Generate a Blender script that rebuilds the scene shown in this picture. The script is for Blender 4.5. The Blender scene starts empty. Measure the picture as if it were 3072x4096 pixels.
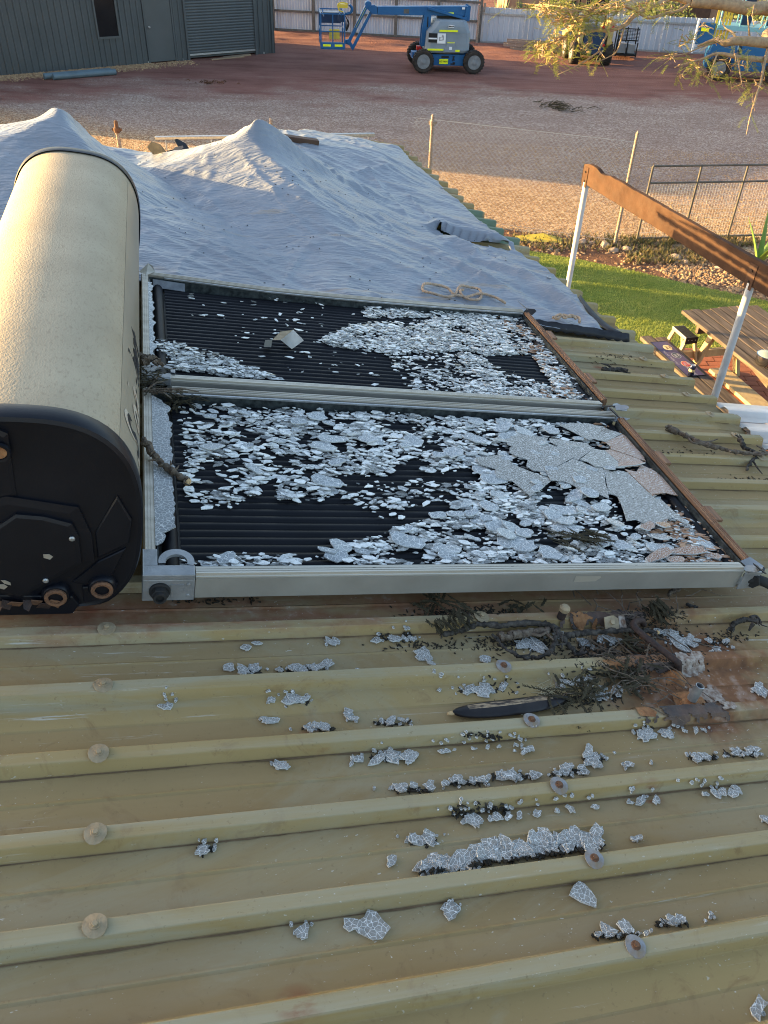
import bpy, math, random
from math import sin, cos, pi, radians, sqrt, atan2, hypot
from mathutils import Vector as V, Matrix as Mx, noise as NZ

# ------------------------------------------------------------------ camera, sky, sun
SC = bpy.context.scene
COL = SC.collection
EYE = V((0, 0, 4.6))
PITCH, ROLL, FPX = radians(37.889), radians(2.2615), 3205.84     # measured from the photograph (3072 x 4096)
_up = V((0, sin(PITCH), cos(PITCH))); _rt = V((1, 0, 0))
CF = V((0, cos(PITCH), -sin(PITCH)))
CR = _rt * cos(ROLL) + _up * sin(ROLL)
CU = _up * cos(ROLL) - _rt * sin(ROLL)
cam = bpy.data.cameras.new('camera'); camo = bpy.data.objects.new('camera', cam); COL.objects.link(camo)
m = Mx((CR, CU, -CF)).transposed().to_4x4(); m.translation = EYE
camo.matrix_world = m
cam.sensor_fit = 'VERTICAL'; cam.sensor_height = 24.0; cam.lens = 24.0 * FPX / 4096.0
cam.clip_start = 0.05; cam.clip_end = 1000
SC.camera = camo

SUN_EL = radians(8.2); SUN_AZ = radians(-77.0)       # azimuth clockwise from +Y
SUN = V((sin(SUN_AZ) * cos(SUN_EL), cos(SUN_AZ) * cos(SUN_EL), sin(SUN_EL)))
w = bpy.data.worlds.new('World'); SC.world = w; w.use_nodes = True
wn = w.node_tree.nodes; wl = w.node_tree.links
for x in list(wn): wn.remove(x)
wo = wn.new('ShaderNodeOutputWorld'); wb = wn.new('ShaderNodeBackground'); ws = wn.new('ShaderNodeTexSky')
ws.sky_type = 'NISHITA'; ws.sun_disc = False; ws.sun_elevation = SUN_EL; ws.sun_rotation = SUN_AZ
ws.air_density = 0.8; ws.dust_density = 2.2; ws.ozone_density = 0.6; ws.altitude = 0
wb.inputs['Strength'].default_value = 0.125
wl.new(ws.outputs[0], wb.inputs[0]); wl.new(wb.outputs[0], wo.inputs[0])
sl = bpy.data.lights.new('sun', 'SUN'); slo = bpy.data.objects.new('sun', sl); COL.objects.link(slo)
sl.energy = 5.0; sl.angle = radians(0.55); sl.color = (1.0, 0.66, 0.25)
slo.rotation_euler = SUN.to_track_quat('Z', 'Y').to_euler(); slo.location = (-20, 8, 12)
SC.view_settings.view_transform = 'Standard'; SC.view_settings.look = 'None'
SC.view_settings.gamma = 1.0; SC.view_settings.exposure = 2.55; SC.view_settings.use_curve_mapping = False
SC.render.engine = 'CYCLES'
SC.cycles.use_denoising = True; SC.cycles.filter_width = 1.05
SC.cycles.max_bounces = 8; SC.cycles.transparent_max_bounces = 24
SC.cycles.diffuse_bounces = 3; SC.cycles.glossy_bounces = 3; SC.cycles.transmission_bounces = 3
SC.cycles.caustics_reflective = False; SC.cycles.caustics_refractive = False

# ------------------------------------------------------------------ survey helpers
def ray(x, y): return CR * ((x - 1536) / FPX) - CU * ((y - 2048) / FPX) + CF
def on_ground(x, y, z=0.0):
    v = ray(x, y); return EYE + v * ((z - EYE.z) / v.z)
# roof frame: s down the slope, t along the house, k above the collectors' top
RD = V((0.95278155, 0.25432958, -0.16590291)); RH = V((-0.25790358, 0.96617066, 0.0)); RN = RD.cross(RH)
RO = V((-0.60584191, 1.50157294, EYE.z - 1.40192353))
ROOF = Mx((RD, RH, RN)).transposed().to_4x4(); ROOF.translation = RO
KT, KP = -0.120, -0.149          # rib tops, pans
def on_roof(x, y, k=KP):
    v = ray(x, y); p0 = RO + RN * k
    P = EYE + v * ((p0 - EYE).dot(RN) / v.dot(RN)) - RO
    return P.dot(RD), P.dot(RH)
def R3(s, t, k): return RO + RD * s + RH * t + RN * k
L, W, GAP = 1.94, 1.0141, 0.0547
RNG = random.Random(7)

# ------------------------------------------------------------------ mesh helpers
WMX = {}
class MB:
    def __init__(s): s.v = []; s.f = []; s.m = []
    def add(s, vs, fs, mi=0, M=None):
        o = len(s.v)
        s.v += [tuple(M @ V(p)) if M is not None else tuple(p) for p in vs]
        s.f += [tuple(i + o for i in f) for f in fs]; s.m += [mi] * len(fs); return s
    def box(s, c, d, M=None, mi=0):
        x, y, z = c; a, b, e = d[0] / 2, d[1] / 2, d[2] / 2
        vs = [(x - a, y - b, z - e), (x + a, y - b, z - e), (x + a, y + b, z - e), (x - a, y + b, z - e),
              (x - a, y - b, z + e), (x + a, y - b, z + e), (x + a, y + b, z + e), (x - a, y + b, z + e)]
        return s.add(vs, [(0, 3, 2, 1), (4, 5, 6, 7), (0, 1, 5, 4), (1, 2, 6, 5), (2, 3, 7, 6), (3, 0, 4, 7)], mi, M)
    def bb(s, x0, x1, y0, y1, z0, z1, M=None, mi=0):
        return s.box(((x0 + x1) / 2, (y0 + y1) / 2, (z0 + z1) / 2), (x1 - x0, y1 - y0, z1 - z0), M, mi)
    def bar(s, p, q, wd, ht, up=(0, 0, 1), mi=0):
        p, q = V(p), V(q); z = (q - p); ln = z.length; z.normalize()
        x = V(up).cross(z)
        if x.length < 1e-4: x = V((1, 0, 0)).cross(z)
        x.normalize(); y = z.cross(x)
        M = Mx((x, y, z)).transposed().to_4x4(); M.translation = (p + q) / 2
        return s.box((0, 0, 0), (wd, ht, ln), M, mi)
    def tube(s, pts, r, n=8, mi=0, cap=True):
        pts = [V(p) for p in pts]; o = len(s.v); k = len(pts)
        rs = r if isinstance(r, (list, tuple)) else [r] * k
        ref = None
        for i, p in enumerate(pts):
            d = (pts[min(i + 1, k - 1)] - pts[max(i - 1, 0)]).normalized()
            if ref is None:
                ref = V((0, 0, 1)) if abs(d.z) < .9 else V((1, 0, 0))
            a = d.cross(ref)
            if a.length < 1e-5: a = d.cross(V((0, 1, 0)))
            a.normalize(); b = a.cross(d).normalized(); ref = b
            for j in range(n):
                g = 2 * pi * j / n
                s.v.append(tuple(p + (a * cos(g) + b * sin(g)) * rs[i]))
        for i in range(k - 1):
            for j in range(n):
                j2 = (j + 1) % n
                s.f.append((o + i * n + j, o + i * n + j2, o + (i + 1) * n + j2, o + (i + 1) * n + j)); s.m.append(mi)
        if cap:
            s.f.append(tuple(o + j for j in reversed(range(n)))); s.m.append(mi)
            s.f.append(tuple(o + (k - 1) * n + j for j in range(n))); s.m.append(mi)
        return s
    def prism(s, poly, z0, z1, M=None, mi=0, mside=None):
        n = len(poly)
        vs = [(p[0], p[1], z0) for p in poly] + [(p[0], p[1], z1) for p in poly]
        s.add(vs, [tuple(reversed(range(n))), tuple(range(n, 2 * n))], mi, M)
        o = len(s.v) - 2 * n
        for i in range(n):
            j = (i + 1) % n
            s.f.append((o + i, o + j, o + n + j, o + n + i)); s.m.append(mi if mside is None else mside)
        return s
    def lathe(s, prof, n=24, M=None, mi=0, closed=False):
        vs = []; fs = []; k = len(prof)
        for (r, z) in prof:
            for j in range(n):
                g = 2 * pi * j / n; vs.append((r * cos(g), r * sin(g), z))
        for i in range(k - 1 if not closed else k):
            i2 = (i + 1) % k
            for j in range(n):
                j2 = (j + 1) % n; fs.append((i * n + j, i * n + j2, i2 * n + j2, i2 * n + j))
        if not closed:
            if prof[0][0] > 1e-5: fs.append(tuple(reversed(range(n))))
            if prof[-1][0] > 1e-5: fs.append(tuple((k - 1) * n + j for j in range(n)))
        return s.add(vs, fs, mi, M)
    def grid(s, fn, nu, nv, mi=0, skip=None):
        o = len(s.v)
        for i in range(nu + 1):
            for j in range(nv + 1): s.v.append(tuple(fn(i / nu, j / nv)))
        for i in range(nu):
            for j in range(nv):
                if skip and skip((i + .5) / nu, (j + .5) / nv): continue
                a = o + i * (nv + 1) + j
                s.f.append((a, a + nv + 1, a + nv + 2, a + 1)); s.m.append(mi)
        return s
    def mesh(s, name, mats, smooth=None):
        me = bpy.data.meshes.new(name); me.from_pydata(s.v, [], s.f)
        for mt in (mats if isinstance(mats, (list, tuple)) else [mats]): me.materials.append(mt)
        if max(s.m or [0]) > 0: me.polygons.foreach_set('material_index', s.m)
        me.update()
        if smooth is not None:
            me.polygons.foreach_set('use_smooth', [True] * len(me.polygons))
            if smooth < 180: me.set_sharp_from_angle(angle=radians(smooth))
        return me
    def build(s, name, mats, parent=None, M=None, smooth=None, bevel=0, seg=2):
        return put(name, s.mesh(name, mats, smooth), parent, M, bevel, seg)
def put(name, me, parent=None, M=None, bevel=0, seg=2):
    o = bpy.data.objects.new(name, me); COL.objects.link(o)
    place(o, parent, M)
    if bevel:
        b = o.modifiers.new('bevel', 'BEVEL'); b.width = bevel; b.segments = seg; b.limit_method = 'ANGLE'; b.angle_limit = radians(40)
    return o
def place(o, parent, M):
    if M is None: M = WMX[parent.name] if parent is not None else Mx.Identity(4)
    o.parent = parent
    o.matrix_basis = (WMX[parent.name].inverted() @ M) if parent is not None else M
    WMX[o.name] = M.copy()
def tag(o, label, cat, group=None):
    o['label'] = label; o['category'] = cat
    if group: o['group'] = group
    return o
def thing(name, label, cat, M=None, group=None):
    o = bpy.data.objects.new(name, None); COL.objects.link(o); o.empty_display_size = .1
    place(o, None, M if M is not None else Mx.Identity(4)); return tag(o, label, cat, group)
def struct(o, kind='structure'): o['kind'] = kind; return o
def T(x, y, z): return Mx.Translation((x, y, z))
def RZ(a): return Mx.Rotation(a, 4, 'Z')
def RX(a): return Mx.Rotation(a, 4, 'X')
def RY(a): return Mx.Rotation(a, 4, 'Y')
def text_mesh(txt, size, M, mat, name, parent, shear=0, bold=0, extrude=.0006, align='CENTER', sx=1.0):
    c = bpy.data.curves.new(name, 'FONT'); c.body = txt; c.size = size; c.align_x = align; c.align_y = 'CENTER'
    c.shear = shear; c.offset = bold; c.extrude = extrude; c.resolution_u = 3; c.fill_mode = 'BOTH'
    o = bpy.data.objects.new(name, c); COL.objects.link(o)
    dg = bpy.context.evaluated_depsgraph_get()
    me = bpy.data.meshes.new_from_object(o.evaluated_get(dg)); me.name = name
    bpy.data.objects.remove(o); bpy.data.curves.remove(c)
    if sx != 1.0: me.transform(Mx.Diagonal((sx, 1, 1, 1)))
    me.materials.clear(); me.materials.append(mat)
    return put(name, me, parent, M)
def frame_m(o, x, y=None, z=None):
    """matrix from an origin and an x axis plus either y or z axis"""
    x = V(x).normalized()
    if z is not None:
        z = V(z).normalized(); y = z.cross(x).normalized(); z = x.cross(y)
    else:
        y = V(y); z = x.cross(y).normalized(); y = z.cross(x)
    M = Mx((x, y, z)).transposed().to_4x4(); M.translation = V(o); return M
def inpoly(x, y, P):
    c = False; j = len(P) - 1
    for i in range(len(P)):
        if (P[i][1] > y) != (P[j][1] > y) and x < (P[j][0] - P[i][0]) * (y - P[i][1]) / (P[j][1] - P[i][1]) + P[i][0]: c = not c
        j = i
    return c
def crv(pts, n):
    """smooth path (Catmull-Rom) through the points"""
    P = [V(p) for p in pts]; P = [2 * P[0] - P[1]] + P + [2 * P[-1] - P[-2]]; out = []
    for i in range(1, len(P) - 2):
        for j in range(n):
            t = j / n; a, b, c, d = P[i - 1], P[i], P[i + 1], P[i + 2]
            out.append(.5 * (2 * b + (c - a) * t + (2 * a - 5 * b + 4 * c - d) * t * t + (3 * b - a - 3 * c + d) * t ** 3))
    out.append(P[-2]); return out

# ------------------------------------------------------------------ materials
class NB:
    """small node builder"""
    def __init__(s, name):
        s.mat = bpy.data.materials.new(name); s.mat.use_nodes = True
        s.t = s.mat.node_tree; s.n = s.t.nodes; s.l = s.t.links
        for x in list(s.n): s.n.remove(x)
        s.out = s.n.new('ShaderNodeOutputMaterial'); s.p = s.n.new('ShaderNodeBsdfPrincipled')
        s.l.new(s.p.outputs[0], s.out.inputs[0]); s._c = None
    def coord(s, kind='Object', sc=(1, 1, 1), rot=(0, 0, 0)):
        c = s.n.new('ShaderNodeTexCoord'); mp = s.n.new('ShaderNodeMapping')
        mp.inputs['Scale'].default_value = sc; mp.inputs['Rotation'].default_value = rot
        s.l.new(c.outputs[kind], mp.inputs[0]); return mp.outputs[0]
    def noise(s, scale, co=None, detail=4, rough=.55, dist=0, out=0):
        x = s.n.new('ShaderNodeTexNoise'); x.inputs['Scale'].default_value = scale; x.inputs['Detail'].default_value = detail
        x.inputs['Roughness'].default_value = rough; x.inputs['Distortion'].default_value = dist
        s.l.new(co or s.coord(), x.inputs['Vector']); return x.outputs[out]
    def voro(s, scale, co=None, feature='F1', out=0, rnd=1):
        x = s.n.new('ShaderNodeTexVoronoi'); x.feature = feature; x.inputs['Scale'].default_value = scale; x.inputs['Randomness'].default_value = rnd
        s.l.new(co or s.coord(), x.inputs['Vector']); return x.outputs[out]
    def ramp(s, fac, stops, interp='LINEAR'):
        r = s.n.new('ShaderNodeValToRGB'); r.color_ramp.interpolation = interp
        e = r.color_ramp.elements
        while len(e) < len(stops): e.new(.5)
        for el, (p, c) in zip(e, stops):
            el.position = p; el.color = (c, c, c, 1) if isinstance(c, (int, float)) else tuple(c) + (1,)
        s.l.new(fac, r.inputs[0]); return r.outputs[0]
    def mix(s, fac, a, b, mode='MIX'):
        x = s.n.new('ShaderNodeMix'); x.data_type = 'RGBA'; x.blend_type = mode
        for sock, v in ((x.inputs[0], fac), (x.inputs[6], a), (x.inputs[7], b)):
            if isinstance(v, (int, float)): sock.default_value = v
            elif isinstance(v, (tuple, list)): sock.default_value = tuple(v) + (1,)
            else: s.l.new(v, sock)
        return x.outputs[2]
    def math(s, op, a, b=0, c=0, clamp=False):
        x = s.n.new('ShaderNodeMath'); x.operation = op; x.use_clamp = clamp
        for sock, v in zip(x.inputs, (a, b, c)):
            if isinstance(v, (int, float)): sock.default_value = v
            else: s.l.new(v, sock)
        return x.outputs[0]
    def sep(s, co=None):
        x = s.n.new('ShaderNodeSeparateXYZ'); s.l.new(co or s.coord(), x.inputs[0]); return x.outputs
    def set(s, **k):
        al = dict(color='Base Color', rough='Roughness', metal='Metallic', alpha='Alpha', spec='Specular IOR Level', coat='Coat Weight', trans='Transmission Weight', sub='Subsurface Weight', normal='Normal', ior='IOR', sheen='Sheen Weight')
        for a, v in k.items():
            i = s.p.inputs[al[a]]
            if isinstance(v, (int, float)): i.default_value = v
            elif isinstance(v, (tuple, list)): i.default_value = tuple(v) + (1,)
            else: s.l.new(v, i)
        return s
    def bump(s, h, strength=.3, dist=.01, normal=None):
        b = s.n.new('ShaderNodeBump'); b.inputs['Strength'].default_value = strength; b.inputs['Distance'].default_value = dist
        s.l.new(h, b.inputs['Height'])
        if normal: s.l.new(normal, b.inputs['Normal'])
        s.l.new(b.outputs[0], s.p.inputs['Normal']); return b.outputs[0]
def simple(name, c1, c2=None, scale=8, rough=.6, metal=0, bump=0, bscale=60, stretch=(1, 1, 1), coat=0, kind='Object', lo=.35, hi=.65, bd=.01):
    b = NB(name); co = b.coord(kind, stretch)
    col = b.ramp(b.noise(scale, co, 6), [(lo, c1), (hi, c2 or tuple(x * .75 for x in c1))])
    b.set(color=col, metal=metal, coat=coat, spec=.25)
    b.set(rough=b.ramp(b.noise(scale * 2.3, co, 4), [(.3, max(.05, rough - .1)), (.7, min(1, rough + .1))]))
    if bump: b.bump(b.noise(bscale, co, 4), bump, bd)
    return b.mat
MT = {}
def mk_roof():
    b = NB('aged_olive_roof_paint'); co = b.coord(); st = b.coord('Object', (.35, 2.2, 2.2)); lo = b.coord('Object', (.12, 3, 3))
    x, y, z = b.sep(co)
    base = b.ramp(b.noise(1.6, co, 5), [(.3, (.270, .194, .082)), (.5, (.305, .222, .098)), (.72, (.335, .25, .120))])
    base = b.mix(b.ramp(b.noise(3.0, lo, 6, .65), [(.45, 0), (.75, .45)]), base, (.25, .175, .085))
    base = b.mix(b.ramp(b.noise(2.3, st, 6, .6, .6), [(.50, 0), (.60, .6)]), base, (.30, .28, .20))      # chalky grey green
    base = b.mix(b.ramp(b.noise(9, b.coord('Object', (1, 1, 1)), 6, .7, 1.2), [(.56, 0), (.68, .55)]), base, (.19, .115, .056))
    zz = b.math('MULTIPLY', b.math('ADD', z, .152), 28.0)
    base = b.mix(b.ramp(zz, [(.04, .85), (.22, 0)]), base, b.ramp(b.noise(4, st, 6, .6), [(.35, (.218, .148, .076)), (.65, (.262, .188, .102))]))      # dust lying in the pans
    base = b.mix(b.math('MULTIPLY', b.ramp(zz, [(.78, 0), (.9, 1)]), b.ramp(b.noise(5, lo, 6, .7), [(.4, .1), (.65, .75)])), base, (.325, .29, .20))      # chalked rib tops
    base = b.mix(b.ramp(b.noise(1.1, b.coord('Object', (.5, 1, 1)), 7, .7, 1.5), [(.53, 0), (.60, .35), (.66, .1)]), base, (.29, .265, .18))
    # fine scuffs on the rib tops and pans
    sc = b.noise(26, b.coord('Object', (.12, 2.6, 2.6), (0, 0, .05)), 8, .75)
    base = b.mix(b.math('MULTIPLY', b.ramp(sc, [(.60, 0), (.68, .9)]), b.ramp(b.noise(1.7, co, 3), [(.46, 0), (.60, 1)])), base, (.46, .45, .40))
    # reddish deposit below the front collector and round the old pipe
    n1 = b.noise(7, b.coord('Object', (.6, 2, 2)), 7, .65)
    yy = b.math('ADD', y, b.math('MULTIPLY', b.math('SUBTRACT', n1, .5), .16))
    m1 = b.math('MULTIPLY', b.ramp(b.math('ADD', yy, .5), [(.40, 0), (.455, 1), (.56, 1), (.60, 0)]), b.ramp(b.math('MULTIPLY', b.math('ADD', x, 1.0), .25), [(.0, 1), (.62, .75), (.72, .35)]))
    red = b.ramp(b.noise(30, co, 6), [(.3, (.20, .075, .035)), (.6, (.26, .13, .08)), (.75, (.34, .26, .21))])
    base = b.mix(b.math('MULTIPLY', m1, b.ramp(n1, [(.38, .15), (.56, .95)])), base, red)
    dx = b.math('SUBTRACT', x, 1.55); dy = b.math('MULTIPLY', b.math('ADD', y, .28), 1.3)
    rr = b.math('ADD', b.math('SQRT', b.math('ADD', b.math('MULTIPLY', dx, dx), b.math('MULTIPLY', dy, dy))), b.math('MULTIPLY', b.math('SUBTRACT', b.noise(9, co, 6), .5), .5))
    base = b.mix(b.ramp(rr, [(.20, .9), (.37, 0)]), base, b.ramp(b.noise(24, co, 6), [(.3, (.10, .045, .03)), (.55, (.20, .09, .045)), (.7, (.30, .2, .15))]))
    fl = b.ramp(b.noise(150, b.coord('Object', (.6, 1, 1)), 2, .5), [(.70, 0), (.74, .75)])
    base = b.mix(b.math('MULTIPLY', fl, b.ramp(b.noise(3, co, 4), [(.42, 0), (.6, 1)])), base, (.50, .49, .44))
    base = b.mix(b.ramp(b.noise(70, co, 4, .7), [(.62, 0), (.70, .4)]), base, (.15, .10, .055))
    # small rust bleeds
    v = b.voro(2.3, co); base = b.mix(b.math('MULTIPLY', b.ramp(v, [(.05, .7), (.12, 0)]), b.ramp(b.noise(22, b.coord('Object', (.4, 1, 1)), 6), [(.48, 0), (.6, 1)])), base, (.2, .06, .03))
    b.set(color=base, rough=b.ramp(b.noise(6, st, 5), [(.3, .62), (.7, .8)]), spec=.07)
    b.bump(b.noise(60, co, 6, .7), .12, .004)
    return b.mat
MT['roof'] = mk_roof()
MT['roof_green'] = simple('green_roof_paint', (.10, .15, .095), (.13, .17, .11), 3, .55)
MT['roof_white'] = simple('pale_grey_sheet_paint', (.62, .62, .60), (.46, .45, .42), 3, .5)
MT['galv'] = simple('galvanised_steel', (.42, .43, .44), (.30, .31, .32), 40, .42, .75)
MT['washer'] = simple('dull_zinc_washer', (.34, .265, .165), (.25, .19, .115), 40, .6, .1, .2, 90)
MT['washer_b'] = simple('blue_grey_zinc_washer', (.24, .25, .27), (.22, .165, .11), 26, .5, .2, .2, 90)
MT['rust'] = simple('flaky_rust', (.17, .085, .045), (.10, .055, .035), 30, .9, 0, .6, 70)
MT['rust_orange'] = simple('orange_sealant_residue', (.30, .15, .065), (.20, .085, .035), 40, .8, 0, .7, 60)
MT['rust_dark'] = simple('dark_rust', (.030, .024, .024), (.060, .036, .028), 30, .7, .2, .4, 80)
MT['alu'] = simple('weathered_aluminium', (.42, .39, .34), (.31, .28, .235), 14, .45, .55, .1, 120, (.15, 1, 1))
MT['alu_pale'] = simple('pale_anodised_aluminium', (.54, .50, .43), (.40, .36, .29), 10, .42, .45, .1, 160, (.1, 2, 2))
MT['alu_side'] = simple('dusty_grey_aluminium', (.33, .315, .28), (.27, .255, .225), 5, .5, .35, .05, 80)
MT['alu_brown'] = simple('dirt_stained_aluminium', (.27, .15, .085), (.11, .062, .04), 26, .65, .1, .1, 120, (2, .15, 2))
def mk_abs():
    b = NB('black_absorber'); co = b.coord(); b.set(color=b.ramp(b.noise(6, co, 5), [(.35, (.0022, .0024, .0042)), (.65, (.0045, .0048, .0075))]), rough=.5, spec=.18); return b.mat
MT['absorb'] = mk_abs() if True else simple('black_absorber', (.0022, .0024, .0042), (.0045, .0048, .0075), 6, .5, 0)
MT['inner'] = simple('spangled_galvanised_liner', (.075, .088, .09), (.022, .027, .030), 45, .5, .4, 0)
MT['black'] = simple('black_plastic', (.012, .012, .013), (.02, .02, .022), 20, .5)
MT['rubber'] = simple('black_rubber', (.018, .018, .018), (.03, .028, .026), 12, .75, 0, .2, 60)
def mk_navy():
    b = NB('navy_black_moulded_plastic'); co = b.coord()
    c = b.ramp(b.noise(5, co, 6), [(.3, (.0028, .0034, .0065)), (.6, (.0045, .0055, .0095)), (.8, (.011, .011, .013))])
    c = b.mix(b.ramp(b.noise(14, b.coord('Object', (1, 1, .3)), 8, .8), [(.66, 0), (.74, .35)]), c, (.045, .045, .045))
    c = b.mix(b.ramp(b.noise(7, co, 6, .7, 1.5), [(.71, 0), (.73, .55)]), c, (.09, .035, .02))
    b.set(color=c, rough=b.ramp(b.noise(8, co, 4), [(.3, .34), (.7, .5)]), spec=.3); b.bump(b.noise(220, co, 2), .08, .002); return b.mat
MT['navy'] = mk_navy()
def mk_barrel():
    b = NB('stucco_embossed_cream_steel'); co = b.coord('Object', (1, 1, 1))
    c = b.ramp(b.noise(3, co, 6), [(.3, (.41, .34, .235)), (.7, (.325, .265, .18))])
    c = b.mix(b.ramp(b.noise(120, b.coord('Object', (1, .45, 1)), 3, .6), [(.54, 0), (.68, .5)]), c, (.235, .18, .12))
    c = b.mix(b.ramp(b.noise(4, b.coord('Object', (1, .4, 1)), 6, .6), [(.5, 0), (.7, .35)]), c, (.26, .20, .13))
    b.set(color=c, rough=.62, metal=.0, spec=.2)
    b.bump(b.noise(190, b.coord('Object', (1, .6, 1)), 2, .5, .4), .5, .003); return b.mat
MT['barrel'] = mk_barrel()
def mk_barrel_side():
    b = NB('smooth_cream_steel'); co = b.coord()
    c = b.ramp(b.noise(4, b.coord('Object', (1, .5, 1)), 6), [(.3, (.36, .31, .22)), (.7, (.28, .24, .17))])
    b.set(color=c, rough=.42, metal=.3); b.bump(b.noise(160, co, 2), .1, .002); return b.mat
MT['barrel_side'] = mk_barrel_side()
MT['decal'] = simple('black_vinyl_lettering', (.012, .012, .012), (.02, .02, .02), 20, .5)
MT['decal_ghost'] = simple('glue_ghost_of_lettering', (.36, .27, .19), (.46, .41, .33), 25, .6)
def mk_glass(name, c1, c2, cell, a_cell, a_line, brown=0):
    b = NB(name); co = b.coord()
    e = b.voro(cell, co, 'DISTANCE_TO_EDGE'); ln = b.ramp(e, [(.008, 1), (.05, 0)])
    hz = b.noise(cell * .6, co, 3)
    col = b.mix(ln, b.ramp(hz, [(.3, c1), (.7, c2)]), (.72, .715, .69))
    b.set(color=col, rough=b.ramp(ln, [(0, .12), (1, .45)]), spec=.6)
    b.bump(e, .25, .002)
    tr = b.n.new('ShaderNodeBsdfTransparent'); mx = b.n.new('ShaderNodeMixShader')
    b.l.new(b.math('ADD', b.math('MULTIPLY', ln, a_line - a_cell), a_cell), mx.inputs[0])
    b.l.new(tr.outputs[0], mx.inputs[1]); b.l.new(b.p.outputs[0], mx.inputs[2]); b.l.new(mx.outputs[0], b.out.inputs[0])
    return b.mat
MT['glass'] = mk_glass('crazed_safety_glass', (.34, .36, .37), (.52, .55, .56), 70, .62, .95)
MT['glass_fine'] = mk_glass('finely_crazed_safety_glass', (.205, .188, .158), (.31, .292, .255), 95, .82, .92)
MT['glass_brown'] = mk_glass('dirt_stained_crazed_glass', (.26, .135, .075), (.40, .25, .16), 110, .85, .85)
MT['glass_roof'] = mk_glass('clear_crazed_glass', (.30, .278, .245), (.44, .42, .385), 95, .48, .9)
MT['glass_strip'] = mk_glass('crazed_glass_strip', (.26, .265, .27), (.38, .395, .40), 80, .70, .9)
MT['glass_edge'] = simple('bright_broken_glass_edge', (.62, .63, .61), (.42, .43, .42), 60, .3)
def mk_crush():
    b = NB('crushed_glass'); co = b.coord()
    b.set(color=b.ramp(b.noise(85, co, 3, .7), [(.3, (.26, .265, .26)), (.47, (.52, .525, .51)), (.66, (.80, .80, .77))]), rough=.16, spec=.7, alpha=b.ramp(b.noise(40, co, 2), [(.3, .70), (.7, .95)])); return b.mat
MT['crush'] = mk_crush()
def mk_crush2(name, cs_, al, ro):
    b = NB(name); co = b.coord(); b.set(color=b.ramp(b.noise(95, co, 3, .7), [(.35, cs_[0]), (.65, cs_[1])]), rough=ro, spec=.7, alpha=al); return b.mat
MT['crush_bright'] = mk_crush2('bright_crushed_glass', ((.62, .62, .59), (.90, .89, .85)), .97, .2)
MT['crush_clear'] = mk_crush2('clear_crushed_glass', ((.16, .165, .16), (.40, .40, .385)), .55, .1)
MT['crush_brown'] = simple('dirty_crushed_glass', (.42, .26, .16), (.26, .13, .07), 40, .3)
def mk_tarp():
    b = NB('silver_woven_tarpaulin'); co = b.coord()
    c = b.ramp(b.noise(2.2, co, 6), [(.3, (.235, .252, .285)), (.7, (.185, .20, .232))])
    c = b.mix(b.ramp(b.noise(2.6, b.coord('Object', (.35, 2.4, 1), (0, 0, .5)), 7, .65, .8), [(.60, 0), (.68, .55)]), c, (.36, .27, .18))
    c = b.mix(b.ramp(b.noise(34, co, 3, .6), [(.755, 0), (.775, .9)]), c, (.05, .045, .04))
    b.set(color=c, rough=.33, spec=.45, metal=.0)
    def crease(scale, stretch, rot, dist):
        n_ = b.noise(scale, b.coord('Object', stretch, (0, 0, rot)), 3, .45, dist)
        return b.math('SUBTRACT', 1.0, b.math('MULTIPLY', b.math('ABSOLUTE', b.math('SUBTRACT', n_, .5)), 5.0), clamp=True)
    h = b.math('ADD', crease(9, (.4, 1.8, 1), .45, .9), b.math('MULTIPLY', crease(17, (.35, 1.8, 1), .6, .7), .6))
    h = b.math('ADD', h, b.math('MULTIPLY', crease(11, (.5, 1.6, 1), -.7, .8), .35))
    h = b.math('ADD', h, b.math('MULTIPLY', b.noise(30, b.coord('Object', (.5, 1.6, 1), (0, 0, .5)), 3, .5), .5))
    b.bump(h, .42, .010); return b.mat
MT['tarp'] = mk_tarp()
MT['tarp_under'] = simple('black_tarpaulin_underside', (.014, .015, .018), (.03, .03, .034), 8, .5, 0, .2, 40)
MT['rope'] = simple('tan_rope', (.50, .37, .26), (.36, .25, .17), 60, .9, 0, .4, 200)
MT['white'] = simple('white_painted_steel', (.66, .67, .67), (.52, .52, .50), 14, .4)
MT['white_old'] = simple('chalky_white_paint', (.38, .33, .28), (.15, .09, .06), 70, .85, 0, .2, 60)
MT['bark'] = simple('grey_brown_bark', (.075, .052, .036), (.16, .13, .10), 60, .9, 0, .7, 120, (1, 1, 1))
MT['bark_black'] = simple('blackened_bark', (.018, .015, .013), (.075, .065, .055), 50, .85, 0, .7, 110)
MT['bark_pale'] = simple('pale_fresh_wood', (.55, .40, .22), (.45, .30, .15), 40, .8)
MT['dryleaf'] = simple('dark_dried_foliage', (.026, .022, .011), (.050, .040, .020), 40, .8)
MT['litter'] = simple('black_leaf_litter', (.014, .013, .010), (.04, .032, .022), 40, .9)
MT['pod'] = simple('black_pod_skin', (.010, .008, .009), (.022, .018, .018), 20, .4)
MT['pod_scuff'] = simple('scuffed_tan_fibre', (.34, .25, .16), (.05, .04, .035), 55, .9, 0, .3, 100, (.5, 2, 1), lo=.42, hi=.58)
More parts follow.
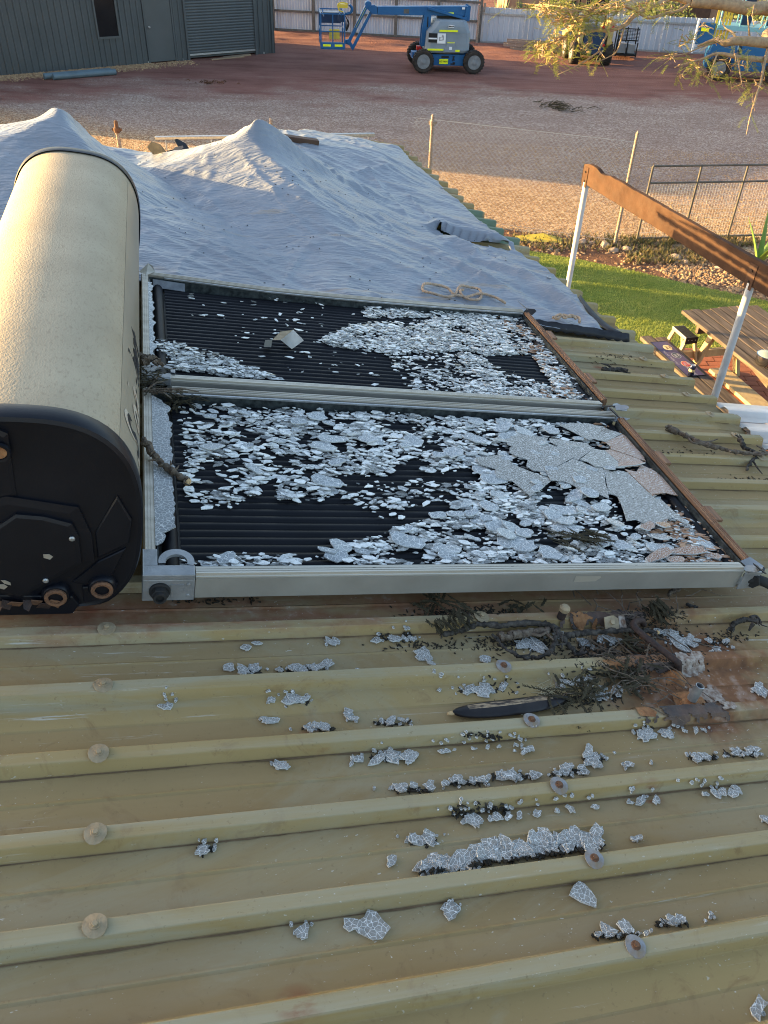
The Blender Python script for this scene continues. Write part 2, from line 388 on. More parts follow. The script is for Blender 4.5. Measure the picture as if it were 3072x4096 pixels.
# ------------------------------------------------------------------ ground, lawn, garden bed, patio
def mk_yard():
    b = NB('red_dirt_and_gravel'); co = b.coord(); x, y, z = b.sep(co)
    big = b.noise(.16, co, 5, .6); mid = b.noise(.9, b.coord('Object', (.6, 1.3, 1)), 6, .65)
    stone = b.voro(30, co, 'F1', 1); fine = b.noise(70, co, 3)
    sv = b.sep(stone)[0]
    grav = b.ramp(sv, [(.0, (.165, .108, .083)), (.35, (.250, .178, .142)), (.7, (.315, .242, .198)), (1., (.43, .36, .305))])
    grav = b.mix(b.ramp(mid, [(.42, .0), (.70, .55)]), grav, (.185, .118, .095))
    dirt = b.ramp(b.noise(1.1, b.coord('Object', (.5, 1.6, 1)), 8, .65), [(.28, (.115, .048, .036)), (.5, (.190, .086, .066)), (.75, (.245, .125, .098))])
    dirt = b.mix(b.ramp(b.noise(30, co, 4), [(.62, 0), (.72, .5)]), dirt, (.30, .2, .15))
    # the red soil lies round the shed and the far fence, gravel nearer
    dd = b.math('SUBTRACT', b.math('SUBTRACT', y, b.math('MULTIPLY', x, .12)), 25.7)
    dd = b.math('ADD', b.math('MULTIPLY', dd, .075), b.math('ADD', b.math('MULTIPLY', big, .9), b.math('MULTIPLY', mid, .35)))
    k = b.ramp(dd, [(.50, 0), (.68, 1)])
    col = b.mix(k, grav, dirt)
    d2 = b.math('ADD', b.math('MULTIPLY', b.math('SUBTRACT', 18.6, b.math('ADD', y, b.math('MULTIPLY', x, .35))), .30), b.math('MULTIPLY', mid, .8))
    near = b.ramp(sv, [(.0, (.17, .09, .04)), (.5, (.33, .20, .10)), (1., (.55, .41, .25))])
    col = b.mix(b.ramp(d2, [(.4, 0), (.9, .85)]), col, near)
    b.set(color=col, rough=.95, spec=.15)
    h = b.math('ADD', b.math('MULTIPLY', b.voro(30, co), .6), b.math('MULTIPLY', mid, 1.2))
    b.bump(b.math('ADD', h, b.math('MULTIPLY', fine, .3)), .9, .03); return b.mat
MT['yard'] = mk_yard()
def gnd(u, v):
    x, y = -150 + 300 * u, -120 + 300 * v; return (x, y, 0)
g = MB(); g.grid(gnd, 30, 30); struct(g.build('ground', MT['yard']))
# uneven red soil near the far fence: low ridges pushed up by machines
mr = MB()
def soil(u, v):
    x = -9 + 22 * u; y = 31.2 + 6.5 * v - x * .07
    z = .004 + max(0, NZ.fractal(V((x * .45, y * 1.5, 0)), 1.0, 2.0, 4) * .09 + .02) * min(1, u * 8, (1 - u) * 8, v * 5, (1 - v) * 6)
    return (x, y, z - .004 * 2 * (min(u, 1 - u, v, 1 - v) < .001))
mr.grid(soil, 130, 60); struct(mr.build('churned_soil', MT['yard'], smooth=180))

LAWN = [(-1.2, 14.2), (1.4, 13.3), (2.4, 12.89), (3.05, 12.62), (3.62, 12.32), (4.4, 11.86), (5.27, 11.38), (6.6, 10.7), (9, 9.6), (9, 9.75 - .6), (4.6, 9.62), (3.95, 9.50), (2.3, 9.2), (.9, 8.9), (-1.2, 9.2)]
def mk_lawn():
    b = NB('lawn_turf'); co = b.coord()
    b.set(color=b.ramp(b.noise(2.2, co, 7, .7), [(.3, (.12, .17, .03)), (.5, (.16, .205, .04)), (.72, (.23, .24, .065))]), rough=.9, spec=.1)
    b.bump(b.noise(90, co, 4), .6, .02); return b.mat
MT['lawn'] = mk_lawn()
lw = MB(); lw.add([(p[0], p[1], .012) for p in LAWN], [tuple(reversed(range(len(LAWN))))]); lwn = struct(lw.build('lawn', MT['lawn']))
def mk_blade():
    b = NB('grass_blades'); co = b.coord(); tr = b.n.new('ShaderNodeBsdfTranslucent'); mx = b.n.new('ShaderNodeMixShader'); mx.inputs[0].default_value = .5
    b.set(color=b.ramp(b.noise(1.7, co, 6, .7), [(.3, (.22, .27, .06)), (.55, (.30, .34, .09)), (.75, (.39, .39, .14))]), rough=.7, spec=.2)
    b.l.new(b.p.inputs['Base Color'].links[0].from_socket, tr.inputs[0]); b.l.new(b.p.outputs[0], mx.inputs[1]); b.l.new(tr.outputs[0], mx.inputs[2]); b.l.new(mx.outputs[0], b.out.inputs[0])
    return b.mat
MT['blade'] = mk_blade()
r = random.Random(3); gb = MB(); cnt = 0
while cnt < 60000:
    x, y = r.uniform(1.2, 7.5), r.uniform(9.0, 13.4)
    if not inpoly(x, y, LAWN): continue
    a = r.uniform(0, 2 * pi); h = r.uniform(.016, .034) * (1 + .5 * NZ.noise(V((x * 2, y * 2, 0)))); wd = .006
    lx, ly = cos(a) * h * .35, sin(a) * h * .35; o = len(gb.v)
    gb.v += [(x - sin(a) * wd, y + cos(a) * wd, .01), (x + sin(a) * wd, y - cos(a) * wd, .01), (x + lx, y + ly, .01 + h)]
    gb.f.append((o, o + 1, o + 2)); gb.m.append(0); cnt += 1
go = gb.build('grass', MT['blade']); struct(go, 'stuff'); go['label'] = 'short green grass blades of the lawn beside the house'

MT['mulch'] = simple('dark_mulch_soil', (.075, .036, .02), (.16, .075, .04), 5, .95, 0, 1, 25, bd=.03)
BED = [(-1.2, 14.2), (1.4, 13.3), (2.4, 12.89), (3.05, 12.62), (3.62, 12.32), (4.4, 11.86), (5.27, 11.38), (6.6, 10.7), (9, 9.6), (9, 12.6), (5.9, 13.2), (4.0, 13.6), (2.2, 13.9), (-1.2, 15.2)]
bd = MB(); bd.add([(p[0], p[1], .008) for p in BED], [tuple(reversed(range(len(BED)))) if False else tuple(range(len(BED)))])
struct(bd.build('garden_bed', MT['mulch']))
MT['pebble'] = simple('pale_brown_pebbles', (.40, .27, .15), (.18, .10, .055), 9, .9, 0, .3, 40)
MT['rock'] = simple('pale_limestone_rock', (.42, .32, .24), (.27, .18, .125), 6, .9, 0, .7, 30)
def pebble_mesh(mb, x, y, z, rad, r):
    n = 5; o = len(mb.v); a0 = r.uniform(0, 6.3)
    mb.v.append((x, y, z + rad * r.uniform(.5, .9)))
    for j in range(n):
        a = a0 + 2 * pi * j / n; q = rad * r.uniform(.75, 1.2); mb.v.append((x + cos(a) * q, y + sin(a) * q, z - .003 + rad * .15 * r.random()))
    for j in range(n): mb.f.append((o, o + 1 + j, o + 1 + (j + 1) % n)); mb.m.append(0)
pb = MB(); cnt = 0
while cnt < 9000:
    x, y = r.uniform(.8, 8.5), r.uniform(9.6, 14.2)
    if not inpoly(x, y, BED): continue
    dens = .35 + .9 * (x > 4.2) + NZ.noise(V((x * .9, y * .9, 3))) * .6
    if r.random() > dens: continue
    pebble_mesh(pb, x, y, .008, r.uniform(.012, .038), r); cnt += 1
po = struct(pb.build('pebbles', MT['pebble']), 'stuff'); po['label'] = 'loose brown pebbles strewn over the garden bed'
# gravel of the yard in the near sunlit strip, and washed up along the shed wall
yg = MB(); cnt = 0
while cnt < 16000:
    x, y = r.uniform(-1.0, 9.0), r.uniform(13.3, 20.0)
    if y < 13.5 - (x - 3) * .2: continue
    pebble_mesh(yg, x, y, 0, r.uniform(.008, .022), r); cnt += 1
ug = V((-.77594706, -.63079803, 0)); ng = V((.63079803, -.77594706, 0)); SH0 = V((-4.41, 31.37, 0))
cnt = 0
while cnt < 5000:
    a = r.uniform(3.2, 10.5); b_ = abs(r.gauss(.25, .28)) + .03
    if a < 4.6 and r.random() < .7: continue
    p = SH0 + ug * a + ng * b_; pebble_mesh(yg, p.x, p.y, 0, r.uniform(.012, .04), r); cnt += 1
yo = struct(yg.build('gravel', MT['pebble']), 'stuff'); yo['label'] = 'loose gravel in the sunlit yard strip and along the shed wall'

def rock(name, c, rx, ry, rz, seed, label, group, mat='rock'):
    mb = MB(); n, k = 9, 6
    vs = []
    for i in range(k + 1):
        for j in range(n):
            th = pi * i / k; ph = 2 * pi * j / n; d = V((sin(th) * cos(ph), sin(th) * sin(ph), cos(th)))
            q = 1 + .32 * NZ.noise(d * 1.6 + V((seed * 7.1, seed, 0)))
            vs.append((d.x * rx * q, d.y * ry * q, max(-.01, d.z * rz * q)))
    mb.add(vs, [(i * n + j, i * n + (j + 1) % n, (i + 1) * n + (j + 1) % n, (i + 1) * n + j)[::-1] for i in range(k) for j in range(n)])
    return tag(mb.build(name, MT[mat], None, T(*c) @ RZ(seed), smooth=40), label, 'rock', group)
RK = [((2420, 985), .20, .15, .13, 'whitest rock in the garden bed, beside the foot of the fence post'),
      ((2505, 1000), .17, .12, .10, 'long pale rock just right of the fence post foot'),
      ((2455, 1005), .15, .11, .09, 'tan rock between the white rock and the long pale rock'),
      ((2330, 970), .20, .12, .10, 'low cream rock left of the white rock, behind the pergola post'),
      ((2205, 957), .13, .10, .08, 'small tan rock leftmost along the chain link fence foot'),
      ((2370, 975), .10, .09, .08, 'small pale rock tucked left of the white rock'),
      ((2700, 1035), .22, .16, .11, 'flat reddish rock in the garden bed below the gate'),
      ((2740, 1050), .13, .10, .08, 'small cream rock beside the flat reddish rock'),
      ((2880, 1075), .18, .12, .08, 'low yellowish rock right in the garden bed under the beam'),
      ((2200, 1000), .10, .08, .06, 'small brown rock at the lawn edge left of the pergola post'),
      ((2565, 1022), .10, .08, .06, 'small round rock right of the long pale rock')]
for i, (p, a, b_, c, lb) in enumerate(RK):
    q = on_ground(*p); rock('rock', (q.x, q.y, .0), a * .62, b_ * .62, c * .62, i + 1.3, lb, 'rocks in the garden bed')

# red brick patio: pavers laid in running bond, joints recessed
MT['paver'] = simple('red_clay_paver', (.30, .105, .055), (.22, .075, .04), 3, .85, 0, .3, 60)
MT['joint'] = simple('sandy_paver_joint', (.20, .12, .08), (.13, .07, .05), 20, .95)
pj = MB(); pj.bb(2.2, 8, 3.0, 9.55, -.01, .018); patio = struct(pj.build('patio', MT['joint']))
pm_ = MB(); pm_.box((0, 0, .02), (.228, .112, .03)); pme = pm_.mesh('paver', MT['paver']);
na = 0
for i in range(40):
    for j in range(14):
        y = 9.49 - i * .120; x = 3.25 + j * .236 + (i % 2) * .118
        if y < 6.6 or x > 6.0 or x < 3.0 + (9.5 - y) * 0.1: continue
        if na >= 300: continue
        na += 1
        o = put('paver', pme, patio, T(x, y, .008 + .003 * r.random()) @ RZ(r.uniform(-.012, .012)))

# ------------------------------------------------------------------ the house and its ribbed roof
S_TOP = -1.55
house = thing('house', 'house under the olive ribbed steel roof carrying the broken collectors', 'house', T(-.2, 3.5, 0))
PITCHR = .19; T0R = -.07
def s_end(t): return 2.39 + (5.97 - t) * .0865 if t > .9 else 2.83
PROF = [(-.095, KP + .0030), (-.089, KP), (-.031, KP), (-.029, KP + .001), (-.0155, KT - .001), (-.0135, KT), (.0135, KT), (.0155, KT - .001), (.029, KP + .001), (.031, KP), (.089, KP), (.095, KP + .0030)]
def roof_sheet(t_first, nrib, mat, s0, s1f, lift=0, seed=0, name='roof_sheet', M=ROOF, NS=22):
    rr = random.Random(seed); mb = MB(); rows = []
    prof = []
    for i in range(nrib):
        for (dt, k) in PROF[(0 if i == 0 else 1):]: prof.append((t_first + i * PITCHR + dt, k, i))
    # lap: the last rib runs over the neighbour
    t, k, i = prof[-1]
    prof += [(t + .062, KP + .004, nrib), (t + .065, KP + .005, nrib), (t + .0785, KT + .003, nrib), (t + .1085, KT + .003, nrib), (t + .114, KT - .006, nrib)]
    jag = [rr.uniform(-.025, .02) for _ in range(nrib + 2)]
    NP = len(prof)
    for u in range(NS + 1):
        for (t, k, i) in prof:
            s1 = s1f(t) + jag[i]
            sa = s0(t) if callable(s0) else s0
            s = sa + (s1 - sa) * (u / NS) ** .9
            kk = k + lift + .0022 * NZ.noise(V((s * 1.7, t * 2.3, seed * 3.1))) - (.010 * max(0, (u / NS - .97) / .03) if k < KP + .01 else 0)
            mb.v.append((s, t, kk))
    for u in range(NS):
        for j in range(NP - 1):
            a = u * NP + j; mb.f.append((a, a + NP, a + NP + 1, a + 1)); mb.m.append(0)
    o = mb.build(name, mat, house, M, smooth=12)
    sm = o.modifiers.new('thickness', 'SOLIDIFY'); sm.thickness = .0016; sm.offset = -1
    return o
# cyclone washer with hex screw, bent over the rib
wm = MB()
def wash(mb, mi):
    n = 14; prof = []
    ring = lambda rx, ry, z, dr: [(rx * cos(2 * pi * j / n) , ry * sin(2 * pi * j / n), z - dr * sin(2 * pi * j / n) ** 2) for j in range(n)]
    rings = [ring(.0225, .0245, .0004, .0035), ring(.0220, .0240, .0018, .0035), ring(.014, .014, .0019, .0006), ring(.0095, .0095, .0022, 0)]
    vs = [p for rg in rings for p in rg]
    fs = [(i * n + j, i * n + (j + 1) % n, (i + 1) * n + (j + 1) % n, (i + 1) * n + j) for i in range(3) for j in range(n)] + [tuple(3 * n + j for j in range(n))]
    mb.add(vs, fs, mi)
wash(wm, 0); wm.lathe([(.0100, .002), (.0100, .0035), (.0092, .004)], 12, None, 1); wm.lathe([(.0062, .004), (.0062, .0085), (.005, .0092)], 6, None, 1)
wme = [wm.mesh('roof_screw', [MT[a], MT[b_]], None) for a, b_ in (('washer', 'washer'), ('washer_b', 'rust'))]
t = T0R - 13 * PITCHR; si = 0
while t < 6.05:
    nr = 4; ne = min(nr, int((6.15 - t) / PITCHR) + 1)
    far = t > 3.2 and t < 4.3
    sh = roof_sheet(t, ne, MT['roof_green' if (3.3 < t < 3.95) else 'roof'], lambda q: S_TOP if q < 4.5 else .42 + (q - 4.5) / 1.2, s_end, 0, si)
    for i in range(ne):
        tr_ = t + i * PITCHR
        for sx, v in ((-.09, 0), (.95, 1), (2.66, 0)):
            s = sx if sx < 2 else s_end(tr_) - .17
            if sx < 2.0 and tr_ > -.03: continue       # under the collectors and the tarpaulin
            if sx > 2 and (tr_ > 2.0 or tr_ < -.2): continue
            put('roof_screw', wme[v if tr_ < -.2 else 0], sh, ROOF @ T(s + RNG.uniform(-.006, .006), tr_ + RNG.uniform(-.003, .003), KT + .0050) @ RZ(RNG.uniform(-.3, .3)) @ RX(RNG.uniform(-.08, .08)))
    t += nr * PITCHR; si += 1
# other slope beyond the ridge, ridge capping, walls and fascia
RIDGE = ROOF @ T(S_TOP, 0, 0)
d2 = V((-RD.x, -RD.y, RD.z)); n2 = RH.cross(d2) * -1
if n2.z < 0: n2 = -n2
M2 = Mx((d2, RH, n2)).transposed().to_4x4(); M2.translation = R3(S_TOP, 0, 0)
t = T0R - 13 * PITCHR
while t < 4.4:
    roof_sheet(t, min(4, int((4.55 - t) / PITCHR) + 1), MT['roof'], .0, lambda q: 4.2, 0, si, 'roof_sheet', M2, 8); si += 1; t += 4 * PITCHR
rc = MB()
for sgn, dd, nn in ((1, RD, RN), (-1, d2, n2)):
    ns_ = 8; P = []
    for i in range(ns_ + 1):
        q = i / ns_; h_ = .062 * (1 - min(1, q / .55) ** 2) + .006
        P += [R3(S_TOP, -2.5, KT) + dd * .20 * q + nn * h_, R3(S_TOP, 4.6, KT) + dd * .20 * q + nn * h_]
    rc.add(P, [(2 * i, 2 * i + 1, 2 * i + 3, 2 * i + 2) for i in range(ns_)])
rc.build('ridge_cap', MT['roof'], house, Mx.Identity(4))
MT['render'] = simple('cream_rendered_wall', (.46, .40, .31), (.38, .33, .26), 3, .85, 0, .2, 60)
MT['fascia'] = simple('brown_painted_timber', (.10, .055, .035), (.07, .04, .028), 8, .7)
wl_ = MB()
pts = [R3(2.05, -2.4, 0), R3(2.05, 5.9, 0), R3(S_TOP - 3.6, 4.3, 0), R3(S_TOP - 3.6, -2.4, 0)]
pts = [V((p.x, p.y, 0)) for p in pts]
for i in range(4):
    a, b_ = pts[i], pts[(i + 1) % 4]; hh = 2.35
    mid = (a + b_) / 2
    nrm = (b_ - a).cross(V((0, 0, 1))).normalized() * .06
    if i in (1, 3):
        tm = (pts[i] + pts[(i + 1) % 4]) / 2
        wl_.add([a - nrm, b_ - nrm, b_ - nrm + V((0, 0, hh)), tm - nrm + V((0, 0, 2.95)), a - nrm + V((0, 0, hh)), a + nrm, b_ + nrm, b_ + nrm + V((0, 0, hh)), tm + nrm + V((0, 0, 2.95)), a + nrm + V((0, 0, hh))],
                [(0, 1, 2, 3, 4), (9, 8, 7, 6, 5), (0, 5, 6, 1), (4, 3, 8, 9), (3, 2, 7, 8)])
    else:
        wl_.bar(a + V((0, 0, hh / 2)), b_ + V((0, 0, hh / 2)), .12, hh)
wl_.build('wall', MT['render'], house, Mx.Identity(4))
fb = MB(); fb.bar(R3(2.25, -2.4, -.26), R3(2.20, 6.0, -.26), .03, .16, (0, 0, 1)); fb.build('fascia', MT['fascia'], house, Mx.Identity(4))
# pale verandah sheets that butt against the eave at the right edge
for k, (t0, kk) in enumerate(((1.36, -.155), (1.17, -.158), (.98, -.16), (.22, -.16))):
    mb = MB(); n = 4 if t0 < .9 else 1
    for j in range(n):
        tt = t0 + j * PITCHR
        P = [(2.80 - (tt - .98) * .0 + .02, tt - .09, kk), (2.80, tt - .04, kk), (2.80, tt - .02, kk + .022), (2.80, tt + .02, kk + .022), (2.80, tt + .04, kk), (2.80, tt + .10, kk)]
        Q = [(p[0] + 1.3, p[1] - .05, p[2] + .01) for p in P]
        mb.add(P + Q, [(i, i + 6, i + 7, i + 1) for i in range(5)])
    o = mb.build('verandah_sheet', MT['roof_white'], house, ROOF, smooth=25); sm = o.modifiers.new('thickness', 'SOLIDIFY'); sm.thickness = .002
# silty strips with contact shade painted in, at the near foot of every rib
sm_ = MB(); rr = random.Random(41); t = T0R - 12 * PITCHR
MT['silt_shade'] = simple('brown_silt_shade', (.085, .055, .03), (.14, .09, .05), 30, .95)
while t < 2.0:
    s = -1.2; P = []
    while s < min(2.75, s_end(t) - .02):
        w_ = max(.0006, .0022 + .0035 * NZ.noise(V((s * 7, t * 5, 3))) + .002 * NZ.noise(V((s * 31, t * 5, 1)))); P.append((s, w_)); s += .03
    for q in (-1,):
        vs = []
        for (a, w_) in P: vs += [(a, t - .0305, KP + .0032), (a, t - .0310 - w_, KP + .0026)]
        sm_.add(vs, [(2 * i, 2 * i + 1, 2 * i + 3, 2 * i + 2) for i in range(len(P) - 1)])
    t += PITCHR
o = struct(sm_.build('silt_shade', MT['silt_shade'], None, ROOF), 'stuff'); o['label'] = 'brown silty lines with painted contact shade along the feet of the roof ribs'
# ------------------------------------------------------------------ solar collectors
KA = -.046                                       # absorber level
def rail(mb, pts, wd, depth, grooves=3, flip=1):
    """extruded frame rail: grooved top lip, straight outer side. pts along the rail (s,t); wd inward (t or s), flip gives inward sign"""
    prof = [(0, -depth), (0, -.010), (.003, -.008)]
    n = grooves
    for i in range(n):
        a = .004 + (wd - .006) * i / n; b_ = .004 + (wd - .006) * (i + 1) / n; q = (b_ - a)
        prof += [(a, -.0 - .001 * i), (a + q * .6, 0 - .001 * i), (a + q * .65, -.0025 - .001 * i), (b_ - q * .02, -.0025 - .001 * i)]
    prof += [(wd, -.004), (wd, -.012)]
    k = len(prof); o = len(mb.v)
    (x0, y0), (x1, y1) = pts[0], pts[-1]
    along = V((x1 - x0, y1 - y0, 0)).normalized(); inw = V((-along.y, along.x, 0)) * flip
    for (x, y) in pts:
        for (a, z) in prof: p = V((x, y, z)) + inw * a; mb.v.append(tuple(p))
    for i in range(len(pts) - 1):
        for j in range(k - 1):
            q = o + i * k + j; f = (q, q + k, q + k + 1, q + 1); mb.f.append(f if flip < 0 else f[::-1]); mb.m.append(0)
    for e in (0, len(pts) - 1): mb.f.append(tuple(o + e * k + j for j in range(k))); mb.m.append(0)
    return mb
def collector(t0, label, far):
    c = thing('solar_collector', label, 'solar collector', ROOF @ T(0, t0, 0), 'roof solar collectors')
    M = ROOF @ T(0, t0, 0)
    rw = .036
    if not far:
        front = [(.13, 0), (L - .06, 0)]
        back = [(.10, W), (L - .03, W)]
    else:
        front = [(.09, 0), (L - .05, 0)]
        back = [(.03, W + .0), (.25, W - .02), (.55, W - .045), (.9, W - .05), (1.4, W - .035), (L - .03, W - .01)]
    rail(MB(), front, rw, .082, 3, 1).build('frame_rail', MT['alu_pale'], c, M)
    # outer side face of the front rail as a separate dull strip with screws
    s_ = MB(); s_.bb(front[0][0], front[1][0], -.0015, .0, -.0815, -.014); s_.build('rail_side', MT['alu_side'], c, M)
    rail(MB(), back, rw, .082, 3, -1).build('frame_rail', MT['alu'], c, M)
    rail(MB(), [(0, .10 if not far else .02), (0, W - .02)], .030, .082, 3, -1).build('frame_rail', MT['alu_pale'], c, M)
    rail(MB(), [(L, .05), (L, W - .05)], .030, .082, 3, 1).build('frame_rail', MT['alu_brown'], c, M)
    # casing: bottom pan and liner walls
    b = MB(); b.bb(.004, L - .004, .004, W - .055, -.0805, -.075); b.build('casing_base', MT['alu_side'], c, M)
    ln = MB(); yb = W - rw - (.048 if far else .003)
    P = [(.03, W - rw - .004), (.55, W - rw - .048), (.9, W - rw - .052), (1.4, W - rw - .037), (L - .04, W - rw - .012)] if far else [(.03, yb), (L - .04, yb)]
    for i in range(len(P) - 1):
        (a, ya), (b2, y2) = P[i], P[i + 1]
        ln.add([(a, ya, -.074), (b2, y2, -.074), (b2, y2, -.012), (a, ya, -.012), (a, ya - .004, -.074), (b2, y2 - .004, -.074), (b2, y2 - .004, -.012), (a, ya - .004, -.012)],
               [(0, 1, 2, 3), (7, 6, 5, 4), (3, 2, 6, 7)])
    ln.build('liner_wall', MT['inner'], c, M)
    l2 = MB(); l2.bb(.034, .038, .03, W - .06, -.074, -.012); l2.build('liner_wall', MT['inner'], c, M)
    l3 = MB(); l3.bb(L - .040, L - .036, .03, W - .06, -.074, -.012); l3.build('liner_wall', MT['inner'], c, M)
    bead = MB()
    for i in range(len(P) - 1): bead.bar((P[i][0] + .07 * (i == 0), P[i][1] - .007, -.009), (P[i + 1][0], P[i + 1][1] - .007, -.009), .008, .006)
    bead.build('glazing_bead', MT['galv'], c, M)
    # fluted absorber plate: long pressed flutes, header manifold at both ends
    ab = MB(); NT = 27; prof = []
    y0, y1 = .042, W - rw - .012 - (.045 if far else 0)
    for i in range(NT):
        a = y0 + (y1 - y0) * i / NT; q = (y1 - y0) / NT
        prof += [(a, KA - .004), (a + q * .18, KA - .004), (a + q * .30, KA + .001), (a + q * .6, KA + .003), (a + q * .88, KA + .001)]
    prof.append((y1, KA - .004)); NP = len(prof); NX = 10
    for u in range(NX + 1):
        s = .10 + (L - .17) * u / NX
        for (y, z) in prof: ab.v.append((s, y, z + .0015 * NZ.noise(V((s * 3, y * 4, t0 * 5)))))
    for u in range(NX):
        for j in range(NP - 1): a = u * NP + j; ab.f.append((a, a + NP, a + NP + 1, a + 1)); ab.m.append(0)
    ab.build('absorber', MT['absorb'], c, M, smooth=50)
    for s in (.072, L - .058):
        h = MB(); h.tube([(s, .05, KA - .004), (s, W - .06, KA - .004)], .022, 14); h.build('header_pipe', MT['absorb'], c, M, smooth=40)
    # rail screws
    for s in (.22, .62, 1.05, 1.48, 1.80):
        q = MB(); q.lathe([(.006, 0), (.006, .002), (.004, .0035)], 8, T(s, .026, -.006)); q.build('rail_screw', MT['rust_dark'], c, M)
    return c, M
near_c, MN = collector(0, 'near solar collector with smashed glass, nearest to the camera', False)
far_c, MF = collector(W + GAP, 'far solar collector with smashed glass, bent far rail against the tarpaulin', True)
# moulded corners: near left with lifting ring and pipe union
MT['bracket'] = simple('grey_cast_corner', (.34, .345, .35), (.24, .245, .25), 14, .45, .5, .2, 60)
def corner(c, M, ring=True, union=True):
    q = MB(); q.bb(-.004, .128, -.006, .0, -.086, -.014); q.bb(-.004, .0, -.006, .10, -.086, .004); q.bb(-.004, .128, -.006, .034, -.014, .003); q.bb(-.004, .034, .034, .10, -.010, .003)
    o = q.build('corner_bracket', MT['bracket'], c, M, bevel=.004)
    if ring:
        n = 22; P = []; ci = (.082, .058); mb = MB()
        for i in range(n + 1):
            a = -.35 + (pi + .5) * i / n
            P.append((ci[0] + .046 * cos(a), ci[1] + .050 * sin(a) - .01))
        inner = [(ci[0] + .028 * cos(-.35 + (pi + .5) * i / n), ci[1] + .030 * sin(-.35 + (pi + .5) * i / n) - .012) for i in range(n + 1)]
        k = n + 1
        vs = [(p[0], p[1], .004) for p in P] + [(p[0], p[1], .004) for p in inner] + [(p[0], p[1], -.004) for p in P] + [(p[0], p[1], -.004) for p in inner]
        fs = []
        for i in range(n): fs += [(i, i + 1, k + i + 1, k + i), (2 * k + i + 1, 2 * k + i, 3 * k + i, 3 * k + i + 1), (i + 1, i, 2 * k + i, 2 * k + i + 1), (k + i, k + i + 1, 3 * k + i + 1, 3 * k + i)]
        mb.add(vs, fs); mb.build('lifting_ring', MT['bracket'], o, M, smooth=30)
    if union:
        u = MB(); MU = M @ T(.040, -.006, -.050) @ RX(pi / 2)
        u.lathe([(.027, 0), (.027, .006), (.024, .008)], 20); u.lathe([(.0225, .008), (.0225, .022), (.019, .024)], 6)
        u.lathe([(.0165, .022), (.0165, .034), (.0115, .034), (.0115, .015)], 18)
        u.build('pipe_union', MT['rubber'], c, MU, smooth=30)
        s = MB()
        for x, z in ((.112, -.030), (.112, -.068)): s.lathe([(.005, 0), (.005, .002), (.003, .003)], 8, T(x, -.006, z) @ RX(pi / 2))
        s.bb(.068, .100, -.0075, -.006, -.072, -.030); s.build('bracket_plate', MT['bracket'], o, M)
corner(near_c, MN)
cr = MB(); cr.bb(-.004, .10, -.006, .034, -.03, .003); cr.bb(-.004, .03, .034, .09, -.02, .003)
cb = cr.build('corner_bracket', MT['bracket'], far_c, MF, bevel=.004)
n = 18; mb = MB(); k = n + 1
vs = []
for ro, z in ((.044, .004), (.028, .004), (.044, -.004), (.028, -.004)):
    vs += [(.072 + ro * cos(-.3 + (pi + .6) * i / n), .046 + ro * sin(-.3 + (pi + .6) * i / n), z) for i in range(k)]
fs = []
for i in range(n): fs += [(i, i + 1, k + i + 1, k + i), (2 * k + i + 1, 2 * k + i, 3 * k + i, 3 * k + i + 1), (i + 1, i, 2 * k + i, 2 * k + i + 1), (k + i, k + i + 1, 3 * k + i + 1, 3 * k + i)]
mb.add(vs, fs); mb.build('lifting_ring', MT['bracket'], cb, MF, smooth=30)
# torn corner pieces on the right hand side
for c, M, s, tt in ((near_c, MN, L, .0), (near_c, MN, L - .02, W - .02), (far_c, MF, L, 0), (far_c, MF, L - .02, W - .015)):
    q = MB(); rr = random.Random(int(s * 100 + tt * 10 + M.translation.y * 7))
    for i in range(4):
        a = rr.uniform(-.5, .9); p = [(rr.uniform(-.045, .03), rr.uniform(-.03, .03)) for _ in range(1)][0]
        q.prism([(p[0] + .04 * cos(g + a) * rr.uniform(.5, 1.2), p[1] + .026 * sin(g + a) * rr.uniform(.5, 1.2)) for g in (0, 1.2, 2.3, 3.3, 4.6, 5.4)], 0, .003, T(s, tt, .0 - .012 * i + .01) @ RX(rr.uniform(-.5, .5)) @ RY(rr.uniform(-.6, .6)), i % 2)
    q.build('torn_corner_piece', [MT['bracket'], MT['black']], c, M)
u = MB(); u.tube(crv([(L - .03, .008, -.05), (L + .02, -.01, -.046), (L + .075, -.03, -.06)], 5), .017, 14); u.lathe([(.026, 0), (.026, .014)], 6, T(L - .005, -.002, -.048) @ RX(pi / 2) @ RY(-.9)); u.build('pipe_union', MT['rubber'], near_c, MN, smooth=40)
b = MB(); b.bar((L - .06, -.010, -.046), (L + .01, -.004, -.046), .07, .006, (0, 1, 0)); b.build('corner_bracket', MT['bracket'], near_c, MN, bevel=.002)
# wooden packers clipped to the right hand rails
for c, M, tt in ((near_c, MN, .30), (near_c, MN, .66), (far_c, MF, .70), (far_c, MF, .25)):
    q = MB(); q.box((L + .012, tt, -.004), (.030, .085, .012)); q.build('rail_clip', MT['alu_brown'], c, M, bevel=.002)
# sticker remnant on the front face
q = MB(); q.add([(1.26, -.0025, -.022), (1.345, -.0025, -.022), (1.35, -.0025, -.03), (1.335, -.0025, -.045), (1.26, -.0025, -.047)], [(0, 4, 3, 2, 1)]); q.build('sticker_remnant', MT['alu_pale'], near_c, MN)
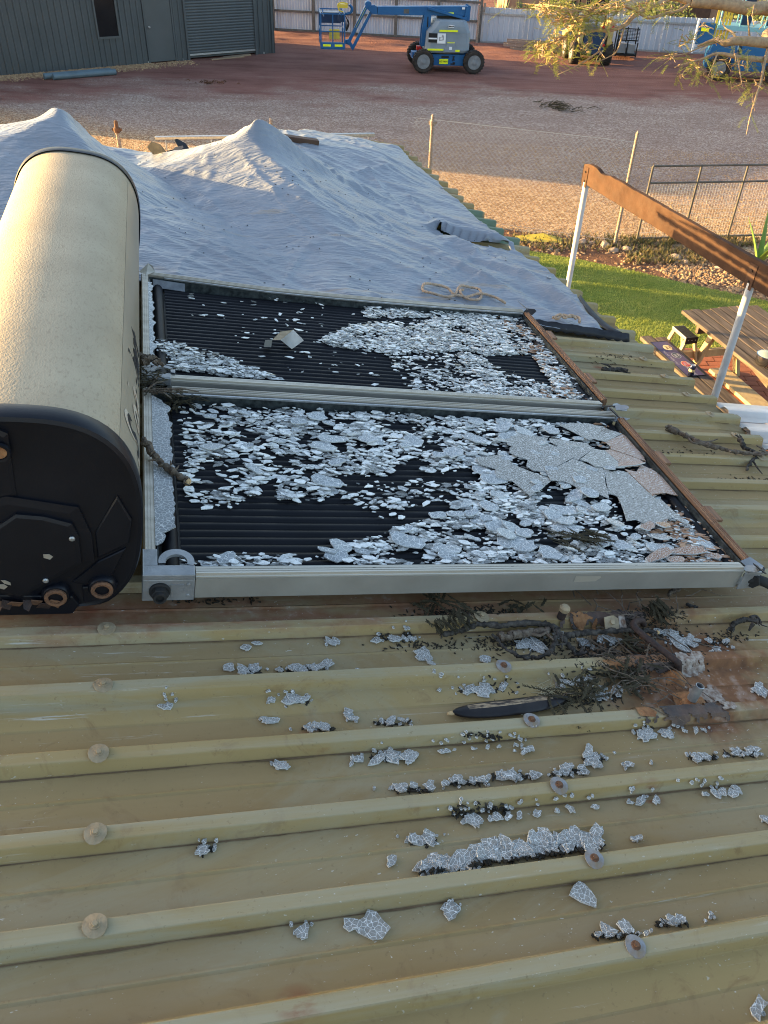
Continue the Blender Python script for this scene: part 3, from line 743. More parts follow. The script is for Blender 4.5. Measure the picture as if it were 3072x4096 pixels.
# bright dented strip and torn angle at the far left corner
q = MB(); q.add([(.05, W - .06, -.012), (.19, W - .075, -.014), (.19, W - .10, -.042), (.05, W - .085, -.040)], [(0, 1, 2, 3), (3, 2, 1, 0)]); q.build('dented_flashing', MT['galv'], far_c, MF)
q = MB(); q.add([(-.01, W - .02, .0), (.03, W + .025, .028), (.05, W + .015, .02), (.06, W - .01, .004), (.02, W - .045, -.004)], [(0, 1, 2, 3, 4), (4, 3, 2, 1, 0)]); q.build('torn_corner_piece', MT['alu_pale'], far_c, MF)

# ------------------------------------------------------------------ storage tank
SCN, KCN = -.266, .166
tank = thing('water_heater_tank', 'cream cylindrical solar water heater tank with black end covers', 'water heater', ROOF @ T(SCN, 0, -.12))
RAD = .270; AX, BX = .252, .286
def tsec(a, sc=1.0, p=2.7):
    """superelliptic section: a from the right (+s), counter clockwise to the top (+k)"""
    c, s_ = cos(a), sin(a)
    q = (abs(c) ** p + abs(s_) ** p) ** (-1 / p) * sc
    return SCN + q * c * AX, KCN + q * s_ * BX
def barrel(a0, a1, t0, t1, name, mat, nseg, sc=1.0):
    mb = MB(); NT = 40
    for i in range(NT + 1):
        for j in range(nseg + 1):
            s, k = tsec(a0 + (a1 - a0) * j / nseg, sc); mb.v.append((s, t0 + (t1 - t0) * i / NT, k))
    for i in range(NT):
        for j in range(nseg): a = i * (nseg + 1) + j; mb.f.append((a, a + 1, a + nseg + 2, a + nseg + 1)); mb.m.append(0)
    return mb.build(name, mat, tank, ROOF, smooth=180)
A1 = radians(42); A2 = radians(154)
barrel(A1, A2, .03, 2.15, 'jacket_top', MT['barrel'], 40)
barrel(A2, A2 + radians(20), .03, 2.15, 'jacket_fold', MT['barrel_side'], 8, 1.002)
barrel(-pi / 2 - .3, A1, .03, 2.15, 'jacket_side', MT['barrel_side'], 50, 1.003)
barrel(A2 + radians(20), 1.5 * pi - .3, .03, 2.15, 'jacket_side', MT['barrel_side'], 40, 1.0)
# end covers: rim, stepped dished face
def cover(tb, sg, name):
    mb = MB(); n = 72
    steps = [(1.022, .012), (1.030, .0), (1.032, -.034), (1.018, -.043), (.985, -.046), (.94, -.042), (.5, -.047)]
    for (sc, dt) in steps:
        for j in range(n):
            s, k = tsec(2 * pi * j / n, sc)
            k2 = k
            if k < -.085: k2 = -.085 - (-.085 - k) * .3      # flattened foot
            mb.v.append((s, tb + sg * dt, k2))
    K = len(steps)
    for i in range(K - 1):
        for j in range(n):
            j2 = (j + 1) % n; f = (i * n + j, i * n + j2, (i + 1) * n + j2, (i + 1) * n + j); mb.f.append(f if sg > 0 else f[::-1]); mb.m.append(0)
    mb.f.append(tuple((K - 1) * n + j for j in range(n))); mb.m.append(0)
    return mb.build(name, MT['navy'], tank, ROOF, smooth=28)
cv = cover(.03, 1, 'end_cover'); cover(2.15, -1, 'end_cover')
CS0, CK0 = -.30, .17
# raised facets and hexagonal service plate on the near cover (built in s,k; face looks to -t)
def plate(poly, depth0, depth1, name, mat, inset=.012, parent=cv):
    mb = MB(); n = len(poly); cx = sum(p[0] for p in poly) / n; cy = sum(p[1] for p in poly) / n
    def ring(f, d): return [(-.30 + cx + (p[0] - cx) * f, .03 + d, .17 + cy + (p[1] - cy) * f) for p in poly]
    f2 = 1 - inset / .1
    vs = ring(1, depth0) + ring(1, depth1 + .003) + ring(f2 + .02, depth1) + ring(f2 - .03, depth1)
    fs = [(i * n + j, i * n + (j + 1) % n, (i + 1) * n + (j + 1) % n, (i + 1) * n + j) for i in range(3) for j in range(n)] + [tuple(3 * n + j for j in range(n))]
    mb.add(vs, fs); o = mb.build(name, mat, parent, ROOF); return o
plate([(-.19, .04), (-.195, .15), (-.13, .235), (-.02, .268), (.014, .25), (.02, .088), (-.12, .045)], -.03, -.053, 'raised_facet', MT['navy'], .010)
plate([(.185, -.02), (.235, .09), (.268, .02), (.262, -.052), (.19, -.098)], -.03, -.051, 'raised_facet', MT['navy'], .010)
plate([(.19, -.108), (.256, -.066), (.225, -.15), (.17, -.185), (.13, -.175)], -.03, -.052, 'raised_facet', MT['navy'], .010)
plate([(-.16, .03), (.0, .088), (.15, .060), (.177, -.02), (.183, -.105), (.016, -.235), (-.11, -.19), (-.17, -.08)], -.03, -.057, 'raised_panel', MT['navy'], .016)
pl = plate([(-.13, -.02), (-.02, .012), (.018, .046), (.077, .040), (.136, .020), (.149, -.016), (.154, -.100), (.006, -.215), (-.034, -.19), (-.12, -.13)], -.05, -.068, 'service_plate', MT['navy'], .010)
for (x, z, q) in ((.072, -.150, .004), (-.08, -.10, .004), (.135, -.02, .003)):
    s = MB(); s.lathe([(.007, 0), (.007, .003), (.004, .005)], 12, T(CS0 + x, -.039, CK0 + z) @ RX(pi / 2)); s.build('cover_screw', MT['galv'], pl, ROOF, smooth=30)
for (x, z, a) in ((.08, -.075, .3), (-.015, -.155, .8), (-.025, -.168, .2)):
    s = MB(); s.prism([(.012 * cos(g + a), .009 * sin(g * 1.0)) for g in (0, 1, 2.2, 3.5, 4.8)], 0, .001, T(CS0 + x, -.0392, CK0 + z) @ RX(pi / 2)); s.build('paint_chip', MT['alu'], pl, ROOF)
# rusty pipe sockets below the service plate
def socket(x, z):
    s = MB(); M = T(CS0 + x, -.02, CK0 + z) @ RX(pi / 2)
    s.lathe([(.034, -.01), (.034, .010), (.030, .016), (.026, .017)], 28, M, 0)
    s.lathe([(.026, .012), (.0265, .022), (.023, .025), (.0175, .024), (.0165, -.02)], 28, M, 1)
    s.build('pipe_socket', [MT['navy'], MT['rust']], tank, ROOF, smooth=35)
socket(.200, -.185); socket(.092, -.208)
s = MB(); M = T(CS0 - .004, -.028, CK0 + .208) @ RX(pi / 2); s.lathe([(.024, 0), (.022, .007), (.016, .006), (.016, -.01)], 24, M, 0); s.lathe([(.015, .003), (.0, .004)], 24, M, 1); s.build('drain_plug', [MT['navy'], MT['rust_orange']], tank, ROOF, smooth=40)
# foot flanges and torn rusty strap under the cover
f = MB(); f.add([(CS0 - .15, -.028, CK0 - .20), (CS0 + .13, -.028, CK0 - .215), (CS0 + .145, -.028, CK0 - .245), (CS0 + .128, -.028, CK0 - .276), (CS0 - .13, -.028, CK0 - .276),
                 (CS0 - .15, .02, CK0 - .20), (CS0 + .13, .02, CK0 - .215), (CS0 + .145, .02, CK0 - .245), (CS0 + .128, .02, CK0 - .276), (CS0 - .13, .02, CK0 - .276)],
                [(0, 1, 2, 3, 4), (9, 8, 7, 6, 5), (0, 5, 6, 1), (1, 6, 7, 2), (2, 7, 8, 3), (3, 8, 9, 4), (4, 9, 5, 0)]); f.build('foot_flange', MT['navy'], tank, ROOF, bevel=.004)
f = MB(); f.add([(CS0 + .152, -.022, CK0 - .19), (CS0 + .238, -.022, CK0 - .18), (CS0 + .226, -.022, CK0 - .222), (CS0 + .155, -.022, CK0 - .247), (CS0 + .152, .03, CK0 - .19), (CS0 + .238, .03, CK0 - .18), (CS0 + .226, .03, CK0 - .222), (CS0 + .155, .03, CK0 - .247)],
                [(0, 1, 2, 3), (7, 6, 5, 4), (0, 4, 5, 1), (1, 5, 6, 2), (2, 6, 7, 3), (3, 7, 4, 0)]); f.build('foot_flange', MT['navy'], tank, ROOF, bevel=.004)
f = MB(); rr = random.Random(5)
for i in range(9):
    x = CS0 - .10 + .022 * i; f.prism([(x + rr.uniform(-.015, .015), rr.uniform(-.012, .012)) for _ in range(1)] + [(x + .02, -.015), (x + .03, .01), (x + .005, .018)], 0, .002, T(0, -.036, CK0 - .225 - .012 * rr.random()) @ RX(rr.uniform(.6, 2.2)), i % 2)
f.build('torn_strap', [MT['rust'], MT['rust_dark']], tank, ROOF)
# lettering along the right hand side: lost letters leave glue ghosts
def wrap(me_obj, t_base, a_base, hgt):
    me = me_obj.data
    for v in me.vertices:
        s, k = tsec(a_base + v.co.y / RAD * .92, 1.003); s2, k2 = tsec(a_base + v.co.y / RAD * .92, 1.0)
        nn = V((s - SCN, 0, k - KCN)).normalized(); e = .0014 + v.co.z * .6
        v.co = V((s, t_base + v.co.x, k)) + nn * e
    return me_obj
def word(txt, t_base, size, mat, name, bold=0, shear=.35, dz=0, sx=1.0):
    o = text_mesh(txt, size, ROOF, mat, name, tank, shear, bold, .0004 + dz, 'LEFT', sx); wrap(o, t_base, radians(26), 0); return o
word('S', .125, .138, MT['decal'], 'lettering', .002)
word('ola', .235, .138, MT['decal_ghost'], 'lettering_ghost', .003)
word('S', .105, .175, MT['decal_ghost'], 'lettering_ghost', .001, .35, -.0003)
word('hart', .51, .138, MT['decal'], 'lettering', .003, .35, 0, .95)
for t_, w_ in ((.27, .02), (.33, .03), (.40, .018), (.46, .03)):
    word('-', t_, .05 + w_, MT['decal'], 'lettering', .001, .6)
# ------------------------------------------------------------------ broken safety glass
G0 = random.Random(21)
def shard_poly(r, a, b_, n=None, jag=.22):
    """irregular outline, length a, breadth b_"""
    n = n or r.randint(8, 13); out = []
    for i in range(n):
        g = 2 * pi * (i + r.uniform(-.3, .3)) / n
        q = 1 + r.uniform(-jag, jag)
        c, s_ = cos(g), sin(g)
        p = 3.0; u = (abs(c) ** p + abs(s_) ** p) ** (-1 / p)
        out.append((c * u * a / 2 * q, s_ * u * b_ / 2 * q))
    return out
def shard_mesh(r, a, b_, mat, th=.0042, jag=.2):
    mb = MB(); P = shard_poly(r, a, b_, jag=jag); n = len(P)
    f = .975
    vs = [(x, y, 0) for x, y in P] + [(x, y, th * .8) for x, y in P] + [(x * f, y * f, th) for x, y in P]
    fs = [tuple(reversed(range(n)))]
    mb.add(vs, fs, 0)
    for i in range(n):
        j = (i + 1) % n
        mb.f += [(i, j, n + j, n + i), (n + i, n + j, 2 * n + j, 2 * n + i)]; mb.m += [1, 1]
    mb.f.append(tuple(2 * n + i for i in range(n))); mb.m.append(0)
    return mb.mesh('glass_shard', [mat, MT['glass_edge']])
def SH(mat, dims, seed, jag=.2):
    r = random.Random(seed); return [shard_mesh(r, a, b_, MT[mat], jag=jag) for (a, b_) in dims]
BIGS = SH('glass', [(.075, .045), (.09, .05), (.065, .05), (.10, .045), (.055, .04), (.08, .06), (.07, .035), (.11, .06), (.06, .03)], 1)
MIDS = SH('glass', [(.045, .025), (.05, .022), (.04, .028), (.035, .02), (.055, .03), (.06, .02)], 2)
FINE = SH('glass_fine', [(.14, .07), (.12, .06), (.10, .05), (.16, .08)], 3, .14)
BROWN = SH('glass_brown', [(.10, .03), (.13, .035), (.07, .035), (.05, .03), (.16, .03)], 4)
ROOFG = SH('glass_roof', [(.045, .032), (.034, .026), (.06, .04), (.028, .02), (.05, .03), (.022, .016), (.038, .034), (.055, .024), (.03, .014), (.042, .02)], 6, .40)
def poly_st(P, k): return [on_roof(x * 1.85174, y * 1.85174, k) for x, y in P]
# where glass lies, measured in the photograph and carried onto the absorber plane (s,t)
NEAR = [(.97, poly_st([(985, 1065), (960, 905), (1340, 905), (1600, 1222), (900, 1225), (640, 1222), (720, 1190), (860, 1145), (990, 1105)], KA)),
        (.62, poly_st([(560, 885), (960, 902), (1000, 1040), (900, 1020), (780, 1035), (700, 1050), (600, 985), (540, 940)], KA)),
        (.40, poly_st([(385, 880), (560, 880), (545, 950), (600, 1010), (535, 1095), (450, 1110), (400, 1070), (395, 1000)], KA)),
        (.62, poly_st([(600, 1010), (720, 1040), (705, 1090), (600, 1085)], KA)),
        (.85, poly_st([(385, 1210), (640, 1200), (640, 1230), (385, 1230)], KA)),
        (.30, poly_st([(700, 1050), (980, 1040), (1000, 1110), (830, 1130), (740, 1080)], KA))]
NBARE = [poly_st(P, KA) for P in ([(1330, 930), (1245, 922), (1300, 960), (1330, 950)], [(1010, 1005), (930, 1040), (1000, 1070), (1040, 1030)], [(1180, 1035), (1200, 1010), (1230, 1020), (1225, 1040)], [(1255, 1045), (1280, 1045), (1285, 1075), (1268, 1078)],
         [(1080, 1130), (1110, 1105), (1130, 1140), (1100, 1150)], [(1210, 1160), (1260, 1150), (1280, 1165), (1230, 1180)], [(1300, 1160), (1370, 1140), (1390, 1165), (1330, 1175)], [(1410, 1080), (1440, 1075), (1450, 1095), (1425, 1095)], [(850, 1010), (920, 1005), (900, 1030), (840, 1030)], [(640, 950), (700, 940), (690, 965), (640, 970)], [(1000, 1150), (1050, 1140), (1060, 1165), (1010, 1170)])]
FARP = [(.98, poly_st([(335, 740), (345, 800), (560, 822), (610, 822), (480, 775), (380, 745)], KA)),
        (.96, poly_st([(690, 738), (760, 708), (960, 690), (1110, 678), (1180, 765), (1060, 775), (1010, 760), (870, 768), (720, 755)], KA)),
        (.80, poly_st([(780, 672), (1090, 676), (1110, 690), (960, 690), (790, 690)], KA)),
        (.95, poly_st([(990, 765), (1060, 790), (1190, 845), (1292, 872), (900, 858), (1000, 835), (1080, 830), (1000, 795)], KA)),
        (.97, poly_st([(1110, 680), (1140, 690), (1200, 750), (1296, 872), (1200, 845), (1150, 770)], KA)),
        (.25, poly_st([(830, 768), (1040, 770), (1090, 840), (880, 850)], KA)),
        (.012, poly_st([(400, 640), (800, 650), (820, 850), (640, 820), (420, 700)], KA))]
FBARE = [poly_st(P, KA) for P in ([(860, 690), (935, 688), (930, 702), (860, 705)], [(1050, 770), (1140, 768), (1190, 825), (1100, 830), (1060, 795)])]
def dens(s, t, L_, bare):
    d = 0
    for q, P in L_:
        if inpoly(s, t, P): d = max(d, q)
    for P in bare:
        if inpoly(s, t, P): d *= .06
    return d
# crushed bits joined into one mass per collector
cs, ct = on_roof(2387, 1800, KA)
def crushed(name, L_, bare, t0, n, label, amin, amax, wild):
    r = random.Random(n); mb = MB(); cnt = tries = 0
    while cnt < n and tries < n * 14:
        tries += 1
        s = r.uniform(.06, L - .045); t = r.uniform(.045, W - .06)
        star = t0 == 0 and hypot((s - cs) / 1.15, t - ct) < .46 and t < ct + .10
        if star and r.random() < .76: continue
        if r.random() > dens(s, t + t0, L_, bare) * max(.08, min(1.3, .75 + 1.5 * NZ.noise(V((s * 7, (t + t0) * 13, 2))))): continue
        a = amin + (amax - amin) * r.random() ** 1.7; b_ = a * r.uniform(.26, .55); m_ = r.randint(4, 8)
        P = [(cos(2 * pi * (i + r.uniform(-.38, .38)) / m_) * a / 2 * r.uniform(.7, 1.2), sin(2 * pi * (i + r.uniform(-.25, .25)) / m_) * b_ / 2 * r.uniform(.7, 1.2)) for i in range(m_)]
        brown = s > L - .30 + (t * .12) and r.random() < (.55 if t0 == 0 else .22)
        M = T(s, t, KA + .004 + r.random() ** 2 * .014 * wild) @ RZ(r.gauss(0, .32)) @ RX(r.gauss(0, .09 * wild)) @ RY(r.gauss(0, .07 * wild))
        q_ = r.random(); c_ = 1 if brown else (2 if q_ < .42 else 3 if q_ < .66 else 0); mb.prism(P, 0, .0026, M, c_, c_ if q_ > .2 else 2); cnt += 1
    o = mb.build(name, [MT['crush'], MT['crush_brown'], MT['crush_bright'], MT['crush_clear']], None, ROOF @ T(0, t0, 0)); struct(o, 'stuff'); o['label'] = label
crushed('crushed_glass', NEAR, NBARE, 0, 6600, 'small crushed safety glass bits heaped over the near collector', .009, .052, 1.0)
crushed('crushed_glass', FARP, FBARE, W + GAP, 9500, 'small crushed safety glass bits heaped over the far collector', .009, .042, 1.2)
# larger shards, each a thing of its own
GN = 'glass shards lying on the near collector'
def shard(me, M, label, group):
    o = put('glass_shard', me, None, M); tag(o, label, 'glass shard', group); return o
cnt = tries = 0; r = random.Random(11); used = []
SHLAB = 'flat crazed glass shard lying loose on the near collector'
while cnt < 120 and tries < 6000:
    tries += 1
    s = r.uniform(.09, L - .07); t = r.uniform(.07, W - .09)
    if r.random() > dens(s, t, NEAR, NBARE): continue
    if any(hypot(s - a, (t - b_) * 1.6) < .034 for a, b_ in used): continue
    used.append((s, t)); big = r.random() < .55
    me = r.choice(BIGS if big else MIDS)
    if s > L - .34 + t * .15: me = r.choice(BROWN if r.random() < .8 else BIGS)
    shard(me, MN @ T(s, t, KA + .010 + r.random() * .018) @ RZ(r.gauss(0, .4)) @ RX(r.gauss(0, .10)) @ RY(r.gauss(0, .08)),
          SHLAB if 'brown' not in me.materials[0].name and 'dirt' not in me.materials[0].name else 'red dirt stained glass shard near the lower rail of the near collector', GN)
    cnt += 1
ORD = ['first', 'second', 'third', 'fourth', 'fifth', 'sixth', 'seventh', 'eighth', 'ninth', 'tenth', 'eleventh', 'twelfth', 'thirteenth', 'fourteenth', 'fifteenth', 'sixteenth', 'seventeenth', 'eighteenth', 'nineteenth', 'twentieth']
def ordn(i): return ORD[i] if i < 20 else 'twenty ' + ordn(i - 20) if i < 40 else 'forty ' + ordn(i - 40)
# star of large plates round the point of impact
cs, ct = on_roof(2387, 1800, KA)
r = random.Random(4); npl = 0
for ring, (r0, r1, n) in enumerate(((.04, .17, 8), (.175, .36, 13), (.365, .50, 13))):
    cuts = [2 * pi * (i + r.uniform(-.28, .28)) / n for i in range(n)]; cuts.append(cuts[0] + 2 * pi)
    for i in range(n):
        a0, a1 = cuts[i], cuts[i + 1]; mid = (a0 + a1) / 2; rm = (r0 + r1) / 2
        if sin(mid) > .35 and ring > 0 or sin(mid) > -.25 and ring > 1: continue
        s, t = cs + cos(mid) * rm * 1.15, ct + sin(mid) * rm
        if not (.5 < s < L - .05 and .06 < t < W - .10) or r.random() < .07: continue
        P = []; ro = r1 * r.uniform(.95, 1.06); ri = r0 * r.uniform(.95, 1.06)
        for k in range(7): g = a0 + (a1 - a0) * (.008 + .984 * k / 6); q = ro * r.uniform(.93, 1.05); P.append((cs + cos(g) * q * 1.15 - s, ct + sin(g) * q - t))
        for k in range(1, 4): q = ro + (ri - ro) * k / 4; g = a1 - (a1 - a0) * .012 * r.uniform(-.5, 2.2); P.append((cs + cos(g) * q * 1.15 - s, ct + sin(g) * q - t))
        for k in range(4): g = a1 - (a1 - a0) * (.008 + .984 * k / 3); q = ri * r.uniform(.93, 1.1); P.append((cs + cos(g) * q * 1.15 - s, ct + sin(g) * q - t))
        for k in range(1, 4): q = ri + (ro - ri) * k / 4; g = a0 + (a1 - a0) * .012 * r.uniform(-.5, 2.2); P.append((cs + cos(g) * q * 1.15 - s, ct + sin(g) * q - t))
        P = [(max(.045 - s, min(L - .045 - s, x)), max(.05 - t, min(W - .07 - t, y))) for x, y in P]
        mb = MB(); nn = len(P); brown = s > L - .24 + t * .1
        vs = [(x, y, 0) for x, y in P] + [(x, y, .0026) for x, y in P]
        mb.add(vs, [tuple(reversed(range(nn))), tuple(range(nn, 2 * nn))], 0)
        for k in range(nn): mb.f.append((k, (k + 1) % nn, nn + (k + 1) % nn, nn + k)); mb.m.append(1)
        me = mb.mesh('glass_plate', [MT['glass_brown' if brown else 'glass_fine'], MT['glass_brown' if brown else 'glass']])
        o = put('glass_plate', me, None, MN @ T(s, t, KA + .021 + .0012 * (i % 3)) @ RX(r.gauss(0, .010)) @ RY(r.gauss(0, .010)))
        tag(o, f"{'red stained' if brown else 'finely crazed'} glass plate in the {('inner', 'middle', 'outer')[ring]} ring of the impact star, {ORD[i]} anticlockwise" , 'glass plate', 'plates radiating from the impact point'); npl += 1
# strip of glazing still held along the left rail of the near collector
mb = MB(); r = random.Random(9); n = 60; vs = []
for i in range(n + 1):
    t = .125 + (W - .20) * i / n
    e = .088 + .020 * NZ.noise(V((t * 6, 0, 1))) + .012 * NZ.noise(V((t * 31, 5, 1))) + r.uniform(-.004, .004) - .05 * max(0, .12 - i / n) / .12 - .06 * max(0, i / n - .9) / .1
    vs += [(.030, t, -.002), (e, t, -.004)]
fs = [(2 * i, 2 * i + 1, 2 * i + 3, 2 * i + 2) for i in range(n)]
mb.add(vs, fs); o = mb.build('glass_remnant', MT['glass_strip'], near_c, MN); sm = o.modifiers.new('thickness', 'SOLIDIFY'); sm.thickness = .004; sm.offset = -1
mb = MB(); vs = []
for i in range(41):
    t = .10 + (W - .22) * i / 40; e = .046 + .012 * NZ.noise(V((t * 22, 3, 1))) + r.uniform(-.006, .006); vs += [(.028, t, -.002), (e, t, -.004)]
mb.add(vs, [(2 * i, 2 * i + 1, 2 * i + 3, 2 * i + 2) for i in range(40)]); o = mb.build('glass_remnant', MT['glass'], far_c, MF); sm = o.modifiers.new('thickness', 'SOLIDIFY'); sm.thickness = .004; sm.offset = -1
# shards on the ribbed roof: (x, y, pieces, spread x, spread y, scale) in the 1659 wide view of the photograph
RS = [(530, 1402, 1, 3, 2, 1), (556, 1392, 1, 4, 2, .6), (495, 1443, 1, 4, 2, 1.1), (542, 1450, 5, 18, 6, .8), (640, 1509, 9, 24, 12, .9), (362, 1514, 3, 10, 5, .8), (580, 1506, 2, 8, 5, .7), (580, 1558, 2, 10, 6, .8),
      (690, 1574, 6, 34, 4, .75), (760, 1550, 3, 8, 10, .7), (845, 1562, 5, 36, 5, .75), (605, 1655, 3, 14, 10, .9), (768, 1643, 2, 8, 8, .9), (848, 1632, 10, 44, 12, 1.05), (650, 1446, 7, 50, 6, .8), (706, 1434, 1, 4, 3, 1), (715, 1387, 3, 10, 7, .9),
      (830, 1377, 4, 24, 6, .9), (880, 1373, 4, 10, 6, .9), (915, 1415, 2, 6, 6, .9), (938, 1472, 2, 8, 5, .7), (1010, 1490, 5, 20, 10, .8), (1075, 1480, 8, 40, 18, 1.25), (1210, 1483, 1, 4, 3, 2.1), (1250, 1470, 6, 34, 12, 1.0), (1310, 1500, 6, 30, 12, .9),
      (1130, 1392, 2, 10, 6, 1.5), (1165, 1398, 2, 10, 8, 1.6), (1200, 1372, 2, 8, 6, 1.2), (1290, 1390, 5, 34, 12, 1.3), (1440, 1372, 4, 30, 8, .9), (1480, 1392, 4, 16, 8, 1.3), (1530, 1390, 6, 40, 6, .7), (1640, 1494, 3, 16, 8, 1.5), (1560, 1415, 3, 30, 4, .5),
      (1392, 1580, 5, 16, 9, 1.2), (1440, 1582, 3, 10, 7, 1), (1500, 1575, 3, 30, 5, .7), (1275, 1638, 6, 22, 16, 1.2), (1240, 1665, 4, 20, 6, 1), (1350, 1655, 2, 8, 5, .9), (1110, 1676, 8, 44, 8, 1), (1015, 1690, 6, 36, 6, .95), (890, 1705, 6, 36, 6, .9), (1210, 1672, 4, 20, 5, .9),
      (1515, 1636, 5, 26, 6, .9), (1600, 1626, 7, 34, 8, .95), (1405, 1648, 1, 2, 2, .6), (1003, 1757, 6, 28, 10, .95), (1070, 1752, 5, 24, 6, .85), (1113, 1745, 1, 3, 2, .8), (1152, 1741, 1, 3, 2, .8), (1190, 1735, 2, 8, 4, .9), (1222, 1731, 1, 3, 2, .8), (1273, 1725, 1, 3, 3, .7),
      (1365, 1720, 3, 16, 7, 1), (1412, 1727, 2, 8, 5, .9), (1490, 1700, 3, 22, 4, .7), (1540, 1700, 3, 14, 8, 1), (1583, 1706, 2, 8, 14, 1.3), (913, 1815, 6, 24, 12, 1.1), (846, 1862, 1, 3, 3, .9), (445, 1832, 4, 12, 12, .9), (1253, 1928, 1, 3, 3, 1.3), (965, 1955, 3, 14, 10, 1.1), (650, 2001, 2, 12, 4, .9),
      (760, 2000, 1, 3, 3, 1.1), (803, 1999, 1, 3, 3, 1.5), (1325, 2022, 6, 44, 5, .95), (1450, 1993, 5, 34, 8, 1), (1535, 1981, 1, 2, 2, .6), (1377, 1817, 2, 10, 4, .7), (1655, 1772, 2, 8, 6, 1), (1645, 2195, 1, 3, 2, 1.1), (960, 1610, 3, 14, 3, .7), (1040, 1600, 5, 40, 3, .6), (1110, 1597, 3, 16, 3, .6), (1150, 1585, 1, 3, 3, .8), (1128, 1622, 2, 14, 8, .9)]
def roofk(t):
    q = ((t - T0R + PITCHR / 2) % PITCHR) - PITCHR / 2; a = abs(q)
    return KT if a < .018 else (KP if a > .037 else KT + (KP - KT) * (a - .018) / .019)
r = random.Random(33); nrs = 0; bits = MB(); lit = MB()
GR = 'glass shards scattered over the near roof'
def roof_shard(x, y, sc, up=.0, lab=None):
    global nrs
    s, t = on_roof(x * 1.85174, y * 1.85174, KP)
    q = ((t - T0R + PITCHR / 2) % PITCHR) - PITCHR / 2
    if abs(q) < .045: t += (.050 if q > -.02 else -.05) - q
    me = r.choice(ROOFG); sc *= .86
    Ml = T(s, t, KP + .0025 + up + r.random() * .002) @ RZ(r.uniform(-1, 1)) @ RX(r.gauss(0, .05)) @ RY(r.gauss(0, .05)) @ Mx.Diagonal((sc, sc * r.uniform(.8, 1.1), 1, 1))
    if nrs < 150:
        shard(me, ROOF @ Ml, lab or 'crazed glass shard in the pan of the olive roof', GR); nrs += 1
    else:
        P = shard_poly(r, .04 * sc, .028 * sc, 9, .4); bits.prism(P, 0, .0042, Ml, 0, 1)
    return s, t
for (x, y, n, sx, sy, sc) in RS:
    for i in range(n):
        s, t = roof_shard(x + (r.uniform(-sx, sx) if n > 1 else 0), y + (r.uniform(-sy, sy) if n > 1 else 0), sc * r.uniform(.7, 1.15), .003 * i / max(1, n))
    for i in range(n * 2):
        s, t = on_roof((x + r.gauss(0, sx * .8 + 3)) * 1.85174, (y + r.gauss(0, sy * .5 + 1)) * 1.85174, KP)
        a = r.uniform(.006, .014); bits.prism(shard_poly(r, a, a * .7, 6), 0, .004, T(s, t, roofk(t) + .001) @ RZ(r.uniform(0, 3)), 0, 1)
    if n >= 4:
        for i in range(n * 5):
            s, t = on_roof((x + r.uniform(-sx, sx) * 1.1) * 1.85174, (y + sy * .4 + r.gauss(0, sy * .4)) * 1.85174, KP)
            lit.prism(shard_poly(r, r.uniform(.006, .02), r.uniform(.003, .007), 5), 0, .002, T(s, t, roofk(t) + .001 + .003 * r.random()) @ RZ(r.uniform(0, 3)) @ RX(r.gauss(0, .4)))
# the long bank of glass caught behind a rib
for i in range(90):
    u = i / 89; x = 915 + 375 * u + r.uniform(-6, 6); yb = 1884 - 56 * u
    y = yb - r.random() ** 1.3 * (16 + 24 * sin(pi * u) * (.4 + abs(NZ.noise(V((u * 9, 0, 3)))) * 1.6) + 14 * u)
    s, t = on_roof(x * 1.85174, y * 1.85174, KP); sc = r.uniform(.6, 1.15)
    Ml = T(s, t, KP + .003 + .006 * r.random()) @ RZ(r.uniform(-1.2, 1.2)) @ RX(r.gauss(.1, .12)) @ RY(r.gauss(0, .1)) @ Mx.Diagonal((sc, sc, 1, 1))
    if i % 3 == 0: shard(r.choice(ROOFG), ROOF @ Ml, 'crazed glass shard in the long bank behind a roof rib', 'long bank of glass shards')
    else: bits.prism(shard_poly(r, .04 * sc, .028 * sc, 9, .4), 0, .0042, Ml, 0, 1)
for i in range(150):
    u = r.random(); x = 905 + 395 * u; y = 1889 - 58 * u + r.gauss(0, 3); s, t = on_roof(x * 1.85174, y * 1.85174, KP)
    lit.prism(shard_poly(r, r.uniform(.008, .02), r.uniform(.003, .008), 5), 0, .003, T(s, t, roofk(t) + .001 + .006 * r.random()) @ RZ(r.uniform(0, 3)) @ RX(r.gauss(0, .5)))
o = struct(bits.build('glass_crumbs', [MT['glass_roof'], MT['glass_edge']], None, ROOF), 'stuff'); o['label'] = 'small glass crumbs scattered over the near roof pans'

# every shard gets a label that says where it lies: which band or pan, and its place in that row
INV = ROOF.inverted(); rows = {}
for o in list(COL.objects):
    if o.name.startswith('glass_shard'):
        p = INV @ WMX[o.name].translation
        if o['group'] == GN: key = ('near', min(7, int((p.y - .05) / .125)))
        elif o['group'] == GR: key = ('roof', int((T0R - p.y + .0) // PITCHR))
        else: key = ('bank', 0)
        rows.setdefault(key, []).append((p.x, o))
for (k, j), lst in rows.items():
    lst.sort(key=lambda q: q[0])
    for i, (x, o) in enumerate(lst):
        stain = 'red stained' if 'dirt' in o.data.materials[0].name else 'crazed'
        if k == 'near': o['label'] = f'{stain} glass shard on near collector, {ORD[j]} row from front, {ordn(i)} from left'
        elif k == 'roof': o['label'] = f'{stain} glass shard in {ORD[max(0, j + 1)]} roof pan below the collector, {ordn(i)} from left'
        else: o['label'] = f'{stain} glass shard in the long bank behind a rib, {ordn(i)} from left'
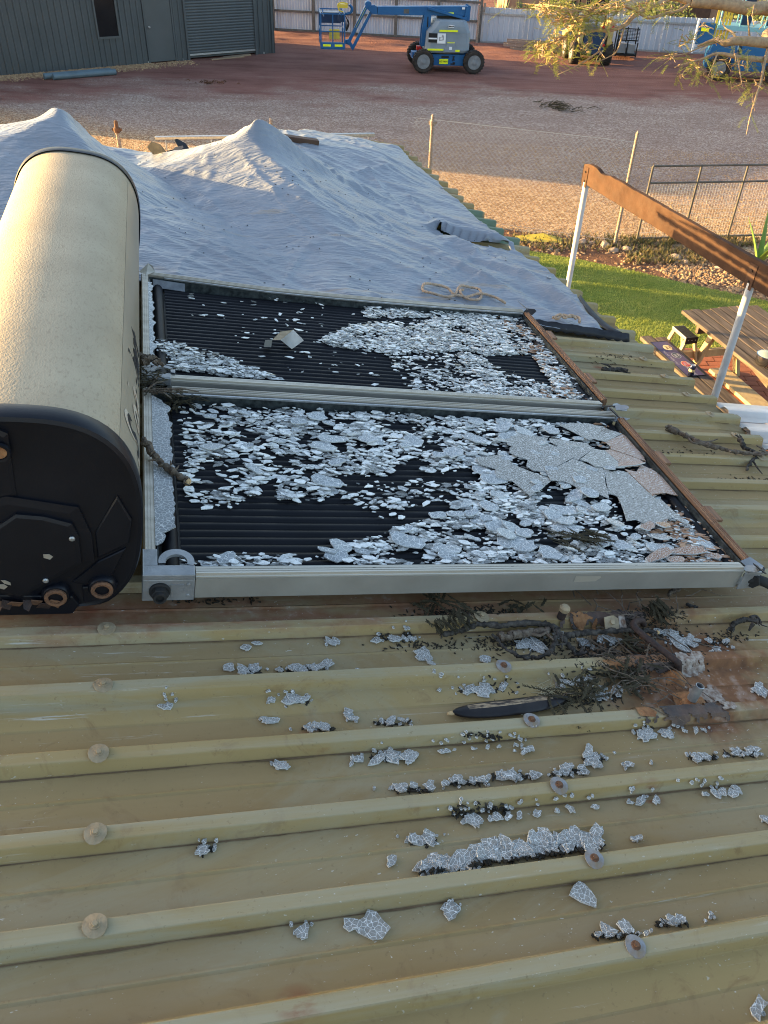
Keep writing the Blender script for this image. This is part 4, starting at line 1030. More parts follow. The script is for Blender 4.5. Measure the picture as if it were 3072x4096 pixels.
# ------------------------------------------------------------------ tarpaulin over the far roof
def st(x, y, k=-.1): return on_roof(x, y, k)
EDGE = sorted([(b_, a) for a, b_ in [st(*p) for p in ((1612, 603), (1635, 646), (1737, 716), (1839, 810), (1949, 904), (2030, 970), (2060, 1000), (2184, 1077), (2285, 1155), (2330, 1234), (2400, 1316), (2505, 1345))]])
def s_right(t):
    if t <= EDGE[0][0]: return EDGE[0][1]
    for (t0, s0), (t1, s1) in zip(EDGE, EDGE[1:]):
        if t <= t1: return s0 + (s1 - s0) * (t - t0) / (t1 - t0)
    return EDGE[-1][1] - (t - EDGE[-1][0]) * .2
HOLE = [st(*p) for p in ((1745, 925), (1800, 947), (1900, 965), (2032, 987), (2045, 1003), (1900, 992), (1790, 968))]
SEAM = [st(*p) for p in ((790, 650), (815, 760), (860, 900), (920, 1080))]
RIDG = [(st(1700, 900), st(2040, 985), .06, .05), (st(1740, 960), st(2300, 1240), .05, .07), (st(1900, 1000), st(2380, 1300), .045, .05), (st(1640, 1010), st(2250, 1290), .03, .06)]
PK = (.655, 3.90); PL_ = (-.435, 3.49)
CREA = [(PK, st(1250, 775), .050, .045), (PK, st(1180, 800), .030, .035), (PK, st(1400, 760), .050, .05), (PK, st(1560, 800), .040, .045), (PK, st(1720, 800), .035, .045), (PK, st(1650, 700), .035, .04), (PK, st(1050, 760), .022, .03), (PK, st(900, 690), .028, .03), (PK, st(780, 640), .03, .035),
        (PL_, st(480, 690), .035, .035), (PL_, st(360, 660), .025, .03), (PL_, st(160, 660), .03, .035), (PL_, st(30, 620), .03, .04), (PL_, st(620, 650), .03, .035),
        (st(1250, 700), st(1750, 1120), .016, .022), (st(1100, 760), st(1650, 1150), .013, .02), (st(900, 760), st(1400, 1120), .012, .02), (st(700, 760), st(1150, 1080), .010, .018), (st(1450, 700), st(1900, 1120), .016, .022), (st(1600, 760), st(2000, 1150), .016, .02), (st(1350, 900), st(2100, 1220), .014, .02), (st(640, 900), st(1000, 1130), .008, .016), (st(1200, 1000), st(1900, 1200), .010, .018)]
def seg_d(s, t, a, b_):
    ax, ay = a; bx, by = b_; dx, dy = bx - ax, by - ay; u = max(0, min(1, ((s - ax) * dx + (t - ay) * dy) / (dx * dx + dy * dy)))
    return hypot(s - ax - u * dx, t - ay - u * dy), u
def tent(s, t, A, B, h0, h1, rl, rr, p, ph):
    """tarpaulin hung over a short crest A-B; rl, rr: reach on the left and right of the crest"""
    dx, dy = B[0] - A[0], B[1] - A[1]; L2 = dx * dx + dy * dy
    u = ((s - A[0]) * dx + (t - A[1]) * dy) / L2; uc = max(0, min(1, u))
    ox, oy = s - A[0] - uc * dx, t - A[1] - uc * dy; d = hypot(ox, oy)
    side = dx * oy - dy * ox                    # > 0: left of A->B
    f = .5 + .5 * max(-1, min(1, side / (d * sqrt(L2) + 1e-6)))
    rad = rr + (rl - rr) * (1 - f)
    if u > 1: rad *= 1.25
    a = atan2(oy, ox); q = d / rad
    q *= 1 + (.09 * sin(5 * a + ph) + .05 * sin(9 * a + ph * 2)) * min(1, q * 2)
    return (h0 + (h1 - h0) * uc) * max(0, 1 - sqrt(q * q + .0008)) ** p * 1.03
def tarp_k(s, t):
    ribq = ((t - T0R + PITCHR / 2) % PITCHR) - PITCHR / 2
    k = KT + .012 - .004 * min(1, abs(ribq) / .07)
    z = max(tent(s, t, (.655, 3.90), (1.10, 2.95), .37, .12, .80, 1.15, 1.4, .6), tent(s, t, (-.435, 3.49), (-.02, 2.95), .395, .13, 1.35, .75, 1.35, 2.0))
    z += .12 * math.exp(-((t - 5.15) / .6) ** 2) * max(0, min(1, (s - .7) / .3)) * max(0, min(1, (2.35 - s) / .5))
    # diagonal folds run down from the peaks
    ca, sa = cos(-.62), sin(-.62); al = s * ca + t * sa; ac = -s * sa + t * ca
    amp = .0045 + .006 * max(0, min(1, (s - .5) / 1.0)) + .012 * min(.3, z)
    fold = 1.2 - 2.4 * abs(NZ.noise(V((al * .6, ac * 5.0, 1)))) + .5 * NZ.noise(V((al * 1.6, ac * 16, 4))) + .3 * NZ.noise(V((al * 3, ac * 26, 9)))
    wq = .05 * NZ.noise(V((s * 2.2, t * 2.2, 5)))
    cr = max(0, 1 - abs(NZ.noise(V((al * .9 + wq, (ac + wq) * 11, 2)))) * 3.2) + .7 * max(0, 1 - abs(NZ.noise(V(((al + wq) * 6, ac * 1.6, 12)))) * 5)
    k += z + amp * fold + .010 * cr * (.4 + .6 * abs(NZ.noise(V((s * 1.3, t * 1.3, 7)))) * 2)
    for a, b_, h, wd in RIDG:
        d, u = seg_d(s, t, a, b_)
        k += h * math.exp(-(d / wd) ** 2) * (1 - .55 * u) * min(1, u * 6 + .25)
    for a, b_, h, wd in CREA:
        d, u = seg_d(s, t, a, b_)
        if d < wd * 4: k += h * math.exp(-d / wd) * (1 - u) ** .6 * min(1, u * 5 + .1)
    for a, b_ in zip(SEAM, SEAM[1:]):
        d, u = seg_d(s, t, a, b_); k += .010 * math.exp(-(d / .030) ** 2) * (.5 + .5 * sin(t * 42))
    d, u = seg_d(s, t, HOLE[0], HOLE[3])
    if t > HOLE[0][1] + (HOLE[3][1] - HOLE[0][1]) * u - .01: k += .055 * math.exp(-(d / .07) ** 2) * (1 - u) ** .5
    return k
tarp = thing('tarpaulin', 'silver grey tarpaulin tented over the damaged far roof', 'tarpaulin', ROOF @ T(1, 4, KT))
TB = MB(); TL = -1.6
def t_far(s): return 4.60 if s < .25 else (4.60 + (s - .25) * 1.27 if s < 1.45 else 6.12 - (s - 1.45) * .12)
def tfn(u, v):
    t = 2.112 + (6.12 - 2.112) * v
    s = TL + (s_right(t) - TL) * u; t = 2.112 + (t_far(s) - 2.112) * v
    s1 = s_right(t) + .012 * NZ.noise(V((t * 9, 1, 1)))
    s = TL + (s1 - TL) * u; t = 2.112 + (t_far(s) - 2.112) * v
    return (s, t, tarp_k(s, t))
def tsk(u, v):
    p = tfn(u, v); return inpoly(p[0], p[1], HOLE)
TB.grid(tfn, 330, 290, 0, tsk)
to = TB.build('sheet', MT['tarp'], tarp, ROOF, smooth=180)
sm = to.modifiers.new('thickness', 'SOLIDIFY'); sm.thickness = .0015; sm.offset = -1
for p in ((1780, 752), (1937, 889), (2015, 961), (2212, 1113)):
    s, t = st(*p); s, t = s - .03, t; e = MB(); e.lathe([(.007, .0), (.010, .004), (.015, .003), (.015, -.002), (.007, -.002)], 18, T(s, t, tarp_k(s, t) + .003), closed=True); e.build('eyelet', MT['galv'], tarp, ROOF, smooth=40)
# black underside hem turned over at the near right corner
def strip(P, wd, mat, name, up=.006):
    mb = MB(); n = len(P); vs = []
    for i, (s, t) in enumerate(P):
        q = .5 + .5 * sin(i * 1.7)
        vs += [(s, t - wd * .5, KT + up - .012 * (i % 2)), (s, t, KT + up + .030 + .006 * q), (s - .01, t + wd * .5, KT + up + .012)]
    mb.add(vs, [(3 * i + j, 3 * i + 3 + j, 3 * i + 4 + j, 3 * i + 1 + j) for i in range(n - 1) for j in range(2)])
    o = mb.build(name, MT[mat], tarp, ROOF, smooth=180); sm = o.modifiers.new('thickness', 'SOLIDIFY'); sm.thickness = .002; return o
strip([(a.x, a.y) for a in crv([V(st(*p) + (0,)) for p in ((2140, 1290), (2220, 1302), (2330, 1318), (2430, 1334), (2512, 1348))], 5)], .06, 'tarp_under', 'folded_hem')
mb = MB(); P1 = crv([V(st(*p) + (0,)) for p in ((2310, 1195), (2350, 1255), (2410, 1315), (2450, 1338))], 5); P2 = crv([V(st(*p) + (0,)) for p in ((2325, 1190), (2385, 1255), (2450, 1310), (2512, 1345))], 5)
vs = []
for a, b_ in zip(P1, P2): vs += [(a.x, a.y, KT + .030), ((a.x + b_.x) / 2, (a.y + b_.y) / 2, KT + .040), (b_.x, b_.y, KT + .006)]
mb.add(vs, [(3 * i + j, 3 * i + 3 + j, 3 * i + 4 + j, 3 * i + 1 + j) for i in range(len(P1) - 1) for j in range(2)]); o = mb.build('folded_hem', MT['tarp_under'], tarp, ROOF, smooth=180)
sm = o.modifiers.new('thickness', 'SOLIDIFY'); sm.thickness = .002
# ropes
def rope(name, P, rad, label):
    path = crv(P, 10); mb = MB()
    for k in range(3):
        pts = []; acc = 0
        for i, p in enumerate(path):
            d = (path[min(i + 1, len(path) - 1)] - path[max(0, i - 1)]).normalized(); a = d.cross(V((0, 0, 1))).normalized(); b_ = a.cross(d)
            if i: acc += (p - path[i - 1]).length
            g = acc / (rad * 7) * 2 * pi + k * 2 * pi / 3
            pts.append(p + (a * cos(g) + b_ * sin(g)) * rad * .5)
        mb.tube(pts, rad * .62, 6)
    o = mb.build(name, MT['rope'], None, ROOF, smooth=60); return tag(o, label, 'rope')
def rp(P, sc, ox, oy, lift=.012):
    out = []
    for i, (x, y) in enumerate(P):
        s, t = on_roof(x / sc + ox, y / sc + oy, KT + .02); out.append(V((s, t, tarp_k(s, t) + lift + .006 * (i % 2))))
    return out
rope('rope', rp([(780, 200), (740, 188), (700, 172), (620, 160), (540, 168), (480, 166), (420, 172), (330, 160), (278, 140), (282, 120), (340, 112), (420, 132), (470, 158), (500, 125), (560, 122), (618, 140), (628, 172), (590, 188), (530, 172), (500, 150), (520, 135)], 1.508, 1500, 1100), .0072, 'coiled tan rope lying on the tarpaulin behind the far collector')
rope('rope', rp([(1060, 288), (1090, 300), (1115, 288), (1150, 300), (1180, 290), (1215, 300), (1222, 318)], 1.508, 1500, 1100, .03), .008, 'short pale rope end on the near right corner of the tarpaulin')
rope('rope', rp([(1065, 294), (1100, 290), (1130, 302), (1165, 296), (1200, 306)], 1.508, 1500, 1100, .036), .007, 'thin pale cord tangled with the short rope end')
# dark scraps in the notch between the tarpaulin peaks
q = MB(); rr = random.Random(8)
for i in range(9):
    s, t = st(700 + rr.uniform(-60, 60), 605 + rr.uniform(-20, 12), -.02)
    q.prism(shard_poly(rr, rr.uniform(.08, .2), rr.uniform(.05, .1), 7), 0, .004, T(s, t + .03, -.09 + .06 * rr.random()) @ RZ(rr.uniform(0, 3)) @ RX(rr.gauss(0, .7)) @ RY(rr.gauss(0, .7)))
tag(q.build('torn_sheeting', MT['tarp_under'], None, ROOF), 'crumpled dark torn sheeting in the dip between the tarpaulin peaks', 'torn sheeting')

# ------------------------------------------------------------------ sticks, pods, foliage debris on the roof
def rz_path(P, sc, ox, oy, ks): 
    out = []
    for i, (x, y) in enumerate(P):
        k = ks[i] if isinstance(ks, (list, tuple)) else ks
        s, t = on_roof(x / sc + ox, y / sc + oy, k); out.append(V((s, t, k)))
    return out
def stick(name, P, r0, r1, mat, label, cat='stick', side=(), cut=False, rough=.55):
    path = crv(P, 7); n = len(path); rr = random.Random(len(label) * 13 + n)
    rad = [(r0 + (r1 - r0) * i / (n - 1)) * (1 + rough * rr.uniform(-.6, .6)) for i in range(n)]
    mb = MB(); mb.tube([p + V((rr.gauss(0, 1), rr.gauss(0, 1), 0)) * r0 * .30 for p in path], rad, 8)
    for i in range(max(1, n // 9)):
        q = path[rr.randrange(2, n - 1)]; a = rr.uniform(0, 6.3); l_ = rr.uniform(2.5, 6) * r0; mb.tube([q, q + V((cos(a) * l_ * .6, sin(a) * l_ * .6, r0 * .6)), q + V((cos(a + .4) * l_, sin(a + .4) * l_, r0 * .9))], [r0 * .5, r0 * .38, r0 * .2], 5)
    for S in side:
        sp = crv(S, 5); mb.tube(sp, [r1 * .8 * (1 - .6 * i / (len(sp) - 1)) for i in range(len(sp))], 6)
    if not cut: return tag(mb.build(name, MT[mat], None, ROOF, smooth=60), label, cat)
    o = thing(name, label, cat, ROOF @ T(*path[0])); mb.build('bark', MT[mat], o, ROOF, smooth=60)
    e = path[-1]; d = (path[-1] - path[-2]).normalized(); c = MB(); c.tube([e - d * .002, e + d * .004, e + d * .007], [rad[-1] * 1.02, rad[-1] * .95, rad[-1] * .6], 8); c.build('cut_end', MT['bark_pale'], o, ROOF, smooth=40)
    return o
A8 = (1.8433, 0, 1600); B23 = (2.37, 1650, 2380); B22 = (2.018, 2250, 2350); B25 = (2.0947, 2280, 1580); C22 = (1.508, 1500, 1100); C28 = (3.606, 540, 1380)
stick('stick', rz_path([(1055, 285), (1080, 330), (1130, 395), (1200, 470), (1290, 540), (1385, 605)], *A8, [.03, .028, .022, .012, .004, -.006]), .009, .011, 'bark', 'brown stick with pale cut end poking from behind the tank', cut=True)
stick('stick', rz_path([(-5, 0), (100, 250), (180, 205), (260, 190), (330, 215), (400, 300)], *C28, [.03, .03, .035, .035, .03, .01])[1:], .014, .007, 'bark', 'curled brown bark strip between the tank and the collector corners', cat='bark strip')
stick('branch', rz_path([(820, 275), (860, 290), (980, 345), (1090, 400), (1250, 445), (1400, 480), (1560, 490), (1680, 490)], *B25, KT + .012), .014, .008, 'bark', 'long dark branch lying across the roof right of the near collector', 'branch',
      side=[rz_path([(1090, 395), (1170, 390), (1240, 368)], *B25, [KT + .01, KT + .014, KT + .02]), rz_path([(980, 345), (1020, 395), (1080, 410)], *B25, KT + .01)])
stick('branch', rz_path([(1420, 360), (1440, 400), (1455, 440), (1530, 470), (1555, 520), (1510, 570), (1478, 632)], *B25, [KT + .015, KT + .018, KP + .03, KP + .03, KP + .028, KP + .02, KP + .012]), .010, .006, 'bark_black', 'crooked black twig hooked under a roof screw by the right eave', 'branch',
      side=[rz_path([(1530, 545), (1570, 610), (1612, 662)], *B25, [KP + .025, KP + .02, KP + .012])])
stick('stick', rz_path([(1375, 572), (1420, 575), (1470, 570), (1522, 580)], *C22, KP + .02), .013, .012, 'bark_black', 'short black stick lying in a pan near the right eave')
stick('branch', rz_path([(295, 372), (460, 335), (620, 278), (830, 290), (1060, 270), (1250, 278), (1385, 322)], *B23, KP + .034), .007, .010, 'bark_black', 'long weathered branch lying below the front collector', 'branch',
      side=[rz_path([(520, 330), (530, 250), (540, 160)], *B23, [KP + .03, KT + .02, KT + .03])])
stick('branch', rz_path([(1370, 330), (1430, 410), (1500, 500), (1550, 560), (1645, 548)], *B23, [KP + .035, KP + .03, KP + .022, KP + .014, KP + .02]), .009, .004, 'bark_black', 'black forked twig pointing right below the front collector', 'branch')
stick('branch', rz_path([(1375, 370), (1335, 480), (1270, 570), (1150, 598), (1030, 588), (930, 540), (830, 460), (765, 375)], *B23, [KP + .032, KP + .026, KP + .02, KP + .016, KP + .016, KP + .02, KP + .025, KP + .03]), .008, .004, 'bark_black', 'bowed black twig curving below the weathered branch', 'branch')
stick('branch', rz_path([(825, 405), (1000, 375), (1150, 350), (1320, 322)], *B23, KP + .024), .013, .010, 'bark', 'stout brown branch piece lying under the weathered branch', 'branch', cut=False)
stick('stick', rz_path([(15, 390), (160, 368), (300, 356), (440, 350), (560, 345), (660, 352), (765, 362)], *B22, KP + .030), .009, .006, 'bark_black', 'straight black ringed stick beside the bent roof pipe', cut=True)
stick('branch', rz_path([(1350, 330), (1372, 340), (1365, 310), (1400, 285), (1460, 262), (1530, 262), (1590, 275)], *B22, [KP + .012, KP + .014, KP + .02, KP + .024, KP + .026, KP + .03, KP + .03]), .006, .009, 'bark_black', 'gnarled black twig knot at the right edge of the roof', 'branch',
      side=[rz_path([(1550, 255), (1520, 240), (1560, 232), (1590, 260), (1600, 285)], *B22, KP + .035), rz_path([(1540, 290), (1520, 320), (1505, 348)], *B22, [KP + .03, KP + .02, KP + .012])])
stick('stick', rz_path([(850, 55), (890, 35), (945, 12)], *B22, KP + .02), .007, .006, 'bark', 'small grey twig peeking out under the collector rail')
stick('stick', rz_path([(1000, 135), (1050, 148), (1090, 160)], *B22, KP + .012), .006, .004, 'bark_black', 'short dark twig beside a triangular glass piece under the collector')
# long black seed pod with scuffed back
pod = thing('seed_pod', 'long black flat pod with a scuffed tan stripe lying in a roof pan', 'pod', ROOF)
c0 = V(on_roof(375 / 2.37 + 1650, 1120 / 2.37 + 2380, KP + .012) + (KP + .012,)); c1 = V(on_roof(1460 / 2.37 + 1650, 985 / 2.37 + 2380, KP + .012) + (KP + .012,))
dr = (c1 - c0); ln_ = dr.length; dr.normalize(); nr_ = V((-dr.y, dr.x, 0)); mb = MB(); n = 30; ms = []
for i in range(n + 1):
    u = i / n; wd = .024 * (1 - abs(2 * u - 1) ** 3.2) ** .6 + .002
    cc = c0 + dr * (ln_ * u) + nr_ * .012 * sin(pi * u) * -.4
    for j in range(9):
        g = pi * j / 8; mb.v.append(tuple(cc + nr_ * (cos(g) * wd) + V((0, 0, sin(g) * .010))))
for i in range(n):
    for j in range(8):
        a = i * 9 + j; mb.f.append((a, a + 9, a + 10, a + 1)); mb.m.append(1 if 2 <= j <= 3 and 3 < i < 26 else 0)
mb.build('shell', [MT['pod'], MT['pod_scuff']], pod, ROOF, smooth=60)
mb = MB(); mb.tube([c0 - dr * .012, c0 - dr * .002, c0 + dr * .012], [.004, .006, .006], 8); mb.build('stalk', MT['bark_pale'], pod, ROOF, smooth=40)

def frond(mb, p, d, ln, up, r, leaf=.012, n=11, wd=.28):
    """dried pinnate frond: rachis with paired small leaflets"""
    p = V(p); d = V(d).normalized(); side = d.cross(V(up)).normalized(); pts = []
    for i in range(n + 1):
        u = i / n; pts.append(p + d * ln * u + V(up) * (-.12 * ln * u * u) + side * .05 * ln * sin(u * 3 + r.random()))
    mb.tube(pts, [.0014] * (n + 1), 3, cap=False)
    for i in range(2, n + 1):
        for sg in (-1, 1):
            a = pts[i]; e = (side * sg + d * .6 + V(up) * r.uniform(-.3, .3)).normalized() * leaf * r.uniform(.7, 1.2); wv = d * leaf * wd
            o = len(mb.v); mb.v += [tuple(a - wv), tuple(a + e * .5 + wv * 1.2), tuple(a + e), tuple(a + e * .5 - wv * 1.2)]; mb.f.append((o, o + 1, o + 2, o + 3)); mb.m.append(0)
def clump(cx, cy, view, n, spread, k, label, dirv=None, ln=.10, leaf=.010, z=.03, mat='dryleaf'):
    r = random.Random(int(cx + cy)); mb = MB(); ln *= .62; leaf *= .8
    for i in range(int(n * 1.4)):
        s, t = on_roof((cx + r.gauss(0, spread[0])) / view[0] + view[1], (cy + r.gauss(0, spread[1])) / view[0] + view[2], k)
        a = r.uniform(0, 2 * pi) if dirv is None else dirv + r.gauss(0, .35)
        frond(mb, (s, t, k + r.random() * z), (cos(a), sin(a), r.uniform(-.1, .25)), ln * r.uniform(.6, 1.2), (0, 0, 1), r, leaf, 13, .42)
    return tag(mb.build('dried_foliage', MT[mat], None, ROOF), label, 'dried foliage')
clump(720, 150, B22, 26, (25, 20), KP + .03, 'hanging bunch of dried foliage over the rib behind the bent pipe', -1.45, .11, .008)
clump(480, 740, B22, 26, (70, 40), KP + .01, 'dark dried foliage heap left of the bent pipe foot', None, .11, .008)
clump(150, 900, B22, 24, (90, 40), KP + .01, 'dark dried foliage beside the tip of the black pod', None, .12, .008)
clump(520, 440, B22, 12, (50, 60), KP + .01, 'dried foliage tuft under the straight black stick', None, .08, .007)
clump(230, 270, B23, 10, (60, 10), KT + .012, 'dried hanging fern frond over a rib left below the collector', -1.4, .075, .007)
clump(420, 190, B23, 12, (40, 30), KT + .015, 'dried leaf sprig by the screw below the collector', -1.3, .09, .008)
clump(210, 110, B23, 16, (60, 50), KP + .02, 'shaded dried foliage under the collector front', None, .12, .008)
clump(1010, 130, B23, 10, (80, 12), KP + .012, 'dark leaf wad under the collector rail right of centre', None, .08, .008)
clump(720, 700, (1.1667, 1650, 1550), 22, (60, 22), KA + .03, 'dark fern sprig on the glass of the near collector', -.35, .13, .009)
clump(650, 850, C28, 26, (110, 30), KA + .02, 'mossy dried foliage under the far rail of the near collector', None, .11, .007)
clump(230, 560, C28, 20, (80, 60), .0, 'dried twiggy foliage at the corner between tank and collectors', None, .10, .007, .03)
rr = random.Random(77); tw = MB()
for (x, y, a, ln) in ((560, 800, -.2, .13), (640, 560, -.9, .14), (760, 740, -.5, .16), (500, 840, -.15, .16), (820, 640, -1.1, .10), (380, 900, .5, .14), (1000, 820, 2.9, .16), (420, 860, .2, .18)):
    s, t = on_roof(x / 2.018 + 2250, y / 2.018 + 2350, KP + .02); p = V((s, t, KP + .02)); P = [p + V((cos(a) * ln * u, sin(a) * ln * u + .02 * sin(u * 4), .012 * sin(u * 3))) for u in (0, .25, .5, .75, 1)]
    tw.tube(P, [.0022, .002, .0018, .0015, .001], 4)
rq = random.Random(99)
for i in range(70):
    x, y = rq.gauss(430, 330), rq.gauss(480, 260)
    if not (-200 < x < 1150 and 60 < y < 1000): continue
    s, t = on_roof(x / 2.018 + 2250, y / 2.018 + 2350, KP + .012); a = rq.gauss(.1, .9); ln = rq.uniform(.04, .15); q = V((s, t, roofk(t) + .006 + .012 * rq.random()))
    tw.tube([q + V((cos(a) * ln * u + .008 * rq.gauss(0, 1), sin(a) * ln * u + .008 * rq.gauss(0, 1), .008 * sin(u * 3))) for u in (0, .25, .5, .75, 1)], [.0022, .002, .0018, .0013, .0008], 4)
tag(tw.build('dry_stems', MT['bark'], None, ROOF), 'thin dry stems tangled round the foot of the bent pipe', 'dry stems')
tw = MB()
for (x, y, a, ln) in ((120, 690, .05, .15), (150, 700, .9, .10), (230, 640, 1.2, .10), (200, 700, -.2, .12), (330, 700, .1, .14), (260, 720, -.5, .07)):
    s, t = on_roof(x / 3.606 + 540, y / 3.606 + 1380, .0); p = V((s, t, .006)); tw.tube([p + V((cos(a) * ln * u, sin(a) * ln * u, .015 * sin(u * 3))) for u in (0, .3, .6, 1)], [.0045, .0035, .003, .002], 5)
tag(tw.build('dry_stems', MT['bark'], None, ROOF), 'greenish brown twigs wedged between tank and collector rails', 'dry stems')
tw = MB(); rr = random.Random(6); cx, cy = on_roof(1250 / 2.37 + 1650, 930 / 2.37 + 2380, KP + .004)
for i in range(26):
    a = rr.uniform(0, 6.3); ln = rr.uniform(.02, .06); P = [V((cx + rr.gauss(0, .012) + cos(a + u * rr.uniform(-2, 2)) * ln * u, cy + rr.gauss(0, .006) + sin(a + u) * ln * u, KP + .004 + .006 * rr.random())) for u in (0, .33, .66, 1)]
    tw.tube(P, .0006, 3)
MT['string'] = simple('frayed_pale_string', (.5, .44, .30), (.38, .32, .2), 30, .9)
tag(tw.build('frayed_string', MT['string'], None, ROOF), 'tuft of frayed pale string above the black pod', 'string')
# leaf litter
rr = random.Random(14)
for (x, y, sx, sy, n) in ((1330, 1465, 45, 14, 420), (1240, 1510, 40, 10, 260), (1120, 1390, 60, 10, 300), (1400, 1350, 40, 12, 260), (1000, 1325, 60, 8, 220), (1300, 1415, 60, 14, 260), (1430, 1450, 40, 20, 200), (1330, 780, 30, 10, 90), (1045, 815, 40, 6, 60), (900, 1395, 60, 6, 60), (1620, 1040, 40, 6, 50), (1480, 985, 60, 8, 60), (700, 612, 8, 4, 25), (1260, 960, 30, 6, 40), (1380, 1400, 30, 8, 60), (1560, 1375, 40, 6, 60), (450, 1297, 60, 4, 60), (1010, 905, 30, 6, 30)):
    for i in range(n):
        s, t = on_roof((x + rr.gauss(0, sx)) * 1.85174, (y + rr.gauss(0, sy)) * 1.85174, KP)
        if s > s_end(t) - .03 or t > 2.0: continue
        lit.prism(shard_poly(rr, rr.uniform(.006, .016), rr.uniform(.002, .005), 5), 0, .002, T(s, t, roofk(t) + .0015) @ RZ(rr.uniform(0, 3)) @ RX(rr.gauss(0, .4)))
o = struct(lit.build('leaf_litter', MT['litter'], None, ROOF), 'stuff'); o['label'] = 'black leaf litter caught in the pans of the near roof'
tl = MB()
for i in range(420):
    s, t = rr.uniform(.0, 2.2), rr.uniform(2.2, 4.6)
    if NZ.noise(V((s * 3, t * 3, 8))) < .12: continue
    tl.prism(shard_poly(rr, rr.uniform(.006, .016), rr.uniform(.003, .006), 5), 0, .002, T(s, t, tarp_k(s, t) + .001) @ RZ(rr.uniform(0, 3)))
o = struct(tl.build('leaf_crumbs', MT['litter'], None, ROOF), 'stuff'); o['label'] = 'dark leaf crumbs speckled over the tarpaulin'

# ------------------------------------------------------------------ old pipes and flashing patches on the near roof
def patch(name, s0, s1, t0, t1, mat, seed, up=.0025, parent=house):
    mb = MB(); ns, nt = 70, 90; cx, cy, hx, hy = (s0 + s1) / 2, (t0 + t1) / 2, (s1 - s0) / 2, (t1 - t0) / 2
    def fn(u, v): s = s0 + (s1 - s0) * u; t = t0 + (t1 - t0) * v; return (s, t, roofk(t) + up + .0012 * NZ.noise(V((s * 40, t * 40, seed))))
    def sk(u, v):
        s = s0 + (s1 - s0) * u; t = t0 + (t1 - t0) * v
        q = max(abs(s - cx) / hx, abs(t - cy) / hy); return q + .55 * NZ.noise(V((s * 22, t * 22, seed))) + .35 * NZ.noise(V((s * 70, t * 70, seed))) > .62
    mb.grid(fn, ns, nt, 0, sk); return mb.build(name, MT[mat], parent, ROOF, smooth=60)
def b22(x, y, k=KT): return on_roof(x / 2.018 + 2250, y / 2.018 + 2350, k)
def patch_px(x0, x1, y0, y1, mat, seed, up=.0025, name='flashing_patch'):
    a = b22(x0, y1); b_ = b22(x1, y0); patch(name, min(a[0], b_[0]), max(a[0], b_[0]), min(a[1], b_[1]), max(a[1], b_[1]), mat, seed, up)
MT['lead'] = simple('dark_bitumen_flashing', (.055, .045, .042), (.12, .075, .055), 22, .55, .1, .4, 50)
patch_px(480, 1060, 500, 680, 'lead', 3); patch_px(640, 1400, 880, 1120, 'lead', 5); patch_px(-40, 760, 170, 320, 'lead', 7)
patch_px(980, 1120, 480, 720, 'white_old', 11, .005, 'sealant_smear'); patch_px(1080, 1270, 700, 930, 'white_old', 13, .004, 'sealant_smear'); patch_px(1270, 1400, 900, 1010, 'white_old', 15, .005, 'sealant_smear'); patch_px(600, 740, 930, 1060, 'rust_orange', 17, .004, 'sealant_smear'); patch_px(70, 260, 185, 300, 'rust_orange', 19, .004, 'sealant_smear'); patch_px(350, 480, 575, 670, 'rust_orange', 23, .004, 'sealant_smear')
pp = thing('bent_roof_pipe', 'bent dark metal pipe lying on the roof below the collector', 'pipe', ROOF)
P = rz_path([(655, 300), (640, 268), (590, 275), (575, 310), (640, 375), (770, 480), (900, 580), (935, 615), (935, 690)], *B22, [KP + .03, KP + .05, KP + .055, KP + .055, KP + .052, KP + .05, KP + .048, KP + .04, KP + .004])
pa = crv(P, 8); mb = MB(); mb.tube(pa, [.0098 + .0012 * (1 if (i // 3) % 6 == 0 and i > 24 else 0) for i in range(len(pa))], 14); mb.build('pipe', MT['rust_dark'], pp, ROOF, smooth=60)
def goo(x, y, rad, h, seed, parent, mat='rust_orange'):
    mb = MB(); s, t = b22(x, y, KP); n, k = 14, 6; vs = []
    kk = roofk(t)
    for i in range(k + 1):
        for j in range(n):
            a = 2 * pi * j / n; q = rad * (1 - i / k) ** .8 * (1 + .5 * NZ.noise(V((cos(a) * 2 + seed, sin(a) * 2, i * .5)))); vs.append((s + cos(a) * q, t + sin(a) * q, kk + h * (i / k) ** 1.2 + .003 * NZ.noise(V((a * 3, i, seed)))))
    mb.add(vs, [(i * n + j, i * n + (j + 1) % n, (i + 1) * n + (j + 1) % n, (i + 1) * n + j) for i in range(k) for j in range(n)]); return mb.build('sealant_blob', MT[mat], parent, ROOF, smooth=50)
goo(905, 735, .040, .030, 1, pp); goo(640, 400, .038, .022, 4, pp)
p2 = thing('pipe_stub', 'short upright pipe stub in orange sealant on the rib right of the bent pipe', 'pipe', ROOF)
s, t = b22(1045, 900, KT); mb = MB(); mb.lathe([(.014, 0), (.0135, .03), (.012, .055), (.010, .056), (.010, .03)], 16, T(s, t, KT)); mb.build('pipe', MT['galv'], p2, ROOF, smooth=40)
goo(1035, 960, .052, .026, 9, p2)
p3 = thing('pipe_stub', 'small capped pipe stub on the rib under the collector front', 'pipe', ROOF)
s, t = on_roof(1405 / 2.37 + 1650, 215 / 2.37 + 2380, KT); mb = MB(); mb.lathe([(.013, 0), (.013, .03)], 14, T(s, t, KT)); mb.build('pipe', MT['rust_dark'], p3, ROOF, smooth=40); mb = MB(); mb.lathe([(.016, .03), (.017, .042), (.011, .048)], 8, T(s, t, KT)); mb.build('cap', MT['washer'], p3, ROOF)
